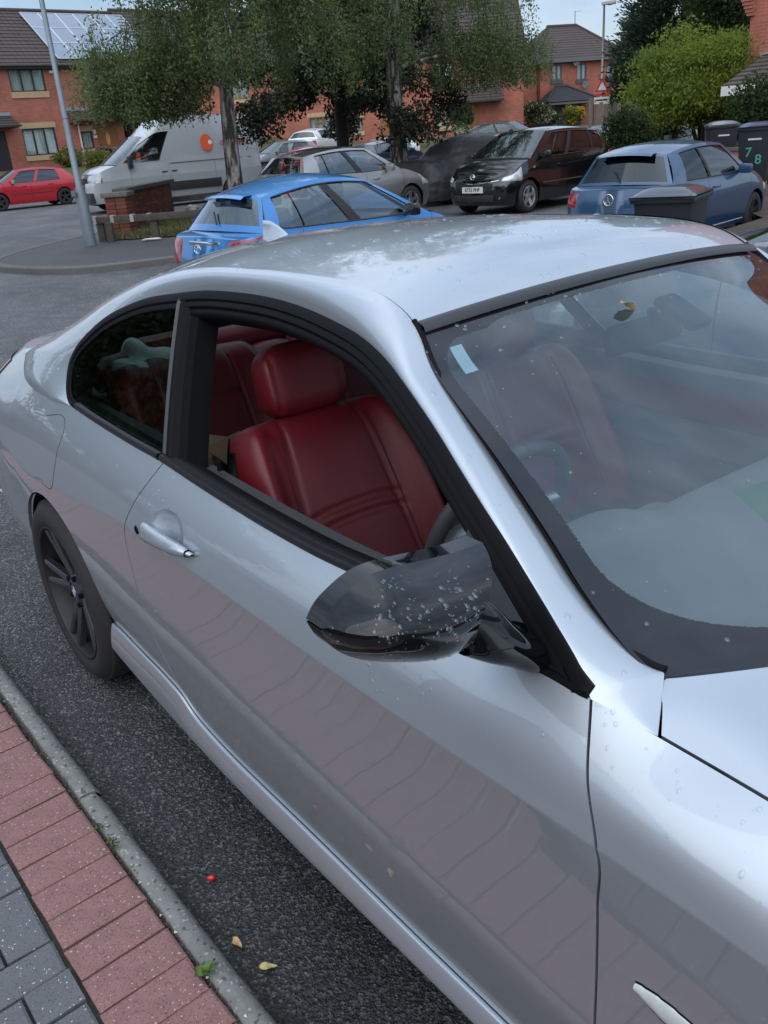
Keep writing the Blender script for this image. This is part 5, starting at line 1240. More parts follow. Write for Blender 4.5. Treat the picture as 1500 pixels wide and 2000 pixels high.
# black people carrier facing us
note, ncar = build_car('black_people_carrier', 'black five-door people carrier facing us with silver wheels and large pale headlights', at_(-10.99, 13.05), rad(-83), hatch(L=4.08, W=1.69, H=1.58, wb=2.6, fx=1.28, paint=blackp, xt=-1.72, xrr=-1.62, xrf=.40, xc=1.22, cowl=1.02, nose=.78, belt=.98, belt_r=1.02, tail=1.0, rw=.58, arc=.05, wins=[(.10, .38), (.44, .74), (.77, .93)], rglass=darkglass, gaps=[-1.05, -.02, 1.05], nsp=5,
   lamps=[('headlight', 1.50, 1.92, .62, .99, headl, .06, -.16), ('tail_lamp', -1.98, -1.60, .70, 1.0, redlens, .0, 0.0), ('indicator', 1.10, 1.16, .82, .86, amber)], plates=[(1, .50, 'BT55 PHP')], plx=.005, badge=[(1, .74, .055, 'ringbar')], bdx=.005, handles=[-.78, .25], sidestrip=(.50, mat('strip_dark', (.05, .05, .052), rough=.3))))
for z in (.68, .72, .76): b = MB(); b.box((2.0-.02*(z-.68)/.04, 0, z), (.03, .78, .012)); b.obj('grille_bar', mat('bar_grey', (.12, .12, .13), rough=.3, metal=.8), note)
for sgn in (1, -1):
    G = Car(hatch(L=4.08, W=1.69, H=1.53, wb=2.6, fx=1.28, xt=-1.72, xrr=-1.62, xrf=.40, xc=1.22, cowl=1.02, nose=.78, belt=.98, belt_r=1.02, tail=1.0)); e = G.surf(np.linspace(1.94, 2.15, 12), np.linspace(.72, .62, 12))*np.array([1, sgn, 1])+np.array([.01, 0, 0]); b = MB(); b.tube(e, .010, 6); b.obj('grille_chrome', chrome, note)
for sgn in (1, -1): b = MB(); b.lathe([(0, .03), (.05, .02), (.055, 0)], 16, 'x', (1.93, sgn*.56, .36)); b.obj('fog_lamp', headl, note, smooth=True)
# slate blue three-door hatchback seen from behind
polo, pc = build_car('slate_blue_hatchback', 'slate blue three-door hatchback seen from behind with a round badge on its tailgate', at_(-6.08, 10.97), rad(98.7), hatch(L=3.97, W=1.68, H=1.53, wb=2.47, fx=1.23, paint=dkblue, xt=-1.58, xrr=-1.40, xrf=.20, rw=.61, belt=.94, belt_r=.96, tail=.92, wins=[(.07, .52), (.55, .84)], frame_black=[(.52, .55)], gaps=[-.52, .98], gapnames=['body', 'door', 'body'], handles=[-.28], rimm=mat('rim_dark', (.03, .03, .032), rough=.4, metal=.6), nsp=6, badge=[(-1, .80, .075, 'vw')], bdx=-.012, plates=[(-1, .42, '')], spoiler=True, sillstrip=mat('sill_pale', (.35, .37, .40), rough=.2, metal=.6), rg=(1, 10), rglass=glass('car_glass_tint', (.12, .13, .14), ior=1.5, facing=.0),  # the sill strip is a pale metallic tube
   lamps=[('headlight', 1.49, 1.90, .62, .90, headl, .02, -.04), ('tail_lamp', -1.93, -1.60, .70, .96, redlens, .05, -.02), ('fog_reflector', -1.86, -1.66, .22, .28, redlens)]))
# red hatchback on the far left
golf, gc = build_car('red_hatchback', 'bright red five-door hatchback with black wheels at the far left, in front of the terrace', at_(-34.7, 9.46), rad(-90.4), hatch(L=4.15, W=1.74, H=1.49, wb=2.51, fx=1.22, paint=redp, xt=-1.78, xrr=-1.50, xrf=.30, xc=1.05, belt=.92, belt_r=.95, tail=.92, wr=.31, rimm=mat('rim_black', (.02, .02, .021), rough=.5), wins=[(.09, .41), (.46, .80)], frame_black=[], sidestrip=(.52, plastic), mirm=mat('mirror_grey', (.25, .25, .25), rough=.3), rglass=darkglass, glass=darkglass))
for k in range(2):
    b = MB(); b.box((-.98+.13*k, .60, 1.10), (.08, .01, .10)); b.obj('sticker', plate_w, golf)
# more cars on the green, too far to show more than body, glass and lamps
far_ = lambda nm_, lab, x, y, hdg, **k: build_car(nm_, lab, at_(x, y), rad(hdg), hatch(**k), 'cars parked round the green')
far_('small_red_hatchback', 'small red hatchback parked beyond the silver hatchback, left of the dark tree trunk', -27.4, 18.4, 128, paint=redp)
far_('navy_hatchback', 'dark navy hatchback with red tail lamps beside the right-hand birch trunk', -26.5, 21.24, 105, paint=navy, L=4.2)
far_('white_hatchback', 'white hatchback facing left just behind the navy hatchback', -29.44, 23.4, -71, paint=whitep, L=4.2, H=1.44)
far_('grey_hatchback', 'grey hatchback far off beyond the rear doors of the white van', -33.2, 20.5, -95, paint=greyp)
far_('white_estate', 'white and dark car far off, left of the white hatchback', -35.2, 23.9, 120, paint=whitep, L=4.4)
far_('black_hatchback', 'black hatchback far off behind the covered car', -27.6, 29.2, 20, paint=blackp)
far_('pale_silver_hatchback', 'pale silver car roof showing between the covered car and the black people carrier', -18.9, 19.9, -83, paint=paintm('paint_pale', (.55, .57, .60), .6), H=1.42)
far_('dark_grey_hatchback', 'dark grey car showing above the tail of the black people carrier', -16.6, 22.6, -83, paint=greyp, H=1.5)
far_('bluish_silver_hatchback', 'bluish silver car with a sloping tail behind the dark bush', -13.4, 20.2, -83, paint=paintm('paint_ice', (.42, .47, .52), .6), H=1.45)
far_('dark_red_hatchback', 'dark red car in the drive behind the bonnet of the white van', -42.5, 16.6, -170, paint=paintm('paint_dark_red', (.12, .010, .018), .3))
# grey saloon parked alongside, only its shoulder showing at the right edge
sal, sc_ = build_car('grey_saloon', 'grey car whose windscreen pillar just shows beside the windscreen of the silver coupe', at_(1.42, 2.80), rad(180), hatch(L=4.5, W=1.76, H=1.50, wb=2.65, fx=1.35, paint=paintm('paint_wet_grey', (.17, .185, .195), .7, .35), boot=True, xt=-1.30, xrr=-.75, xrf=.35, xc=1.15, belt=1.0, belt_r=1.02, cowl=1.03, nose=.8, tail=1.0, wins=[(.09, .42), (.47, .78)], glass=darkglass, rglass=darkglass))
# ---- white high-roof van
van, vc = build_car('white_van', 'white high-roofed delivery van with an orange logo parked behind the brick sign wall', at_(-25.7, 11.55), rad(-95.2), dict(L=5.98, W=2.06, H=2.72, wb=3.75, fx=1.98, belt=1.34, belt_r=1.40, cowl=1.38, nose=1.12, tail=1.40, xt=-2.93, xc=2.02, xrf=1.02, xrr=-2.93, fairing=(.46, .20), wtop=.68, rw=.84, beltw=.97, arc=.12, rdrop=.02, trake=.0, nrake=.28, wr=.345,
    rows=[(.30, .93, .03, .06), (.48, .97, .0, .0), (.66, .985, .0, .0), (.90, 1.0, .0, .03), (1.1, 1.0, .0, .12)], paint=vanw, wins=[(.035, .27)], glass=glass('van_screen', (.55, .60, .56), ior=1.6, facing=.08), rearglass=False, gaps=[-1.2, .35, 1.62], gapnames=['body', 'side_door', 'door', 'body'], handles=[.20, .52], hm=plastic, mirm=plastic, bigmirror=True, seats=[.75], cat='van',
    lamps=[('headlight', 2.50, 2.86, .66, .93, mat('van_lamp', (.30, .34, .36), rough=.1, metal=.5, coat=1, noise=(9, .8, (.08, .09, .10))), .03, -.06), ('tail_lamp', -2.97, -2.90, .45, .98, redlens)],
    boxes=[('grille', (2.90, 0, .86), (.12, .96, .40), plastic), ('bumper', (2.90, 0, .48), (.16, 1.80, .30), mat('bumper_grey', (.035, .036, .038), rough=.6))], badge=[(1, .88, .055, 'oval')], bdx=-.03, plates=[(1, .52, '')], plx=.0, rimm=mat('steel_rim', (.35, .36, .37), rough=.4, metal=.8), nsp=8), cat='van')
for z in (.74, .86, .98): b = MB(); b.box((2.965, 0, z), (.02, .90, .03)); b.obj('grille_bar', chrome, van)
sm = mat('side_moulding', (.02, .02, .022), rough=.6)
for sgn in (1, -1):
    b = MB(); b.box((.0, sgn*1.025, .62), (2.7, .03, .26)); b.obj('side_moulding', sm, van, bevel=.008)
    b = MB(); b.tube([(-2.5, sgn*1.005, 1.30), (.3, sgn*1.005, 1.30)], .018, 6); b.obj('door_rail', mat('rail_grey', (.10, .105, .11), rough=.5), van)  # door rail drawn as an even dark grey tube
    for z in (1.55, 2.22): b = MB(); b.tube([(-2.8, sgn*(1.0-.16*(z-1.4)/1.25-.012), z), (.4, sgn*(1.0-.16*(z-1.4)/1.25-.012), z)], .010, 5); b.obj('panel_swage', vanw, van)
orange = mat('logo_orange', (.62, .10, .025), rough=.4); lred = mat('logo_red', (.42, .05, .05), rough=.4)
b = MB(); th = np.linspace(0, 2*PI, 40, endpoint=False); b.prism(np.stack([.20*np.cos(th), .25*np.sin(th)], -1), 0, .004, 'y'); lg = b.obj('logo_disc', orange, van); lg.location = (-1.02, .992, 1.82); lg.rotation_euler = (rad(7.3), 0, 0)
b = MB(); b.prism(np.stack([.06*np.cos(th), .07*np.sin(th)], -1), -.003, .0, 'y'); o = b.obj('logo_dot', plate_w, van); o.location = (-1.14, 1.000, 1.82); o.rotation_euler = (rad(7.3), 0, 0)
text('openfibre', .30, lred, van, (-1.90, 1.012, 1.80), (rad(82), 0, PI), bold=True, sx=.72)
# driver in an orange hi-vis vest
def person(name, label, loc, rz, joints, bones, radii, m, parts):
    T = thing(name, label, 'person', loc, rz); bm = bmesh.new(); vs = [bm.verts.new(j) for j in joints]
    for a, b_ in bones: bm.edges.new((vs[a], vs[b_]))
    me = bpy.data.meshes.new('body'); bm.to_mesh(me); bm.free(); o = link('body', me, m, T)
    mod = o.modifiers.new('skin', 'SKIN')
    if not me.skin_vertices: pass
    for sv, r_ in zip(me.skin_vertices[0].data if me.skin_vertices else [], radii): sv.radius = (r_, r_*.8)
    o.modifiers.new('sub', 'SUBSURF').levels = 1; return T, o
bpy.context.view_layer.update()
pj = [(0, 0, 0), (.02, 0, .22), (.03, 0, .42), (.04, 0, .52), (.05, 0, .60), (.07, 0, .72), (.03, .19, .42), (.10, .24, .20), (.32, .18, .16), (.03, -.19, .42), (.10, -.24, .20), (.32, -.18, .16), (.22, .11, -.02), (.46, .12, .0), (.48, .12, -.34), (.22, -.11, -.02), (.46, -.12, .0), (.48, -.12, -.34)]
pb_ = [(0, 1), (1, 2), (2, 3), (3, 4), (4, 5), (2, 6), (6, 7), (7, 8), (2, 9), (9, 10), (10, 11), (0, 12), (12, 13), (13, 14), (0, 15), (15, 16), (16, 17)]
pr_ = [.16, .15, .16, .07, .085, .10, .075, .05, .04, .075, .05, .04, .09, .075, .05, .09, .075, .05]
def skin_person(name, label, loc, rz):
    T = thing(name, label, 'person', loc, rz); b = MB()
    me = bpy.data.meshes.new('body'); me.from_pydata(pj, pb_, []); o = link('body', me, mat('dark_clothes', (.02, .022, .03), rough=.9), T)
    bm = bmesh.new(); bm.from_mesh(me); ly = bm.verts.layers.skin.verify(); bm.verts.ensure_lookup_table()
    for v, r_ in zip(bm.verts, pr_): v[ly].radius = (r_, r_*.85)
    bm.verts[0][ly].use_root = True; bm.to_mesh(me); bm.free(); o.modifiers.new('skin', 'SKIN'); o.modifiers.new('sub', 'SUBSURF').levels = 2
    b = MB(); b.lathe([(.001, .02), (.16, .02), (.178, .10), (.172, .26), (.185, .36), (.15, .46), (.09, .50)], 20, 'z', (.02, 0, 0)); v_ = b.obj('vest', mat('hi_vis_orange', (.75, .13, .02), rough=.7), T, smooth=True); v_.scale = (.95, 1.12, 1)
    b = MB(); b.lathe([(.001, -.12), (.05, -.11), (.078, -.03), (.085, .03), (.07, .09), (.001, .12)], 16, 'z', (.06, 0, .66)); b.obj('face', mat('skin', (.35, .20, .14), rough=.6), T, smooth=True)
    b = MB(); b.lathe([(.092, .0), (.09, .05), (.06, .11), (.001, .13)], 16, 'z', (.05, 0, .66)); b.obj('hair', mat('hair', (.02, .014, .01), rough=.9), T, smooth=True)
    return T
Mv = Matrix.Translation(van.location) @ Matrix.Rotation(rad(-95.2), 4, 'Z'); pl_ = Mv @ Vector((1.0, .52, 1.18))
skin_person('person', 'person in an orange high-visibility vest sitting at the window of the white van', pl_, rad(-95.2))
# ---- car under a black cover
cov = thing('covered_car', 'car hidden under a wrinkled black cover beside the black people carrier', 'covered car', at_(-14.6, 14.3), rad(-83))
xx = np.linspace(-2.15, 2.15, 90); ztop = pchip([-2.15, -2.0, -1.6, -.9, -.2, .5, 1.0, 1.5, 2.0, 2.15], [.30, .85, 1.05, 1.42, 1.47, 1.36, 1.08, .98, .78, .28], xx); hw_ = pchip([-2.15, -1.9, -1, 1, 1.9, 2.15], [.62, .82, .90, .90, .80, .55], xx)
a = np.linspace(0, PI, 60); P = []
g = np.random.default_rng(3); wk = [(g.normal(size=3)*np.array([5, 5, 9]), g.uniform(0, 6)) for _ in range(9)]
for x, zt, hw in zip(xx, ztop, hw_):
    y = hw*np.sign(np.cos(a))*np.abs(np.cos(a))**.55; z = .12+(zt-.12)*np.sin(a)**.62; p = np.stack([np.full(60, x), y*(1-.16*(z/1.5)**2), z], -1)
    n_ = sum(np.abs(np.sin(p@k+o_))**.5 for k, o_ in wk)/9; p += (n_[:, None]-.7)*.12*np.stack([0*a, np.cos(a), np.sin(a)], -1); P.append(p)
P = np.stack(P); link('cover', npmesh('cover', P.reshape(-1, 3), gridf(90, 60)), mat('tarpaulin', (.013, .013, .015), rough=.5, bump=(9, .5, .03), noise=(3, .5, (.022, .022, .025))), cov)
b = MB(); b.box((0, 0, .25), (3.6, 1.5, .2)); b.obj('chassis', lining, cov)
for wx in (-1.25, 1.3):
    for sgn in (1, -1): b = MB(); b.lathe([(.0, -.1), (.26, -.1), (.31, -.05), (.31, .08), (0, .1)], 24, 'y', (wx, sgn*.72, .31)); b.obj('wheel', tyre_m, cov, smooth=True)
# ================================================================== setting: island, houses, trees, street things
def poly_sheet(name, pts, z, m, kind='structure', parent=None):
    from mathutils.geometry import tessellate_polygon
    tr = tessellate_polygon([[Vector((p[0], p[1], 0)) for p in pts]]); V = np.array([(p[0], p[1], z if not callable(z) else z(*p)) for p in pts])
    F = np.array(tr); me = npmesh(name, V, F, False); me2 = recalc(me)
    if me.polygons and sum(p.normal.z for p in me.polygons) < 0: me.flip_normals()
    return link(name, me, m, parent, kind=kind)
pathm = mat('path_tarmac', (.055, .055, .058), rough=.7, noise=[(1.2, .7, (.038, .038, .041)), (14, .5, (.075, .075, .076))], bump=(180, .6, .003))
isl = np.array([(-10.75, 5.0), (-10.87, 4.34), (-11.05, 3.6), (-11.39, 3.08), (-12.2, 2.70), (-13.1, 2.52), (-13.9, 2.64), (-14.6, 3.0), (-15.5, 3.8), (-16.7, 5.2), (-18.4, 7.2), (-20.0, 10), (-20.3, 16), (-14.3, 16.2), (-14.25, 8.2), (-13.2, 7.0), (-11.8, 6.2), (-11.0, 5.7)])
ks_ = np.arange(len(isl)+1); iso = pchip(ks_, np.concatenate([isl, isl[:1]]), np.linspace(0, len(isl), 120))[:-1]
poly_sheet('footpath', iso, .105, pathm)
T_ = np.roll(iso, -1, 0)-np.roll(iso, 1, 0); T_ /= np.linalg.norm(T_, axis=1)[:, None]; nr = np.stack([T_[:, 1], -T_[:, 0]], -1)
if np.sum((iso-iso.mean(0))*nr) < 0: nr = -nr
P = np.stack([np.concatenate([iso+nr*o_, np.full((len(iso), 1), z)], 1) for o_, z in ((-.002, .10), (0, .112), (.10, .110), (.125, .09), (.13, -.30))], 1)
me = npmesh('island_kerb', P.reshape(-1, 3), gridf(len(iso), 5, cu=True)); recalc(me, .6); link('island_kerb', me, mat('kerb_old', (.13, .128, .12), rough=.9, noise=[(2.5, .7, (.085, .083, .08)), (30, .5, (.16, .155, .145))], bump=(90, .5, .004)), kind='structure')
turf = np.array([(-14.75, 5.05), (-14.1, 5.6), (-13.55, 6.5), (-14.0, 7.6), (-14.5, 8.6), (-14.5, 15.9), (-20.0, 15.9), (-19.7, 10.0), (-18.2, 7.5), (-16.4, 5.75), (-15.2, 4.95)])
turfm = mat('turf', (.085, .078, .035), rough=.95, noise=[(1.1, .8, (.14, .115, .060)), (9, .7, (.05, .058, .022))], bump=(60, .8, .02))
poly_sheet('turf', turf, .125, turfm)
def blades(name, inside, n_, z, hgt, cols, seed, w=.012):
    g = np.random.default_rng(seed); pts = inside(n_, g); k = len(pts); hh = hgt*g.uniform(.4, 1.2, k); a = g.uniform(0, 6.28, k); lean = g.normal(0, .35, (k, 2))*hh[:, None]
    zz = z(pts) if callable(z) else np.full(k, z)
    d = np.stack([np.cos(a), np.sin(a)], -1)*w
    V = np.stack([np.c_[pts-d, zz], np.c_[pts+d, zz], np.c_[pts+lean, zz+hh]], 1); o = link(name, npmesh(name, V.reshape(-1, 3), np.arange(3*k).reshape(-1, 3), False), None, kind='stuff')
    for c_ in cols: o.data.materials.append(c_)
    o.data.polygons.foreach_set('material_index', g.integers(0, len(cols), k).astype(np.int32)); return o
def in_poly(pg):
    def f(n_, g):
        lo, hi = pg.min(0), pg.max(0); p = g.uniform(lo, hi, (n_, 2)); x, y = p.T; ins = np.zeros(n_, bool); j = len(pg)-1
        for i in range(len(pg)):
            c_ = ((pg[i, 1] > y) != (pg[j, 1] > y)) & (x < (pg[j, 0]-pg[i, 0])*(y-pg[i, 1])/(pg[j, 1]-pg[i, 1]+1e-12)+pg[i, 0]); ins ^= c_; j = i
        return p[ins]
    return f
gr = [mat('grass_dry', (.19, .155, .075), rough=.9), mat('grass_olive', (.10, .105, .04), rough=.9), mat('grass_green', (.06, .085, .028), rough=.9)]
blades('rough_grass', in_poly(turf), 40000, .125, .10, gr, 5)
# lawn on the rising ground round the green, and gardens of the left terrace
def terr(name, x0, x1, y0, y1, n_, m, lift=.02, cond=None):
    X, Y = np.meshgrid(np.linspace(x0, x1, n_), np.linspace(y0, y1, n_), indexing='ij'); G = np.stack([X, Y, gz(X, Y)+lift], -1); F = gridf(n_, n_)
    if cond is not None: c_ = G.reshape(-1, 3)[F].mean(1); F = F[cond(c_[:, 0], c_[:, 1])]
    return link(name, npmesh(name, G.reshape(-1, 3), F), m, kind='structure')
lawnm = mat('lawn', (.075, .085, .035), rough=.95, noise=[(.5, .7, (.13, .115, .055)), (6, .6, (.05, .065, .022))], bump=(30, .7, .03))
brg_ = lambda x, y: np.arctan2(y+1.5, x-2.6)
terr('lawn', -58, 10, 14, 70, 110, lawnm, cond=lambda x, y: (np.hypot(x-2.6, y+1.5) > 38.5) & (brg_(x, y) > rad(98)) & (brg_(x, y) < rad(155)))
terr('front_gardens', -60, -38.8, -10, 40, 60, lawnm, lift=.025, cond=lambda x, y: brg_(x, y) > rad(153))
# ------------------------------------------------------------------ houses
def brickwork(name, a, b_, mortar, scale=4.6):
    m = bpy.data.materials.new(name); m.use_nodes = True; n = m.node_tree.nodes; l = m.node_tree.links; p = n['Principled BSDF']
    t = n.new('ShaderNodeTexCoord'); mp = n.new('ShaderNodeMapping'); mp.inputs['Rotation'].default_value = (PI/2, 0, 0); l.new(t.outputs['Object'], mp.inputs['Vector'])
    sx = n.new('ShaderNodeSeparateXYZ'); l.new(t.outputs['Object'], sx.inputs[0]); ad = n.new('ShaderNodeMath'); ad.operation = 'ADD'; l.new(sx.outputs[0], ad.inputs[0]); l.new(sx.outputs[1], ad.inputs[1])
    cx = n.new('ShaderNodeCombineXYZ'); l.new(ad.outputs[0], cx.inputs[0]); l.new(sx.outputs[2], cx.inputs[1])
    br = n.new('ShaderNodeTexBrick'); br.inputs['Scale'].default_value = 1; br.inputs['Brick Width'].default_value = .225; br.inputs['Row Height'].default_value = .075; br.inputs['Mortar Size'].default_value = .006
    br.inputs['Color1'].default_value = (*a, 1); br.inputs['Color2'].default_value = (*b_, 1); br.inputs['Mortar'].default_value = (*mortar, 1); l.new(cx.outputs[0], br.inputs['Vector'])
    nz_ = n.new('ShaderNodeTexNoise'); nz_.inputs['Scale'].default_value = .9; nz_.inputs['Detail'].default_value = 6; l.new(t.outputs['Object'], nz_.inputs['Vector'])
    mr_ = n.new('ShaderNodeMapRange'); mr_.inputs[1].default_value = .3; mr_.inputs[2].default_value = .7; mr_.inputs[3].default_value = .78; mr_.inputs[4].default_value = 1.2; l.new(nz_.outputs[0], mr_.inputs[0])
    vm = n.new('ShaderNodeVectorMath'); vm.operation = 'SCALE'; l.new(br.outputs[0], vm.inputs[0]); l.new(mr_.outputs[0], vm.inputs['Scale']); l.new(vm.outputs[0], p.inputs['Base Color'])
    bu = n.new('ShaderNodeBump'); bu.inputs['Strength'].default_value = .5; bu.inputs['Distance'].default_value = .006; bu.invert = True; l.new(br.outputs['Fac'], bu.inputs['Height']); l.new(bu.outputs[0], p.inputs['Normal']); p.inputs['Roughness'].default_value = .9; return m
redbrick = brickwork('brick_red', (.40, .125, .082), (.32, .095, .065), (.30, .20, .16))
tile = mat('roof_tile', (.062, .048, .044), rough=.8, noise=[(1.2, .7, (.040, .033, .033)), (14, .6, (.085, .066, .058))])
tile2 = mat('roof_tile_slate', (.040, .042, .048), rough=.7, noise=[(2, .7, (.028, .03, .035))])
cream = mat('cream_brick', (.46, .33, .20), rough=.9, noise=(7, .5, (.36, .25, .15))); fascia = mat('fascia', (.03, .028, .027), rough=.6); fasgrey = mat('fascia_grey', (.12, .125, .14), rough=.6)
frame_d = mat('frame_brown', (.022, .017, .015), rough=.5); frame_t = mat('frame_tan', (.20, .10, .045), rough=.6); curtain = mat('net_curtain', (.55, .60, .58), rough=.95, noise=(9, .6, (.42, .50, .48)))
winglass = glass('house_glass', (.75, .80, .80), ior=1.5, facing=.05)
wood_door = mat('door_tan', (.26, .105, .035), rough=.5, noise=(6, .5, (.19, .07, .022))); dark_door = mat('door_dark', (.020, .016, .015), rough=.5); white_pl = mat('white_plastic', (.66, .67, .66), rough=.4); grey_pl = mat('grey_plastic', (.16, .17, .18), rough=.5)
def wall_with_holes(b, x0, x1, z0, z1, holes, y=0, t=.10):
    xs_ = sorted({x0, x1, *[h[0] for h in holes], *[h[1] for h in holes]}); zs_ = sorted({z0, z1, *[h[2] for h in holes], *[h[3] for h in holes]})
    xs_ = [v for v in xs_ if x0 <= v <= x1]; zs_ = [v for v in zs_ if z0 <= v <= z1]
    for i in range(len(xs_)-1):
        for j in range(len(zs_)-1):
            cx, cz = (xs_[i]+xs_[i+1])/2, (zs_[j]+zs_[j+1])/2
            if any(h[0] < cx < h[1] and h[2] < cz < h[3] for h in holes): continue
            b.add([(xs_[i], y, zs_[j]), (xs_[i+1], y, zs_[j]), (xs_[i+1], y, zs_[j+1]), (xs_[i], y, zs_[j+1])], [(0, 1, 2, 3)])
    for h in holes:
        a, c_, d_, e = h[:4]; b.add([(a, y, d_), (c_, y, d_), (c_, y, e), (a, y, e), (a, y+t, d_), (c_, y+t, d_), (c_, y+t, e), (a, y+t, e)], [(0, 4, 5, 1), (1, 5, 6, 2), (2, 6, 7, 3), (3, 7, 4, 0)])
def window(T, x0, x1, z0, z1, nl, fm=frame_d, y=0, cur=True, topl=None, sill=None, head=None):
    W0 = link('window', None, None, T); fr = .055; b = MB()
    for a, c_, d_, e in ((x0, x1, z1-fr, z1), (x0, x1, z0, z0+fr), (x0, x0+fr, z0+fr, z1-fr), (x1-fr, x1, z0+fr, z1-fr)): b.box(((a+c_)/2, y+.05, (d_+e)/2), (c_-a, .06, e-d_))
    for k in range(1, nl): x = x0+(x1-x0)*k/nl; b.box((x, y+.05, (z0+z1)/2), (fr*1.5, .055, z1-z0-2*fr))
    if topl is not None: b.box(((x0+x1)/2, y+.05, z1-(z1-z0)*.3), ((x1-x0)/nl, .05, fr))
    b.obj('frame', fm, W0)
    for k in range(nl):
        a = x0+(x1-x0)*k/nl+fr*.7; c_ = x0+(x1-x0)*(k+1)/nl-fr*.7; b = MB(); b.add([(a, y+.06, z0+fr), (c_, y+.06, z0+fr), (c_, y+.06, z1-fr), (a, y+.06, z1-fr)], [(0, 1, 2, 3)]); b.obj('pane', winglass, W0)
    if cur:
        b = MB(); xx_ = np.linspace(x0, x1, 40); yy_ = y+.16+.03*np.sin(xx_*38)
        P_ = np.stack([np.stack([xx_, yy_, np.full(40, z)], -1) for z in (z0, z1)], 1); b.add(P_.reshape(-1, 3), gridf(40, 2)); b.obj('curtain', curtain, W0, smooth=True)
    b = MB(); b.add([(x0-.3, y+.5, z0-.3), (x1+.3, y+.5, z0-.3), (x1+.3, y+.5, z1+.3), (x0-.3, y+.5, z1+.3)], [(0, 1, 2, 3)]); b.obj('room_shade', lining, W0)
    if sill is not None: b = MB(); b.box(((x0+x1)/2, y-.02, z0-sill[0]/2), (x1-x0+.16, .09, sill[0])); b.obj('sill', sill[1], W0)
    if head is not None: b = MB(); b.box(((x0+x1)/2, y+.012, z1+head[0]/2+.0), (x1-x0+.18, .05, head[0])); b.obj('lintel', head[1], W0)
    return W0
def tiles_slope(T, name, x0, x1, y0, z0, y1, z1, course, m, kind='stuff'):
    """overlapping tile courses up a slope, each course a step; joints between tiles are notches"""
    n_ = max(2, int(math.hypot(y1-y0, z1-z0)/course)); b = MB(); d = np.array([y1-y0, z1-z0])/n_; nrm = np.array([-(z1-z0), y1-y0]); nrm = nrm/np.linalg.norm(nrm)
    if nrm[1] < 0: nrm = -nrm
    g = np.random.default_rng(int(abs(x0*10)+n_)); w_ = .33; nx = max(1, int((x1-x0)/w_))
    for k in range(n_):
        a = np.array([y0, z0])+d*k; e = a+d*1.06; lift = nrm*.035
        for i in range(nx):
            xa = x0+(x1-x0)*i/nx+.006; xb = x0+(x1-x0)*(i+1)/nx-.006; j = g.normal(0, .004)
            p0 = a+lift*(1+j*8); p1 = e
            b.add([(xa, p0[0], p0[1]), (xb, p0[0], p0[1]), (xb, p1[0], p1[1]), (xa, p1[0], p1[1]), (xa, a[0], a[1]-.01), (xb, a[0], a[1]-.01)], [(0, 1, 2, 3), (4, 5, 1, 0)])
    return b.obj(name, m, T, kind=kind)
def door(T, x0, x1, z0, z1, m, y=0, pane=None):
    D0 = link('door', None, None, T); b = MB(); b.box(((x0+x1)/2, y+.06, (z0+z1)/2), (x1-x0, .05, z1-z0)); b.obj('door_leaf', m, D0)
    if pane: b = MB(); th = np.linspace(0, 2*PI, 20, endpoint=False); b.prism(np.stack([(x0+x1)/2+.13*np.cos(th), z0+(z1-z0)*.62+.34*np.sin(th)], -1), y+.02, y+.034); b.obj('door_light', pane, D0)
    b = MB(); b.box((x0+.10, y+.02, z0+(z1-z0)*.47), (.03, .05, .14)); b.obj('handle', chrome, D0)
def porch(T, x0, x1, z0, z1, dep, m=tile, posts=False):
    b = MB(); b.box(((x0+x1)/2, -dep/2, z0-.05), (x1-x0-.1, dep, .10)); b.obj('porch_soffit', mat('porch_wood', (.14, .05, .03), rough=.7), T)
    tiles_slope(T, 'porch_tiles', x0, x1, -dep-.08, z0, 0, z1, .24, m)
    b = MB(); b.box(((x0+x1)/2, -dep-.10, z0-.02), (x1-x0+.1, .08, .09)); b.obj('porch_gutter', fascia, T)
    b = MB(); b.box(((x0+x1)/2, -.04, z1+.09), (x1-x0, .10, .16)); b.obj('lead_flashing', mat('lead', (.23, .27, .32), rough=.5), T)
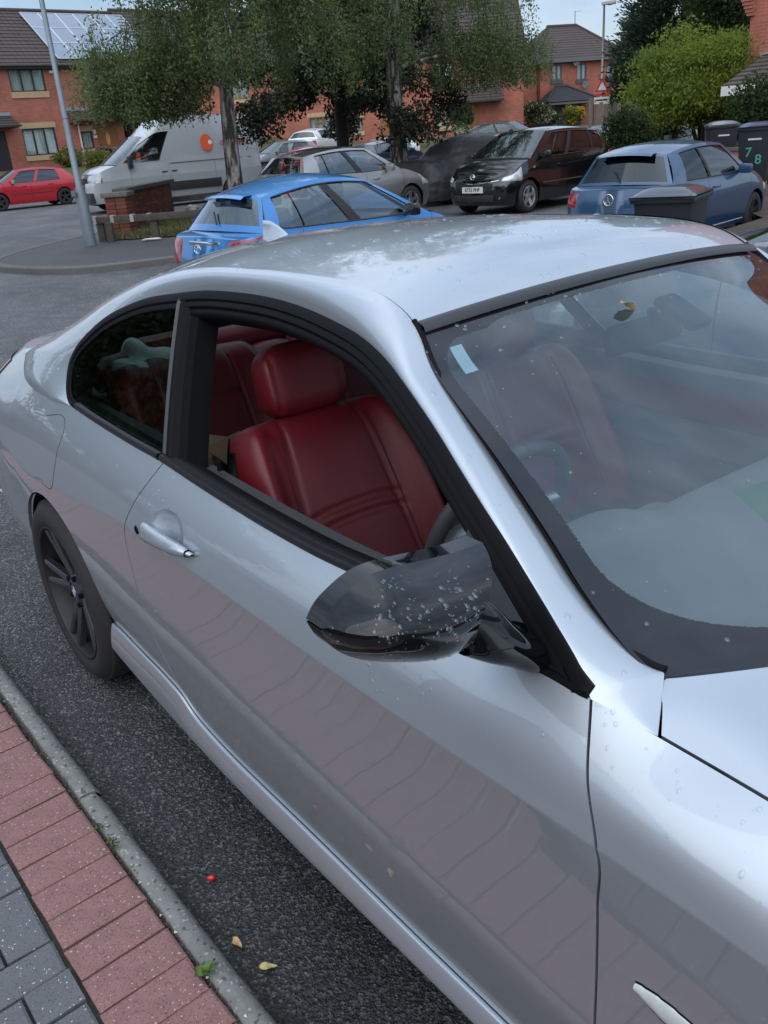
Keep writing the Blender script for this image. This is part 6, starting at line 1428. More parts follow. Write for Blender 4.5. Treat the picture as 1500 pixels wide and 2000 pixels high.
# ---- left terrace
def terrace(name, label, origin, deg, x0, x1, zb, ze, pitch, dep, ups, downs, tilem=tile, gable=None):
    T = thing(name, label, 'house', origin, rad(deg), 'brick terraced houses round the green')
    holes = [u[:4] for u in ups+downs]; b = MB(); wall_with_holes(b, x0, x1, zb-1.5, ze, holes)
    rid = ze+math.tan(rad(pitch))*dep/2
    for x, fl in ((x0, 1), (x1, -1)):
        V = [(x, 0, zb-1.5), (x, dep, zb-1.5), (x, dep, ze), (x, dep/2, rid), (x, 0, ze)]; n0 = b.n; b.v.append(np.array(V, float)); b.n += 5; b.t.append(np.array([(0, 1, 2), (0, 2, 4), (2, 3, 4)])+n0)
    b.add([(x0, dep, zb-1.5), (x1, dep, zb-1.5), (x1, dep, ze), (x0, dep, ze)], [(0, 1, 2, 3)])
    b.obj('wall', redbrick, T)
    tiles_slope(T, 'roof_tiles', x0-.15, x1+.15, -.38, ze-.20, dep/2, rid, .34, tilem)
    b = MB(); b.add([(x0-.15, dep+.4, ze-.2), (x1+.15, dep+.4, ze-.2), (x1+.15, dep/2, rid), (x0-.15, dep/2, rid)], [(0, 1, 2, 3)]); b.obj('roof_back', tilem, T)
    b = MB(); b.tube([(x0-.2, dep/2, rid+.03), (x1+.2, dep/2, rid+.03)], .11, 8); b.obj('ridge_tiles', tilem, T)
    b = MB(); b.box(((x0+x1)/2, -.36, ze-.20), (x1-x0+.3, .05, .20)); b.box(((x0+x1)/2, -.18, ze-.30), (x1-x0+.3, .36, .03)); b.obj('fascia_board', fascia, T)
    b = MB(); b.tube([(x0-.1, -.44, ze-.17), (x1+.1, -.44, ze-.17)], .06, 8); b.obj('gutter', fascia, T)
    return T
o0 = (-48.87, 12.55, 0)
ups = [(1.62, 3.52, 5.08, 6.16, 3), (5.65, 6.5, 5.08, 6.16, 1), (-3.5, -1.6, 5.08, 6.16, 3)]
downs = [(1.68, 3.52, 1.95, 3.30, 3), (5.0, 5.65, 2.1, 3.0, 1), (5.95, 7.2, 1.35, 3.3, 0), (-.45, .78, 1.3, 3.25, 0), (7.6, 9.7, 1.95, 3.35, 3), (-4.4, -2.5, 1.95, 3.3, 3)]
ter = terrace('terraced_house', 'red brick terraced house on the left with solar panels and a tiled porch', o0, 95, -5.2, 10.4, 1.3, 6.45, 35, 8.6, ups, downs)
for u in ups[:1]+ups[2:]: window(ter, *u[:4], u[4], sill=(.30, cream))
window(ter, *ups[1][:4], 1, fm=frame_t, sill=(.28, cream))
window(ter, *downs[0][:4], 3, sill=(.26, cream), head=(.28, cream)); window(ter, *downs[5][:4], 3, sill=(.26, cream), head=(.28, cream))
window(ter, *downs[1][:4], 1, sill=(.3, cream), head=(.3, cream)); window(ter, *downs[4][:4], 3, fm=frame_t, sill=(.26, cream), head=(.28, cream), cur=False)
door(ter, *downs[2][:4], wood_door, pane=mat('door_pane', (.55, .30, .12), rough=.3)); door(ter, *downs[3][:4], dark_door)
porch(ter, 4.3, 7.6, 3.55, 4.05, 1.0); porch(ter, -2.2, 1.25, 3.45, 3.95, 1.0)
b = MB(); b.tube([(4.88, -.08, 1.3), (4.88, -.08, 3.5)], .045, 8); b.obj('drainpipe', white_pl, ter)
b = MB(); b.box((5.78, -.04, 2.95), (.12, .10, .22)); b.box((5.78, -.05, 2.7), (.16, .10, .16)); b.obj('meter_box', white_pl, ter, kind='stuff')
b = MB(); b.box((3.95, -.06, 6.0), (.22, .12, .12)); b.obj('wall_lamp', white_pl, ter)
# solar panels on the roof slope
cp, sp2_ = math.cos(rad(35)), math.sin(rad(35))
pvm = mat('solar_cell', (.10, .155, .24), rough=.12, coat=1, noise=(30, .2, (.09, .14, .22))); alu = mat('aluminium', (.62, .64, .66), rough=.35, metal=.7)
for i in range(6):
    for j in range(3):
        P0_ = link('solar_panel', None, None, ter); cx = 4.55+1.04*i+.5; up_ = .55+1.56*j+.76; P0_.location = (cx, -.38+up_*cp-.09*sp2_, 6.25+up_*sp2_+.09*cp); P0_.rotation_euler = (rad(35), 0, 0)
        if i == 0 and j == 0:
            b = MB(); b.box((0, 0, 0), (.97, 1.49, .03)); c_ = b.obj('cells', pvm, P0_); b = MB()
            for a_, s_ in (((-.5, 0, .006), (.045, 1.55, .05)), ((.5, 0, .006), (.045, 1.55, .05)), ((0, .765, .006), (.96, .045, .05)), ((0, -.765, .006), (.96, .045, .05))): b.box(a_, s_)
            f_ = b.obj('panel_frame', alu, P0_); pvd = (c_, f_)
        else:
            for s_ in pvd: q_ = s_.copy(); COL.objects.link(q_); q_.parent = P0_
# second house of the row, mostly behind the birches
ups2 = [(11.6, 13.5, 5.08, 6.16, 3), (15.3, 17.2, 5.08, 6.16, 3), (19, 20.9, 5.08, 6.16, 3)]; downs2 = [(11.6, 13.5, 1.95, 3.3, 3), (14.3, 15.3, 1.3, 3.25, 0), (16.2, 18.1, 1.95, 3.3, 3), (19.5, 20.5, 1.3, 3.25, 0)]
te2 = terrace('terraced_house', 'red brick terraced house half hidden behind the left birch and the white van', o0, 95, 10.42, 23, 1.3, 6.6, 35, 8.6, ups2, downs2)
for u in ups2+downs2: 
    if u[4]: window(te2, *u[:4], u[4], sill=(.28, cream), head=(.26, cream))
    else: door(te2, *u[:4], dark_door)
porch(te2, 13.8, 15.8, 3.5, 4.0, 1.0)
# ---- terrace at the back of the green
om = (-36.97, 33.75, 0)
upm = [(-.42, .60, 4.0, 5.0, 2), (-4.4, -3.2, 4.0, 5.0, 2), (-8.3, -7.0, 4.0, 5.0, 2), (-12, -10.8, 4., 5., 2)]; dnm = [(-.44, .60, 1.80, 2.90, 3), (1.15, 1.95, .95, 2.8, 0), (-2.35, -1.5, 1.75, 2.6, 1), (-5.15, -4.6, 1.9, 2.6, 1), (-3.6, -2.8, .95, 2.8, 0), (-7.6, -6.4, 1.8, 2.8, 3), (-11.5, -10.2, 1.8, 2.8, 3)]
mid = terrace('terraced_house', 'red brick terrace at the back of the green with tan window frames', om, 50, -15, 4.4, .9, 5.6, 35, 8, upm, dnm)
for u in upm: window(mid, *u[:4], u[4], fm=frame_t, sill=(.2, cream))
for u in dnm:
    if u[4]: window(mid, *u[:4], u[4], fm=frame_t, sill=(.22, cream), head=(.22, cream), topl=1 if u[4] == 3 else None)
    else: door(mid, *u[:4], wood_door)
porch(mid, .85, 3.2, 2.95, 3.65, .9)
# ---- hipped house at the right
of = (-39.35, 44.14, 0)
far_h = thing('hipped_house', 'red brick house with a dark hipped roof, dark porch and two satellite dishes', 'house', of, rad(66))
holes = [(.80, 1.48, 4.02, 4.88), (2.52, 3.19, 3.95, 4.85), (4.59, 5.28, 3.95, 4.80), (4.56, 5.22, 1.40, 2.62), (.35, 1.1, 1.3, 2.5), (1.9, 2.9, 1.75, 2.5)]
b = MB(); wall_with_holes(b, 0, 5.75, .3, 5.05, holes)
for x in (0, 5.75): b.add([(x, 0, .3), (x, 7, .3), (x, 7, 5.05), (x, 0, 5.05)], [(0, 1, 2, 3)])
b.add([(0, 7, .3), (5.75, 7, .3), (5.75, 7, 5.05), (0, 7, 5.05)], [(0, 1, 2, 3)]); b.obj('wall', redbrick, far_h)
for h_ in holes[:3]: window(far_h, *h_, 2, fm=mat('frame_grey', (.07, .075, .08), rough=.5), sill=(.22, mat('frame_grey', (.07, .075, .08))))
window(far_h, *holes[5], 2, fm=frame_d, cur=False); door(far_h, *holes[3], mat('door_teal', (.04, .11, .115), rough=.5)); door(far_h, *holes[4], dark_door)
def hip(T, name, x0, x1, y0, y1, z0, rx0, rx1, ry, rz, m, course=.3):
    n_ = int(math.hypot(ry-y0, rz-z0)/course); b = MB()
    for k in range(n_):
        f0, f1 = k/n_, min(1, (k+1.05)/n_); lift = .03
        for (A, B, C, D) in (((x0, y0), (x1, y0), (rx0, ry), (rx1, ry)), ((x1, y0), (x1, y1), (rx1, ry), (rx1, ry)), ((x0, y1), (x0, y0), (rx0, ry), (rx0, ry)), ((x1, y1), (x0, y1), (rx1, ry), (rx0, ry))):
            L = lambda P, Q, f: (P[0]+(Q[0]-P[0])*f, P[1]+(Q[1]-P[1])*f, z0+(rz-z0)*f)
            a, c_ = L(A, C, f0), L(B, D, f0); d_, e = L(B, D, f1), L(A, C, f1)
            b.add([(a[0], a[1], a[2]+lift), (c_[0], c_[1], c_[2]+lift), d_, e, a, c_], [(0, 1, 2, 3), (4, 5, 1, 0)])
    b.obj(name, m, T, kind='stuff'); b = MB(); b.tube([(rx0, ry, rz+.03), (rx1, ry, rz+.03)], .10, 8); b.obj('ridge_tiles', m, T)
    for A, B in (((x0, y0), rx0), ((x1, y0), rx1)): b = MB(); b.tube([(A[0], A[1], z0+.05), (B, ry, rz+.05)], .07, 6); b.obj('hip_tiles', m, T)
hip(far_h, 'roof_tiles', -.4, 6.15, -.4, 7.4, 5.12, 2.0, 4.1, 3.5, 7.35, tile)
b = MB(); b.box((2.87, -.40, 5.10), (6.5, .06, .20)); b.obj('fascia_board', fasgrey, far_h)
hip(far_h, 'porch_tiles', -.25, 3.3, -1.75, .4, 2.72, .85, 1.6, -.4, 3.62, tile2, .2)
b = MB(); b.box((1.5, -.85, 2.62), (3.3, 1.7, .12)); b.obj('porch_soffit', fasgrey, far_h)
for x in (.0, 3.05): b = MB(); b.box((x, -1.55, 1.9), (.12, .12, 1.4)); b.obj('porch_post', dark_door, far_h)
b = MB(); b.box((1.4, -.06, 1.75), (2.9, .04, 1.7)); b.obj('porch_dark_sheet', mat('porch_dark', (.012, .014, .018), rough=.4), far_h)  # near black sheet across the wall below the porch roof
b = MB(); b.box((1.95, -.12, 2.3), (.5, .03, .35)); b.obj('notice', white_pl, far_h)
def dish(T, x, z):
    b = MB(); b.lathe([(.001, .05), (.12, .035), (.21, .0), (.215, .006)], 20, 'y', (x, -.32, z)); o = b.obj('satellite_dish', mat('dish_grey', (.16, .17, .19), rough=.5), T, smooth=True)
    b = MB(); b.tube([(x, -.02, z-.1), (x, -.3, z)], .02, 6); b.tube([(x, -.3, z-.15), (x+.05, -.58, z-.05)], .015, 6); b.obj('dish_arm', grey_pl, T, kind='stuff')
dish(far_h, 2.35, 4.95); dish(far_h, 3.0, 3.62)
b = MB(); b.lathe([(.001, -.12), (.09, -.08), (.1, 0), (.06, .1), (.001, .12)], 14, 'z', (.45, -.2, 4.9)); b.obj('security_camera', white_pl, far_h, smooth=True)
b = MB(); b.tube([(4.0, 3.5, 7.35), (4.0, 3.5, 8.2)], .025, 6); b.tube([(3.95, 3.5, 8.18), (4.5, 3.5, 8.2)], .012, 5); b.obj('roof_aerial', grey_pl, far_h, kind='stuff')
lw = thing('brick_wing', 'plain red brick gable wing left of the hipped house, half behind the birch leaves', 'house', of, rad(66)); b = MB(); b.box((-3.2, 3.4, 2.6), (6.3, 6, 4.6)); b.obj('wall', redbrick, lw); tiles_slope(lw, 'roof_tiles', -6.5, -.05, .2, 4.9, 3.4, 6.6, .3, tile); 
gt = thing('garden_gate', 'pale weathered wooden gate in front of the brick wing', 'gate', (of[0]-.9, of[1]-1.0, 0), rad(66))
for k in range(8): b = MB(); b.box((-1.9+.2*k, -.3, 1.35), (.18, .03, 1.1)); b.obj('board', mat('weathered_board', (.20, .175, .16), rough=.9, noise=(7, .7, (.13, .11, .10))), gt)
# ---- house at the far right edge, with lean-to
rh = thing('gable_house', 'tall red brick house wall at the upper right edge with a tiled lean-to', 'house', (-10.38, 19.85, 0), rad(5))
b = MB(); b.box((3.0, 3.0, 4.0), (6.0, 6.0, 8.0)); b.obj('wall', redbrick, rh)
for k in range(7): b = MB(); b.box((.02-.012*k, -.03-.012*k, 3.62+.075*k), (.16+.03*k, .14+.03*k, .072)); b.obj('brick_corbel', redbrick, rh)
tiles_slope(rh, 'lean_to_tiles', .45, 4.2, -2.0, 2.08, -.02, 2.72, .28, mat('lean_tile', (.085, .07, .062), rough=.85, noise=[(1.5, .8, (.05, .043, .042)), (16, .5, (.12, .10, .09))]))
b = MB(); b.box((2.4, -.06, 2.74), (4.0, .22, .04)); b.obj('lead_flashing', mat('lead', (.23, .27, .32)), rh)
b = MB(); b.box((2.5, -2.1, 1.98), (4.0, .05, .20)); b.obj('fascia_board', white_pl, rh)
b = MB(); b.box((2.6, -1.0, .98), (3.6, 1.9, 1.9)); b.obj('lean_to_wall', mat('shed_board', (.11, .085, .065), rough=.9, noise=(5, .6, (.07, .055, .045))), rh)
# ---- house behind the photographer, mirrored in the paintwork
bh = terrace('terraced_house', 'brown brick terraced house facing the silver coupe across the paving', (14, -14.5, 0), 180, 0, 24, .1, 5.2, 35, 8, [(2+4.8*k, 3.8+4.8*k, 3.2, 4.4, 3) for k in range(5)], [(2+4.8*k, 3.8+4.8*k, .9, 2.2, 3) for k in range(5)])
for k in range(5):
    window(bh, 2+4.8*k, 3.8+4.8*k, 3.2, 4.4, 3, sill=(.2, cream), cur=False); window(bh, 2+4.8*k, 3.8+4.8*k, .9, 2.2, 3, sill=(.2, cream), cur=False)
# ------------------------------------------------------------------ fences
fm_ = [mat('fence_'+n_, c_, rough=.95, noise=(5, .7, (c_[0]*.6, c_[1]*.6, c_[2]*.6)), bump=(40, .6, .01)) for n_, c_ in (('grey', (.16, .135, .115)), ('brown', (.125, .098, .078)), ('pale', (.20, .175, .15)))]
fe_ = thing('board_fence', 'weathered vertical board fence behind the lime green tree and the bins', 'fence', (-17.99, 24.27, 0), rad(30))
fme = MB(); fme.box((0, 0, 0), (.145, .022, 1)); fm0 = fme.mesh('board'); fmats = []
for m_ in fm_: q_ = fm0.copy(); q_.materials.append(m_); fmats.append(q_)
g = np.random.default_rng(8); x = -.6; k = 0
while x < 9.5:
    zt = 2.05-.055*x*.9+g.normal(0, .035); zb_ = 1.0-.08*x*.8; zb_ = max(.15, zb_); o = link('board', fmats[g.integers(0, 3)], None, fe_); o.location = (x, g.normal(0, .012), (zt+zb_-.6)/2); o.scale = (g.uniform(.88, 1.02), 1, zt-zb_+.6); o.rotation_euler = (0, g.normal(0, .018), 0); x += .158; k += 1
for x in (-.6, 3.0, 6.6): b = MB(); b.box((x, -.06, 1.1), (.11, .11, 2.3)); b.obj('post', fm_[2], fe_)
# knee rail on the island
kr = thing('knee_rail', 'low weathered timber knee rail with metal straps round the grass corner', 'fence', (0, 0, .11))
km = mat('rail_wood', (.060, .052, .044), rough=.95, noise=(8, .7, (.10, .088, .075)), bump=(30, .6, .01)); st_ = mat('strap', (.42, .44, .46), rough=.5, metal=.5)
for x, y in ((-14.87, 4.91), (-14.55, 4.95), (-14.03, 5.66), (-13.6, 6.35), (-13.55, 7.05)): b = MB(); b.box((x, y, .17), (.13, .13, .36), rz=.9); b.obj('post', km, kr)
RL = [(-14.95, 4.80), (-14.0, 5.62), (-13.5, 6.5), (-13.6, 7.3)]
for (a, c_) in zip(RL[:-1], RL[1:]):
    a3, c3 = np.array([*a, .40]), np.array([*c_, .40]); L_ = np.linalg.norm(c3-a3); b = MB(); b.box((a3+c3)/2, (L_+.04, .12, .12), rz=math.atan2(c_[1]-a[1], c_[0]-a[0])); b.obj('rail', km, kr, bevel=.008)
for x, y in ((-14.9, 4.84), (-14.62, 5.09), (-14.05, 5.6), (-14.3, 5.36)): b = MB(); b.box((x, y, .405), (.07, .135, .135), rz=.78); b.obj('strap', st_, kr)
kr2 = thing('knee_rail', 'timber knee rail on the far side of the grass, right of the brick sign wall', 'fence', (0, 0, .11)); b = MB(); b.box((-18.6, 9.6, .40), (3.6, .12, .12), rz=rad(70)); b.obj('rail', km, kr2)
for t_ in (-1.6, 0, 1.6): b = MB(); b.box((-18.6+t_*math.cos(rad(70)), 9.6+t_*math.sin(rad(70)), .17), (.13, .13, .36), rz=rad(70)); b.obj('post', km, kr2)
# brick sign wall, brick by brick
sw2 = thing('brick_sign_wall', 'low dark red brick wall with a stone coping and end pier on the grass corner', 'wall', (-15.75, 5.75, .1), rad(140.6))
bmats = [mat('sign_brick_'+n_, c_, rough=.9, noise=(9, .5, (c_[0]*.7, c_[1]*.7, c_[2]*.7))) for n_, c_ in (('a', (.15, .043, .030)), ('b', (.12, .034, .027)), ('c', (.19, .062, .040)))]
bb = MB(); bb.box((0, 0, 0), (.217, .10, .066)); bq = bb.mesh('brick'); hb = MB(); hb.box((0, 0, 0), (.1035, .10, .066)); hq = hb.mesh('brick')
bms = []; hms = []
for m_ in bmats: q_ = bq.copy(); q_.materials.append(m_); bms.append(q_); q_ = hq.copy(); q_.materials.append(m_); hms.append(q_)
b = MB(); b.box((2.35, .11, .40), (3.8, .19, .80)); b.box((.18, .1, .38), (.40, .40, .76)); b.obj('mortar_core', mat('mortar', (.12, .09, .075), rough=.95), sw2)
for r_ in range(11):
    z = .034+.075*r_; x = .46+(.1125 if r_ % 2 else 0); 
    while x+.217 < 4.25: o = link('brick', bms[g.integers(0, 3)], None, sw2); o.location = (x+.11, .0+g.normal(0, .002)+.045, z); x += .225
    if r_ < 10:
        for q_ in range(2):
            for yy, rz_ in ((-.075, 0), ): o = link('brick', (bms if True else hms)[2 if g.random() < .6 else 0], None, sw2); o.location = (.07+.225*q_, -.08, z); o.scale = (.97, 1, 1)
            o = link('brick', bms[2 if g.random() < .6 else 0], None, sw2); o.location = (-.02, -.02+.225*q_, z); o.rotation_euler = (0, 0, PI/2); o.scale = (.97, 1, 1)
cop = mat('coping', (.075, .072, .068), rough=.9, noise=(6, .7, (.12, .115, .105)))
b = MB(); b.box((2.35, .09, .86), (3.98, .34, .09)); b.obj('coping', cop, sw2, bevel=.015); b = MB(); b.box((.17, .09, .80), (.56, .56, .09)); b.obj('pier_cap', mat('cap_stone', (.16, .155, .14), rough=.9, noise=(7, .7, (.10, .098, .09))), sw2, bevel=.015)
lt = lumpy('white_litter', .16, mat('litter', (.62, .63, .62), rough=.6), None, 9, amp=.2, sc=(1.2, .5, .12)); lt.location = (-13.72, 5.42, .135); lt.rotation_euler = (0, 0, .9); tag(lt, 'flat white piece of litter on the tarmac in front of the knee rail', 'litter')
lt = lumpy('white_sack', .17, mat('sack', (.40, .39, .37), rough=.8), None, 12, amp=.3, sc=(1, 1, .8)); lt.location = (-18.6, 8.75, .25); tag(lt, 'small pale bundle beside the right end of the brick sign wall', 'sack')
# ------------------------------------------------------------------ lamp posts, sign, bins
galv = mat('galvanised', (.20, .235, .265), rough=.5, metal=.4, noise=(6, .5, (.15, .18, .205)))
lp_ = thing('street_lamp', 'tall leaning grey street lamp post with a thicker base on the kerb corner', 'street lamp', (-14.43, 4.48, .1), 0)
b = MB(); b.lathe([(.001, 0), (.115, 0), (.105, .95), (.075, 1.05)], 12, 'z'); b.obj('base', galv, lp_, auto=.6)
b = MB(); b.tube([(0, 0, 1.0), (0, 0, 2.2), (0, 0, 2.22)], [.062, .060, .052], 10); b.tube([(0, 0, 2.2), (0, 0, 4.9), (-.02, -.04, 5.12), (-.12, -.24, 5.32), (-.30, -.55, 5.42)], [.050, .044, .042, .04, .04], 10); b.obj('column', galv, lp_, smooth=True, kind='stuff')
b = MB(); b.box((-.48, -.86, 5.43), (.20, .62, .11), rz=-.5); b.obj('lantern', galv, lp_, bevel=.03)
b = MB(); b.box((.02, -.14, .95), (.14, .03, .10)); b.obj('bracket', galv, lp_)
l2 = thing('street_lamp', 'slim pale street lamp post in front of the hipped house', 'street lamp', (-26.37, 34.22, 1.0)); b = MB(); b.tube([(0, 0, 0), (0, 0, 5.3)], [.07, .045], 8); b.obj('column', mat('post_pale', (.42, .41, .40), rough=.6), l2, smooth=True)
b = MB(); b.box((.18, .10, 5.34), (.62, .26, .14), rz=.5); b.obj('lantern', mat('post_pale', (.42, .41, .40)), l2, bevel=.03)
sg = thing('road_sign', 'white and red road sign plates on a post in front of the hipped house', 'sign', (-26.2, 34.0, 1.0), rad(132)); Rz = 0
b = MB(); b.tube([(0, 0, 0), (0, 0, 2.3)], .04, 8); b.obj('post', mat('post_pale', (.42, .41, .40)), sg)
b = MB(); b.prism([(-.34, 1.72), (.34, 1.72), (0, 2.32)], .045, .06, 'x'); o = b.obj('triangle_plate', mat('sign_red', (.45, .03, .03), rough=.5), sg); b = MB(); b.prism([(-.2, 1.80), (.2, 1.80), (0, 2.15)], .062, .066, 'x'); b.obj('triangle_face', white_pl, sg)
b = MB(); b.box((.055, 0, 1.60), (.012, .66, .10)); b.obj('red_plate', mat('sign_red', (.45, .03, .03)), sg); b = MB(); b.box((.055, 0, 1.36), (.012, .70, .30)); b.obj('white_plate', white_pl, sg); b = MB(); b.box((.063, 0, 1.38), (.006, .50, .07)); b.obj('plate_text', ink, sg)
for o in sg.children: o.location.x = -.12; o.rotation_euler.z = PI if 'post' not in o.name else 0
binm = mat('bin_plastic', (.014, .018, .024), rough=.5, noise=(4, .5, (.022, .026, .032)))
def bin_(label, loc, rz, lidm, mark=None, blanket=None):
    T = thing('wheelie_bin', label, 'bin', loc, rz, 'dark wheelie bins'); b = MB()
    V = [(-.22, -.24, .06), (.22, -.24, .06), (.22, .22, .06), (-.22, .22, .06), (-.285, -.34, .98), (.285, -.34, .98), (.285, .36, .98), (-.285, .36, .98)]; b.add(V, [(0, 3, 2, 1), (0, 1, 5, 4), (1, 2, 6, 5), (2, 3, 7, 6), (3, 0, 4, 7)]); b.obj('bin_body', binm, T, bevel=.03)
    b = MB(); b.box((0, .0, .965), (.62, .74, .05)); b.obj('rim', binm, T, bevel=.015)
    xs2 = np.linspace(-.31, .31, 15); ys2 = np.linspace(-.40, .38, 15); X, Y = np.meshgrid(xs2, ys2, indexing='ij'); Z = 1.005+.075*(1-np.abs(X/.31)**4)*(1-np.abs((Y+.01)/.39)**4); G = np.stack([X, Y, Z], -1); V, F = sheet(G, .03, inward=(0, 0, -1)); link('lid', npmesh('lid', V, F), lidm, T)
    b = MB(); b.tube([(-.27, .42, .99), (.27, .42, .99)], .018, 8); b.obj('handle', binm, T, smooth=True)
    for sgn in (1, -1): b = MB(); b.lathe([(0, -.025), (.10, -.025), (.10, .025), (0, .025)], 20, 'x', (sgn*.25, .25, .10)); b.obj('wheel', tyre_m, T, auto=.6)
    b = MB(); b.box((0, -.325, .80), (.22, .012, .03), M=Matrix.Rotation(rad(-6), 3, 'X')); b.obj('label_strip', mat('label_pale', (.45, .46, .46), rough=.6), T) if mark != 'plain' else b.obj('moulded_panel', binm, T)
    if mark and mark != 'plain':
        for i_, ch in enumerate(mark): text(ch, .22, mat('paint_teal', (.05, .26, .21), rough=.6), T, (-.09+.17*i_, -.312+.012*i_, .58-.12*i_), (rad(96), 0, .0), bold=True, name='painted_number')
    return T
lidd = mat('lid_dark', (.035, .042, .055), rough=.3, coat=.6); lidb = mat('lid_blue', (.022, .045, .10), rough=.3, coat=.6); lidg = mat('lid_pale', (.22, .24, .25), rough=.3, coat=.5)
face = lambda x, y: math.atan2(y+1.53, x-2.58)-PI/2
bx1, by1 = -3.29, 6.93
bn = bin_('dark wheelie bin standing right behind the roof of the coupe, before the slate blue hatchback', (bx1, by1, float(gz(bx1, by1))), face(bx1, by1)-.25, lidd, 'plain'); bn.scale = (1.09, 1.09, 1.09)
bin_('dark wheelie bin with a pale wet lid, left of the two by the fence', (-8.62, 16.23, .32), face(-8.62, 16.23)+.15, lidg)
bin_('dark wheelie bin with a blue lid and the number 78 painted in green', (-6.51, 14.01, .30), face(-6.5, 14)-.1, lidb, '78')
b0 = bin_('black wheelie bin with pale house number beside the porch of the left terrace', (-45.6, 17.2, 1.05), rad(85), lidd); 
for i_, ch in enumerate('8-3'): text(ch, .28, plate_w, b0, (-.14+.14*i_, -.35, .62), (rad(96), 0, 0), name='painted_number')
lwall = thing('low_brick_wall', 'short low red brick wall between the two bins by the fence', 'wall', (-7.7, 15.6, 0), rad(20)); b = MB(); b.box((0, 0, .42), (3.0, .22, .84)); b.obj('wall', redbrick, lwall); b = MB(); b.box((0, 0, .87), (3.1, .30, .06)); b.obj('coping', cop, lwall)
poly_sheet('earth_verge', np.array([(-5.1, 12.0), (-4.65, 9.35), (-3.7, 9.0), (-2.4, 9.6), (-2.0, 12), (-3.5, 16.5), (-11, 21), (-13, 19.5), (-9, 15.5)]), lambda x, y: .0 if y < 13 else .22, mat('earth', (.070, .052, .040), rough=.95, noise=[(2, .8, (.11, .085, .065)), (20, .6, (.045, .036, .03))], bump=(40, .8, .01)))
# ================================================================== trees and shrubs
def leafm(name, c, tr=.5):
    if name in MT: return MT[name]
    m = bpy.data.materials.new(name); m.use_nodes = True; n = m.node_tree.nodes; l = m.node_tree.links; p = n['Principled BSDF']; p.inputs['Base Color'].default_value = (*c, 1); p.inputs['Roughness'].default_value = .55; p.inputs['Specular IOR Level'].default_value = .35
    t = n.new('ShaderNodeBsdfTranslucent'); t.inputs[0].default_value = (c[0]*1.3, c[1]*1.35, c[2]*.8, 1); mx_ = n.new('ShaderNodeMixShader'); mx_.inputs[0].default_value = tr
    l.new(p.outputs[0], mx_.inputs[1]); l.new(t.outputs[0], mx_.inputs[2]); l.new(mx_.outputs[0], n['Material Output'].inputs[0]); MT[name] = m; return m
def leafcloud(name, pts, size, mats, parent, g, asp=.55, droop=.5, shade=None, jitter=.35, kind=None, dirs=None):
    """one small folded leaf per point"""
    k = len(pts); s = size*g.uniform(1-jitter, 1+jitter, k)
    d = g.normal(size=(k, 3)); d[:, 2] -= droop
    if dirs is not None: d = dirs+.35*d
    d /= np.linalg.norm(d, axis=1)[:, None]; r = g.normal(size=(k, 3)); u = np.cross(d, r); u /= np.linalg.norm(u, axis=1)[:, None]+1e-9
    S = s[:, None]
    V = np.stack([pts, pts+d*S*.5+u*S*asp*.5, pts+d*S, pts+d*S*.5-u*S*asp*.5], 1)
    me = npmesh(name, V.reshape(-1, 3), np.arange(4*k).reshape(-1, 4), False)
    o = link(name, me, None, parent, kind=kind)
    for m_ in mats: me.materials.append(m_)
    idx = g.integers(0, len(mats), k) if shade is None else shade
    me.polygons.foreach_set('material_index', idx.astype(np.int32)); return o
barkm = mat('birch_bark', (.04, .035, .031), rough=.9, bump=(14, .8, .03)); n = barkm.node_tree.nodes; l = barkm.node_tree.links
t_ = n.new('ShaderNodeTexCoord'); mp_ = n.new('ShaderNodeMapping'); mp_.inputs['Scale'].default_value = (7, 7, 1.7); l.new(t_.outputs['Object'], mp_.inputs[0]); x_ = n.new('ShaderNodeTexNoise'); x_.inputs['Scale'].default_value = 1.3; x_.inputs['Detail'].default_value = 5; x_.inputs['Roughness'].default_value = .6; l.new(mp_.outputs[0], x_.inputs['Vector'])
r_ = n.new('ShaderNodeValToRGB'); e_ = r_.color_ramp.elements; e_[0].position = .46; e_[0].color = (.032, .027, .024, 1); e_[1].position = .60; e_[1].color = (.30, .28, .26, 1); l.new(x_.outputs[0], r_.inputs[0]); l.new(r_.outputs[0], n['Principled BSDF'].inputs['Base Color'])
darkbark = mat('dark_bark', (.022, .018, .016), rough=.95, bump=(18, .8, .03)); twigm = mat('twig', (.030, .022, .018), rough=.9)
bl = [leafm('birch_a', (.108, .148, .070)), leafm('birch_b', (.135, .175, .084)), leafm('birch_c', (.072, .105, .050)), leafm('birch_d', (.155, .18, .082))]
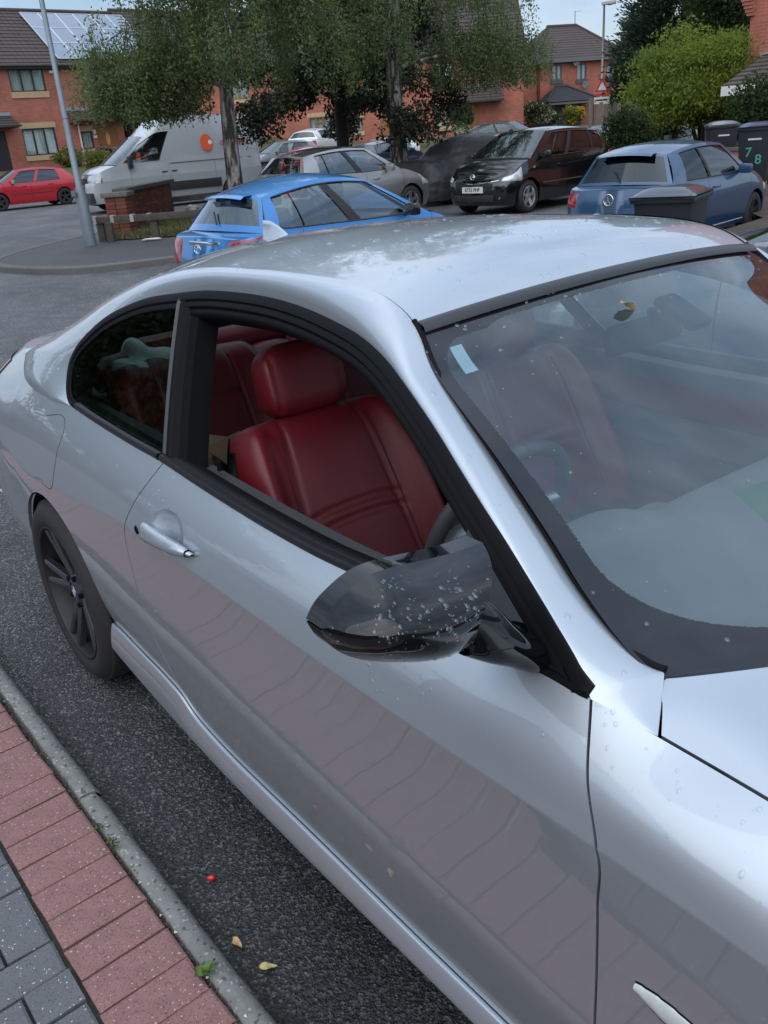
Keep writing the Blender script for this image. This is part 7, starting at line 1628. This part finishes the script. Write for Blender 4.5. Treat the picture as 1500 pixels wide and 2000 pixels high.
def birch(label, x, y, H, r, lean, seed, nlimb=26, zlo=2.6, dens=1.0, reach=None, trunk_r=.17):
    g = np.random.default_rng(seed); z0 = float(gz(x, y)); T = thing('birch_tree', label, 'tree', (x, y, z0), 0, 'birches on the grass')
    tz = np.linspace(0, H, 24); tx = lean[0]*tz+.10*np.sin(tz*.7+seed); ty = lean[1]*tz+.10*np.cos(tz*.6+seed); tr = trunk_r*(1-tz/H)**.8+.012; tr[0] *= 1.35
    P = np.stack([tx, ty, tz], -1); P[:, :2] -= P[0, :2]; b = MB(); b.tube(P, tr, 12); b.obj('trunk', barkm, T, smooth=True)
    lb = MB(); pts, shade = [], []; st = MB()
    for i in range(nlimb):
        f = (i+.5)/nlimb; z = zlo+(H-zlo-.4)*f**1.05; base = np.array([np.interp(z, tz, P[:, k]) for k in range(3)]); a = i*2.4+g.normal(0, .35); L_ = r*(1.08-.75*f)*g.uniform(.7, 1.12)
        hot = reach is not None and i in reach
        if hot: a, L_ = reach[i]
        t = np.linspace(0, 1, 9); out = np.stack([np.cos(a)*L_*t, np.sin(a)*L_*t, L_*((.26 if hot else .62)*t-(.30 if hot else .60)*t**2.2)], -1)+g.normal(0, .05, (9, 3))*t[:, None]; Q = base+out
        lb.tube(Q, np.linspace(.055*(1-f*.6), .010, 9), 6)
        for j in range(int((80 if hot else 36)*dens*max(.5, L_/r))):
            ft = g.uniform(.22, 1)**.8; q0 = np.array([np.interp(ft, t, Q[:, k]) for k in range(3)])+g.normal(0, .30, 3)*np.array([1, 1, .6]); hang = g.uniform(.35, 1.45)*(1.05-.45*f); n_ = int(92*hang*dens)
            s = np.linspace(0, 1, 5); sway = g.normal(0, .13, 2); S = np.stack([q0[0]+sway[0]*s**.7+.10*np.cos(a)*s, q0[1]+sway[1]*s**.7+.10*np.sin(a)*s, q0[2]+.08*s-hang*s**1.15], -1)
            if S[-1, 2] < zlo-.55: S[:, 2] += zlo-.55-S[-1, 2]+g.uniform(0, .25)
            if j % 3 == 0: st.tube(S, .006, 3, cap=False)
            u = g.uniform(0, 1, n_)**.85; p = np.stack([np.interp(u, s, S[:, k]) for k in range(3)], -1)+g.normal(0, .075, (n_, 3)); pts.append(p); shade.append(np.where(g.uniform(size=n_) < .7, g.integers(0, 4), g.integers(0, 4, n_)))
    lb.obj('limbs', barkm, T, smooth=True, kind='stuff'); st.obj('twigs', twigm, T, kind='stuff')
    leafcloud('crown', np.concatenate(pts), .064, bl, T, g, asp=.52, droop=.8, shade=np.concatenate(shade)); return T
birch('left birch with pale streaked trunk and long drooping branches in front of the white van', -14.79, 7.97, 9.0, 2.75, (.02, .0), 3, nlimb=44, dens=1.15, reach={0: (rad(238), 2.3), 1: (rad(250), 2.6), 2: (rad(228), 2.5), 3: (rad(260), 2.2)}, zlo=2.75)
birch('right birch with a thick pale streaked trunk behind the warm silver hatchback', -15.7, 13.24, 10.0, 3.1, (.02, .035), 8, nlimb=44, dens=1.05, zlo=3.0, trunk_r=.23, reach={0: (rad(40), 3.2), 3: (rad(55), 3.5)})
def bush_cloud(n_, c, rad_, g, hollow=.55, lumps=9, flat=1.0):
    """points through lumpy ellipsoid clumps"""
    cs = g.normal(size=(lumps, 3)); cs /= np.linalg.norm(cs, axis=1)[:, None]; cs *= g.uniform(.25, .75, (lumps, 1)); rs = g.uniform(.32, .58, lumps); w_ = rs**2/np.sum(rs**2); k = g.choice(lumps, n_, p=w_)
    d = g.normal(size=(n_, 3)); d /= np.linalg.norm(d, axis=1)[:, None]; rr = rs[k]*(hollow+(1-hollow)*g.uniform(0, 1, n_)**.6)*(1+.12*g.normal(size=n_)); return np.array(c)+(cs[k]+d*rr[:, None])*np.array(rad_), k
# dark-leaved tree between the birches
g = np.random.default_rng(21); T = thing('dark_leaved_tree', 'dark tree with near black leaves and straight dark trunk between the two birches', 'tree', (-17.79, 12.96, 0)); b = MB(); b.tube([(0, 0, 0), (.02, .02, 2), (0, .05, 4), (.1, .1, 6.5)], [.19, .16, .12, .04], 10); b.obj('trunk', darkbark, T, smooth=True)
dk = [leafm('dark_a', (.016, .018, .013), .2), leafm('dark_b', (.022, .025, .016), .2), leafm('dark_c', (.030, .040, .018), .2)]
b = MB(); P = []
for i in range(18):
    a = i*2.4; z = 2.1+.22*i; L_ = 3.0*(1-.035*i); Q = np.array([(0, 0, z), (L_*.5*math.cos(a), L_*.5*math.sin(a), z+.35), (L_*math.cos(a), L_*math.sin(a), z+.1-.35*(i < 8))]); b.tube(pchip([0, .5, 1], Q, np.linspace(0, 1, 8)), np.linspace(.05, .01, 8), 6)
    for q_, rr in ((Q[1], .8), (Q[2], .95)): p, _ = bush_cloud(1500, q_+np.array([0, 0, -.05]), (rr, rr, rr*.6), g); P.append(p)
b.obj('limbs', darkbark, T, smooth=True, kind='stuff'); P = np.concatenate(P); leafcloud('crown', P[P[:, 2] > 1.25+g.uniform(0, .3, len(P))], .10, dk, T, g, asp=.6)
# lime green tree
g = np.random.default_rng(5); T = thing('lime_green_tree', 'bushy lime green tree in front of the board fence', 'tree', (-11.65, 20.2, .25)); b = MB()
for k in range(5): a = k*1.3; b.tube([(0, 0, 0), (.25*math.cos(a), .25*math.sin(a), .9), (.8*math.cos(a), .8*math.sin(a), 2.2), (1.1*math.cos(a), 1.1*math.sin(a), 3.0)], [.07, .05, .03, .01], 7)
b.obj('trunk', mat('olive_bark', (.07, .06, .045), rough=.9), T, smooth=True)
lm = [leafm('lime_a', (.17, .225, .040)), leafm('lime_b', (.125, .18, .036)), leafm('lime_c', (.22, .26, .045)), leafm('lime_d', (.085, .125, .028))]; P, S_ = [], []
for i in range(84):
    a = g.uniform(0, 6.28); rr = 1.75*g.uniform(.1, 1)**.5; z = g.uniform(1.25, 2.95); lim = 1.65*math.sin(PI*np.clip((z-.75)/2.6, .08, .95))**.65; rr = min(rr, lim*g.uniform(.7, 1.35)); z += g.uniform(-.1, .35)*(g.random() < .4); c_ = np.array([rr*math.cos(a), rr*math.sin(a), z]); n_ = 620; p = c_+g.normal(size=(n_, 3))*np.array([.34, .34, .13]); p[:, 2] -= .25*((p[:, 0]-c_[0])**2+(p[:, 1]-c_[1])**2); P.append(p); S_.append(np.where(g.uniform(size=n_) < .6, g.integers(0, 3), g.integers(0, 4, n_)))
leafcloud('crown', np.concatenate(P), .095, lm, T, g, asp=.42, droop=.6, shade=np.concatenate(S_))
# conifers and the dark tree behind
def conifer(label, x, y, H, r, seed, cols, apex=.12, n_=260, per=330, sz=.22):
    g = np.random.default_rng(seed); T = thing('conifer', label, 'tree', (x, y, float(gz(x, y)))); b = MB(); b.tube([(0, 0, 0), (0, 0, H*.9)], [.28, .03], 8); b.obj('trunk', darkbark, T, smooth=True); P, D, S_ = [], [], []
    for i in range(n_):
        f = g.uniform(.02, 1); z = .6+(H-.8)*f; rr = r*((1-f)**.75+apex*.4)*g.uniform(.75, 1.15)*min(1, .55+f*4); a = g.uniform(0, 6.28); t = np.sqrt(g.uniform(.10, 1, per)); o_ = np.array([math.cos(a), math.sin(a), .42]); p = np.array([0, 0, z])+t[:, None]*rr*o_+g.normal(size=(per, 3))*(.10+.16*t)[:, None]*np.array([1, 1, .6]); P.append(p); D.append(np.tile(o_+np.array([0, 0, .1]), (per, 1))); S_.append(np.where(g.uniform(size=per) < .7, g.integers(0, len(cols)), g.integers(0, len(cols), per)))
    leafcloud('crown', np.concatenate(P), sz, cols, T, g, asp=.28, shade=np.concatenate(S_), dirs=np.concatenate(D)); return T
cf = [leafm('con_a', (.030, .052, .034), .15), leafm('con_b', (.042, .066, .042), .15), leafm('con_c', (.022, .038, .026), .15)]
conifer('broad dark green conifer rising behind the lime green tree', -22.0, 34.0, 9.6, 3.1, 4, cf)
conifer('second smaller conifer at the left foot of the broad one', -24.6, 35.2, 5.2, 1.7, 6, cf, n_=120)
def broad(label, x, y, z, c, rad_, n_, cols, size, seed, name='tree', cat='tree', trunk=True, lumps=14, asp=.6, group=None):
    g = np.random.default_rng(seed); T = thing(name, label, cat, (x, y, z), 0, group); p, k = bush_cloud(n_, c, rad_, g, lumps=lumps); ok = p[:, 2] > .02; sh = np.where(g.uniform(size=n_) < .55, (k*7) % len(cols), g.integers(0, len(cols), n_))
    b = MB()
    for i in range(4): a = i*1.7; b.tube([(0, 0, 0), (.12*rad_[0]*math.cos(a), .12*rad_[1]*math.sin(a), c[2]*.6), (.5*rad_[0]*math.cos(a), .5*rad_[1]*math.sin(a), c[2]*1.1)], [.03*rad_[0]+.015, .02*rad_[0]+.01, .008], 6)
    b.obj('trunk' if trunk else 'stems', darkbark, T, smooth=True); leafcloud('crown' if trunk else 'foliage', p[ok], size, cols, T, g, asp=asp, shade=sh[ok]); return T
gd = [leafm('green_a', (.034, .058, .020)), leafm('green_b', (.050, .078, .026)), leafm('green_c', (.024, .042, .017))]; gold = [leafm('gold_a', (.20, .19, .045)), leafm('gold_b', (.13, .15, .045)), leafm('gold_c', (.08, .11, .03))]
broad('dark broadleaf tree behind the house wall at the upper right', -16.6, 29.5, .8, (0, 0, 5.2), (2.3, 2.3, 2.7), 26000, gd, .13, 31)
broad('second dark tree between the broad conifer and the right house', -18.6, 31.5, .8, (0, 0, 5.8), (2.0, 2.0, 3.2), 22000, gd, .13, 33)
broad('dark rounded bush in front of the board fence beside the parked cars', -11.95, 17.5, .1, (0, 0, .9), (.72, .72, .95), 11000, gd, .075, 35, 'bush', 'bush', False)
broad('large green bush behind the wheelie bin with the blue lid', -7.9, 17.2, .3, (0, 0, 1.05), (1.05, 1.05, 1.1), 18000, gd, .085, 36, 'bush', 'bush', False)
broad('loose olive shrub under the window of the terrace at the back', -33.6, 28.2, 1.0, (0, 0, .7), (1.1, 1.1, .75), 6000, gold[1:]+gd, .09, 38, 'shrub', 'shrub', False)
broad('rounded dark shrub beside the tan window of the back terrace', -32.9, 31.2, 1.0, (0, 0, 1.25), (.75, .75, .8), 5000, gd, .09, 39, 'shrub', 'shrub', False)
wr = broad('bush with white roses below the rounded dark shrub', -31.9, 30.4, 1.0, (0, 0, .55), (.5, .5, .5), 3000, gd+[leafm('rose_white', (.6, .58, .52))], .09, 40, 'rose_bush', 'bush', False)
broad('flowering bush with pale blooms in front of the brick wing', -36.0, 40.6, 1.25, (0, 0, .8), (1.3, .9, .8), 6000, gd+[leafm('rose_white', (.6, .58, .52)), gold[1]], .12, 41, 'flower_bush', 'bush', False)
broad('yellow flowering bush before the dark porch', -35.2, 42.6, 1.25, (0, 0, .6), (.8, .7, .65), 4500, gold+[leafm('flower_yellow', (.55, .36, .03))], .11, 42, 'flower_bush', 'bush', False)
broad('golden green shrub in the garden behind the bonnet of the white van', -41.5, 15.6, .75, (0, 0, .65), (.9, 1.6, .75), 6000, gold, .11, 43, 'shrub', 'shrub', False)
broad('small yellowish shrub under the ground floor window of the left terrace', -46.8, 15.6, 1.1, (0, 0, .55), (.6, .9, .6), 3500, gold, .11, 44, 'shrub', 'shrub', False)
broad('olive hedge beyond the tail of the white van', -27.5, 21.5, .2, (0, 0, .5), (.7, 1.3, .5), 4000, gold[1:]+gd[:1], .1, 46, 'hedge', 'hedge', False)

broad('leafy roadside tree on the near pavement, behind the tail of the silver coupe', -9.5, -5.6, 0, (0, 0, 3.6), (3.0, 3.0, 2.9), 26000, gd, .13, 51)
broad('second leafy roadside tree on the near pavement, further down the road', -15.5, -8.0, 0, (0, 0, 4.0), (3.4, 3.4, 3.2), 26000, gd, .14, 52)
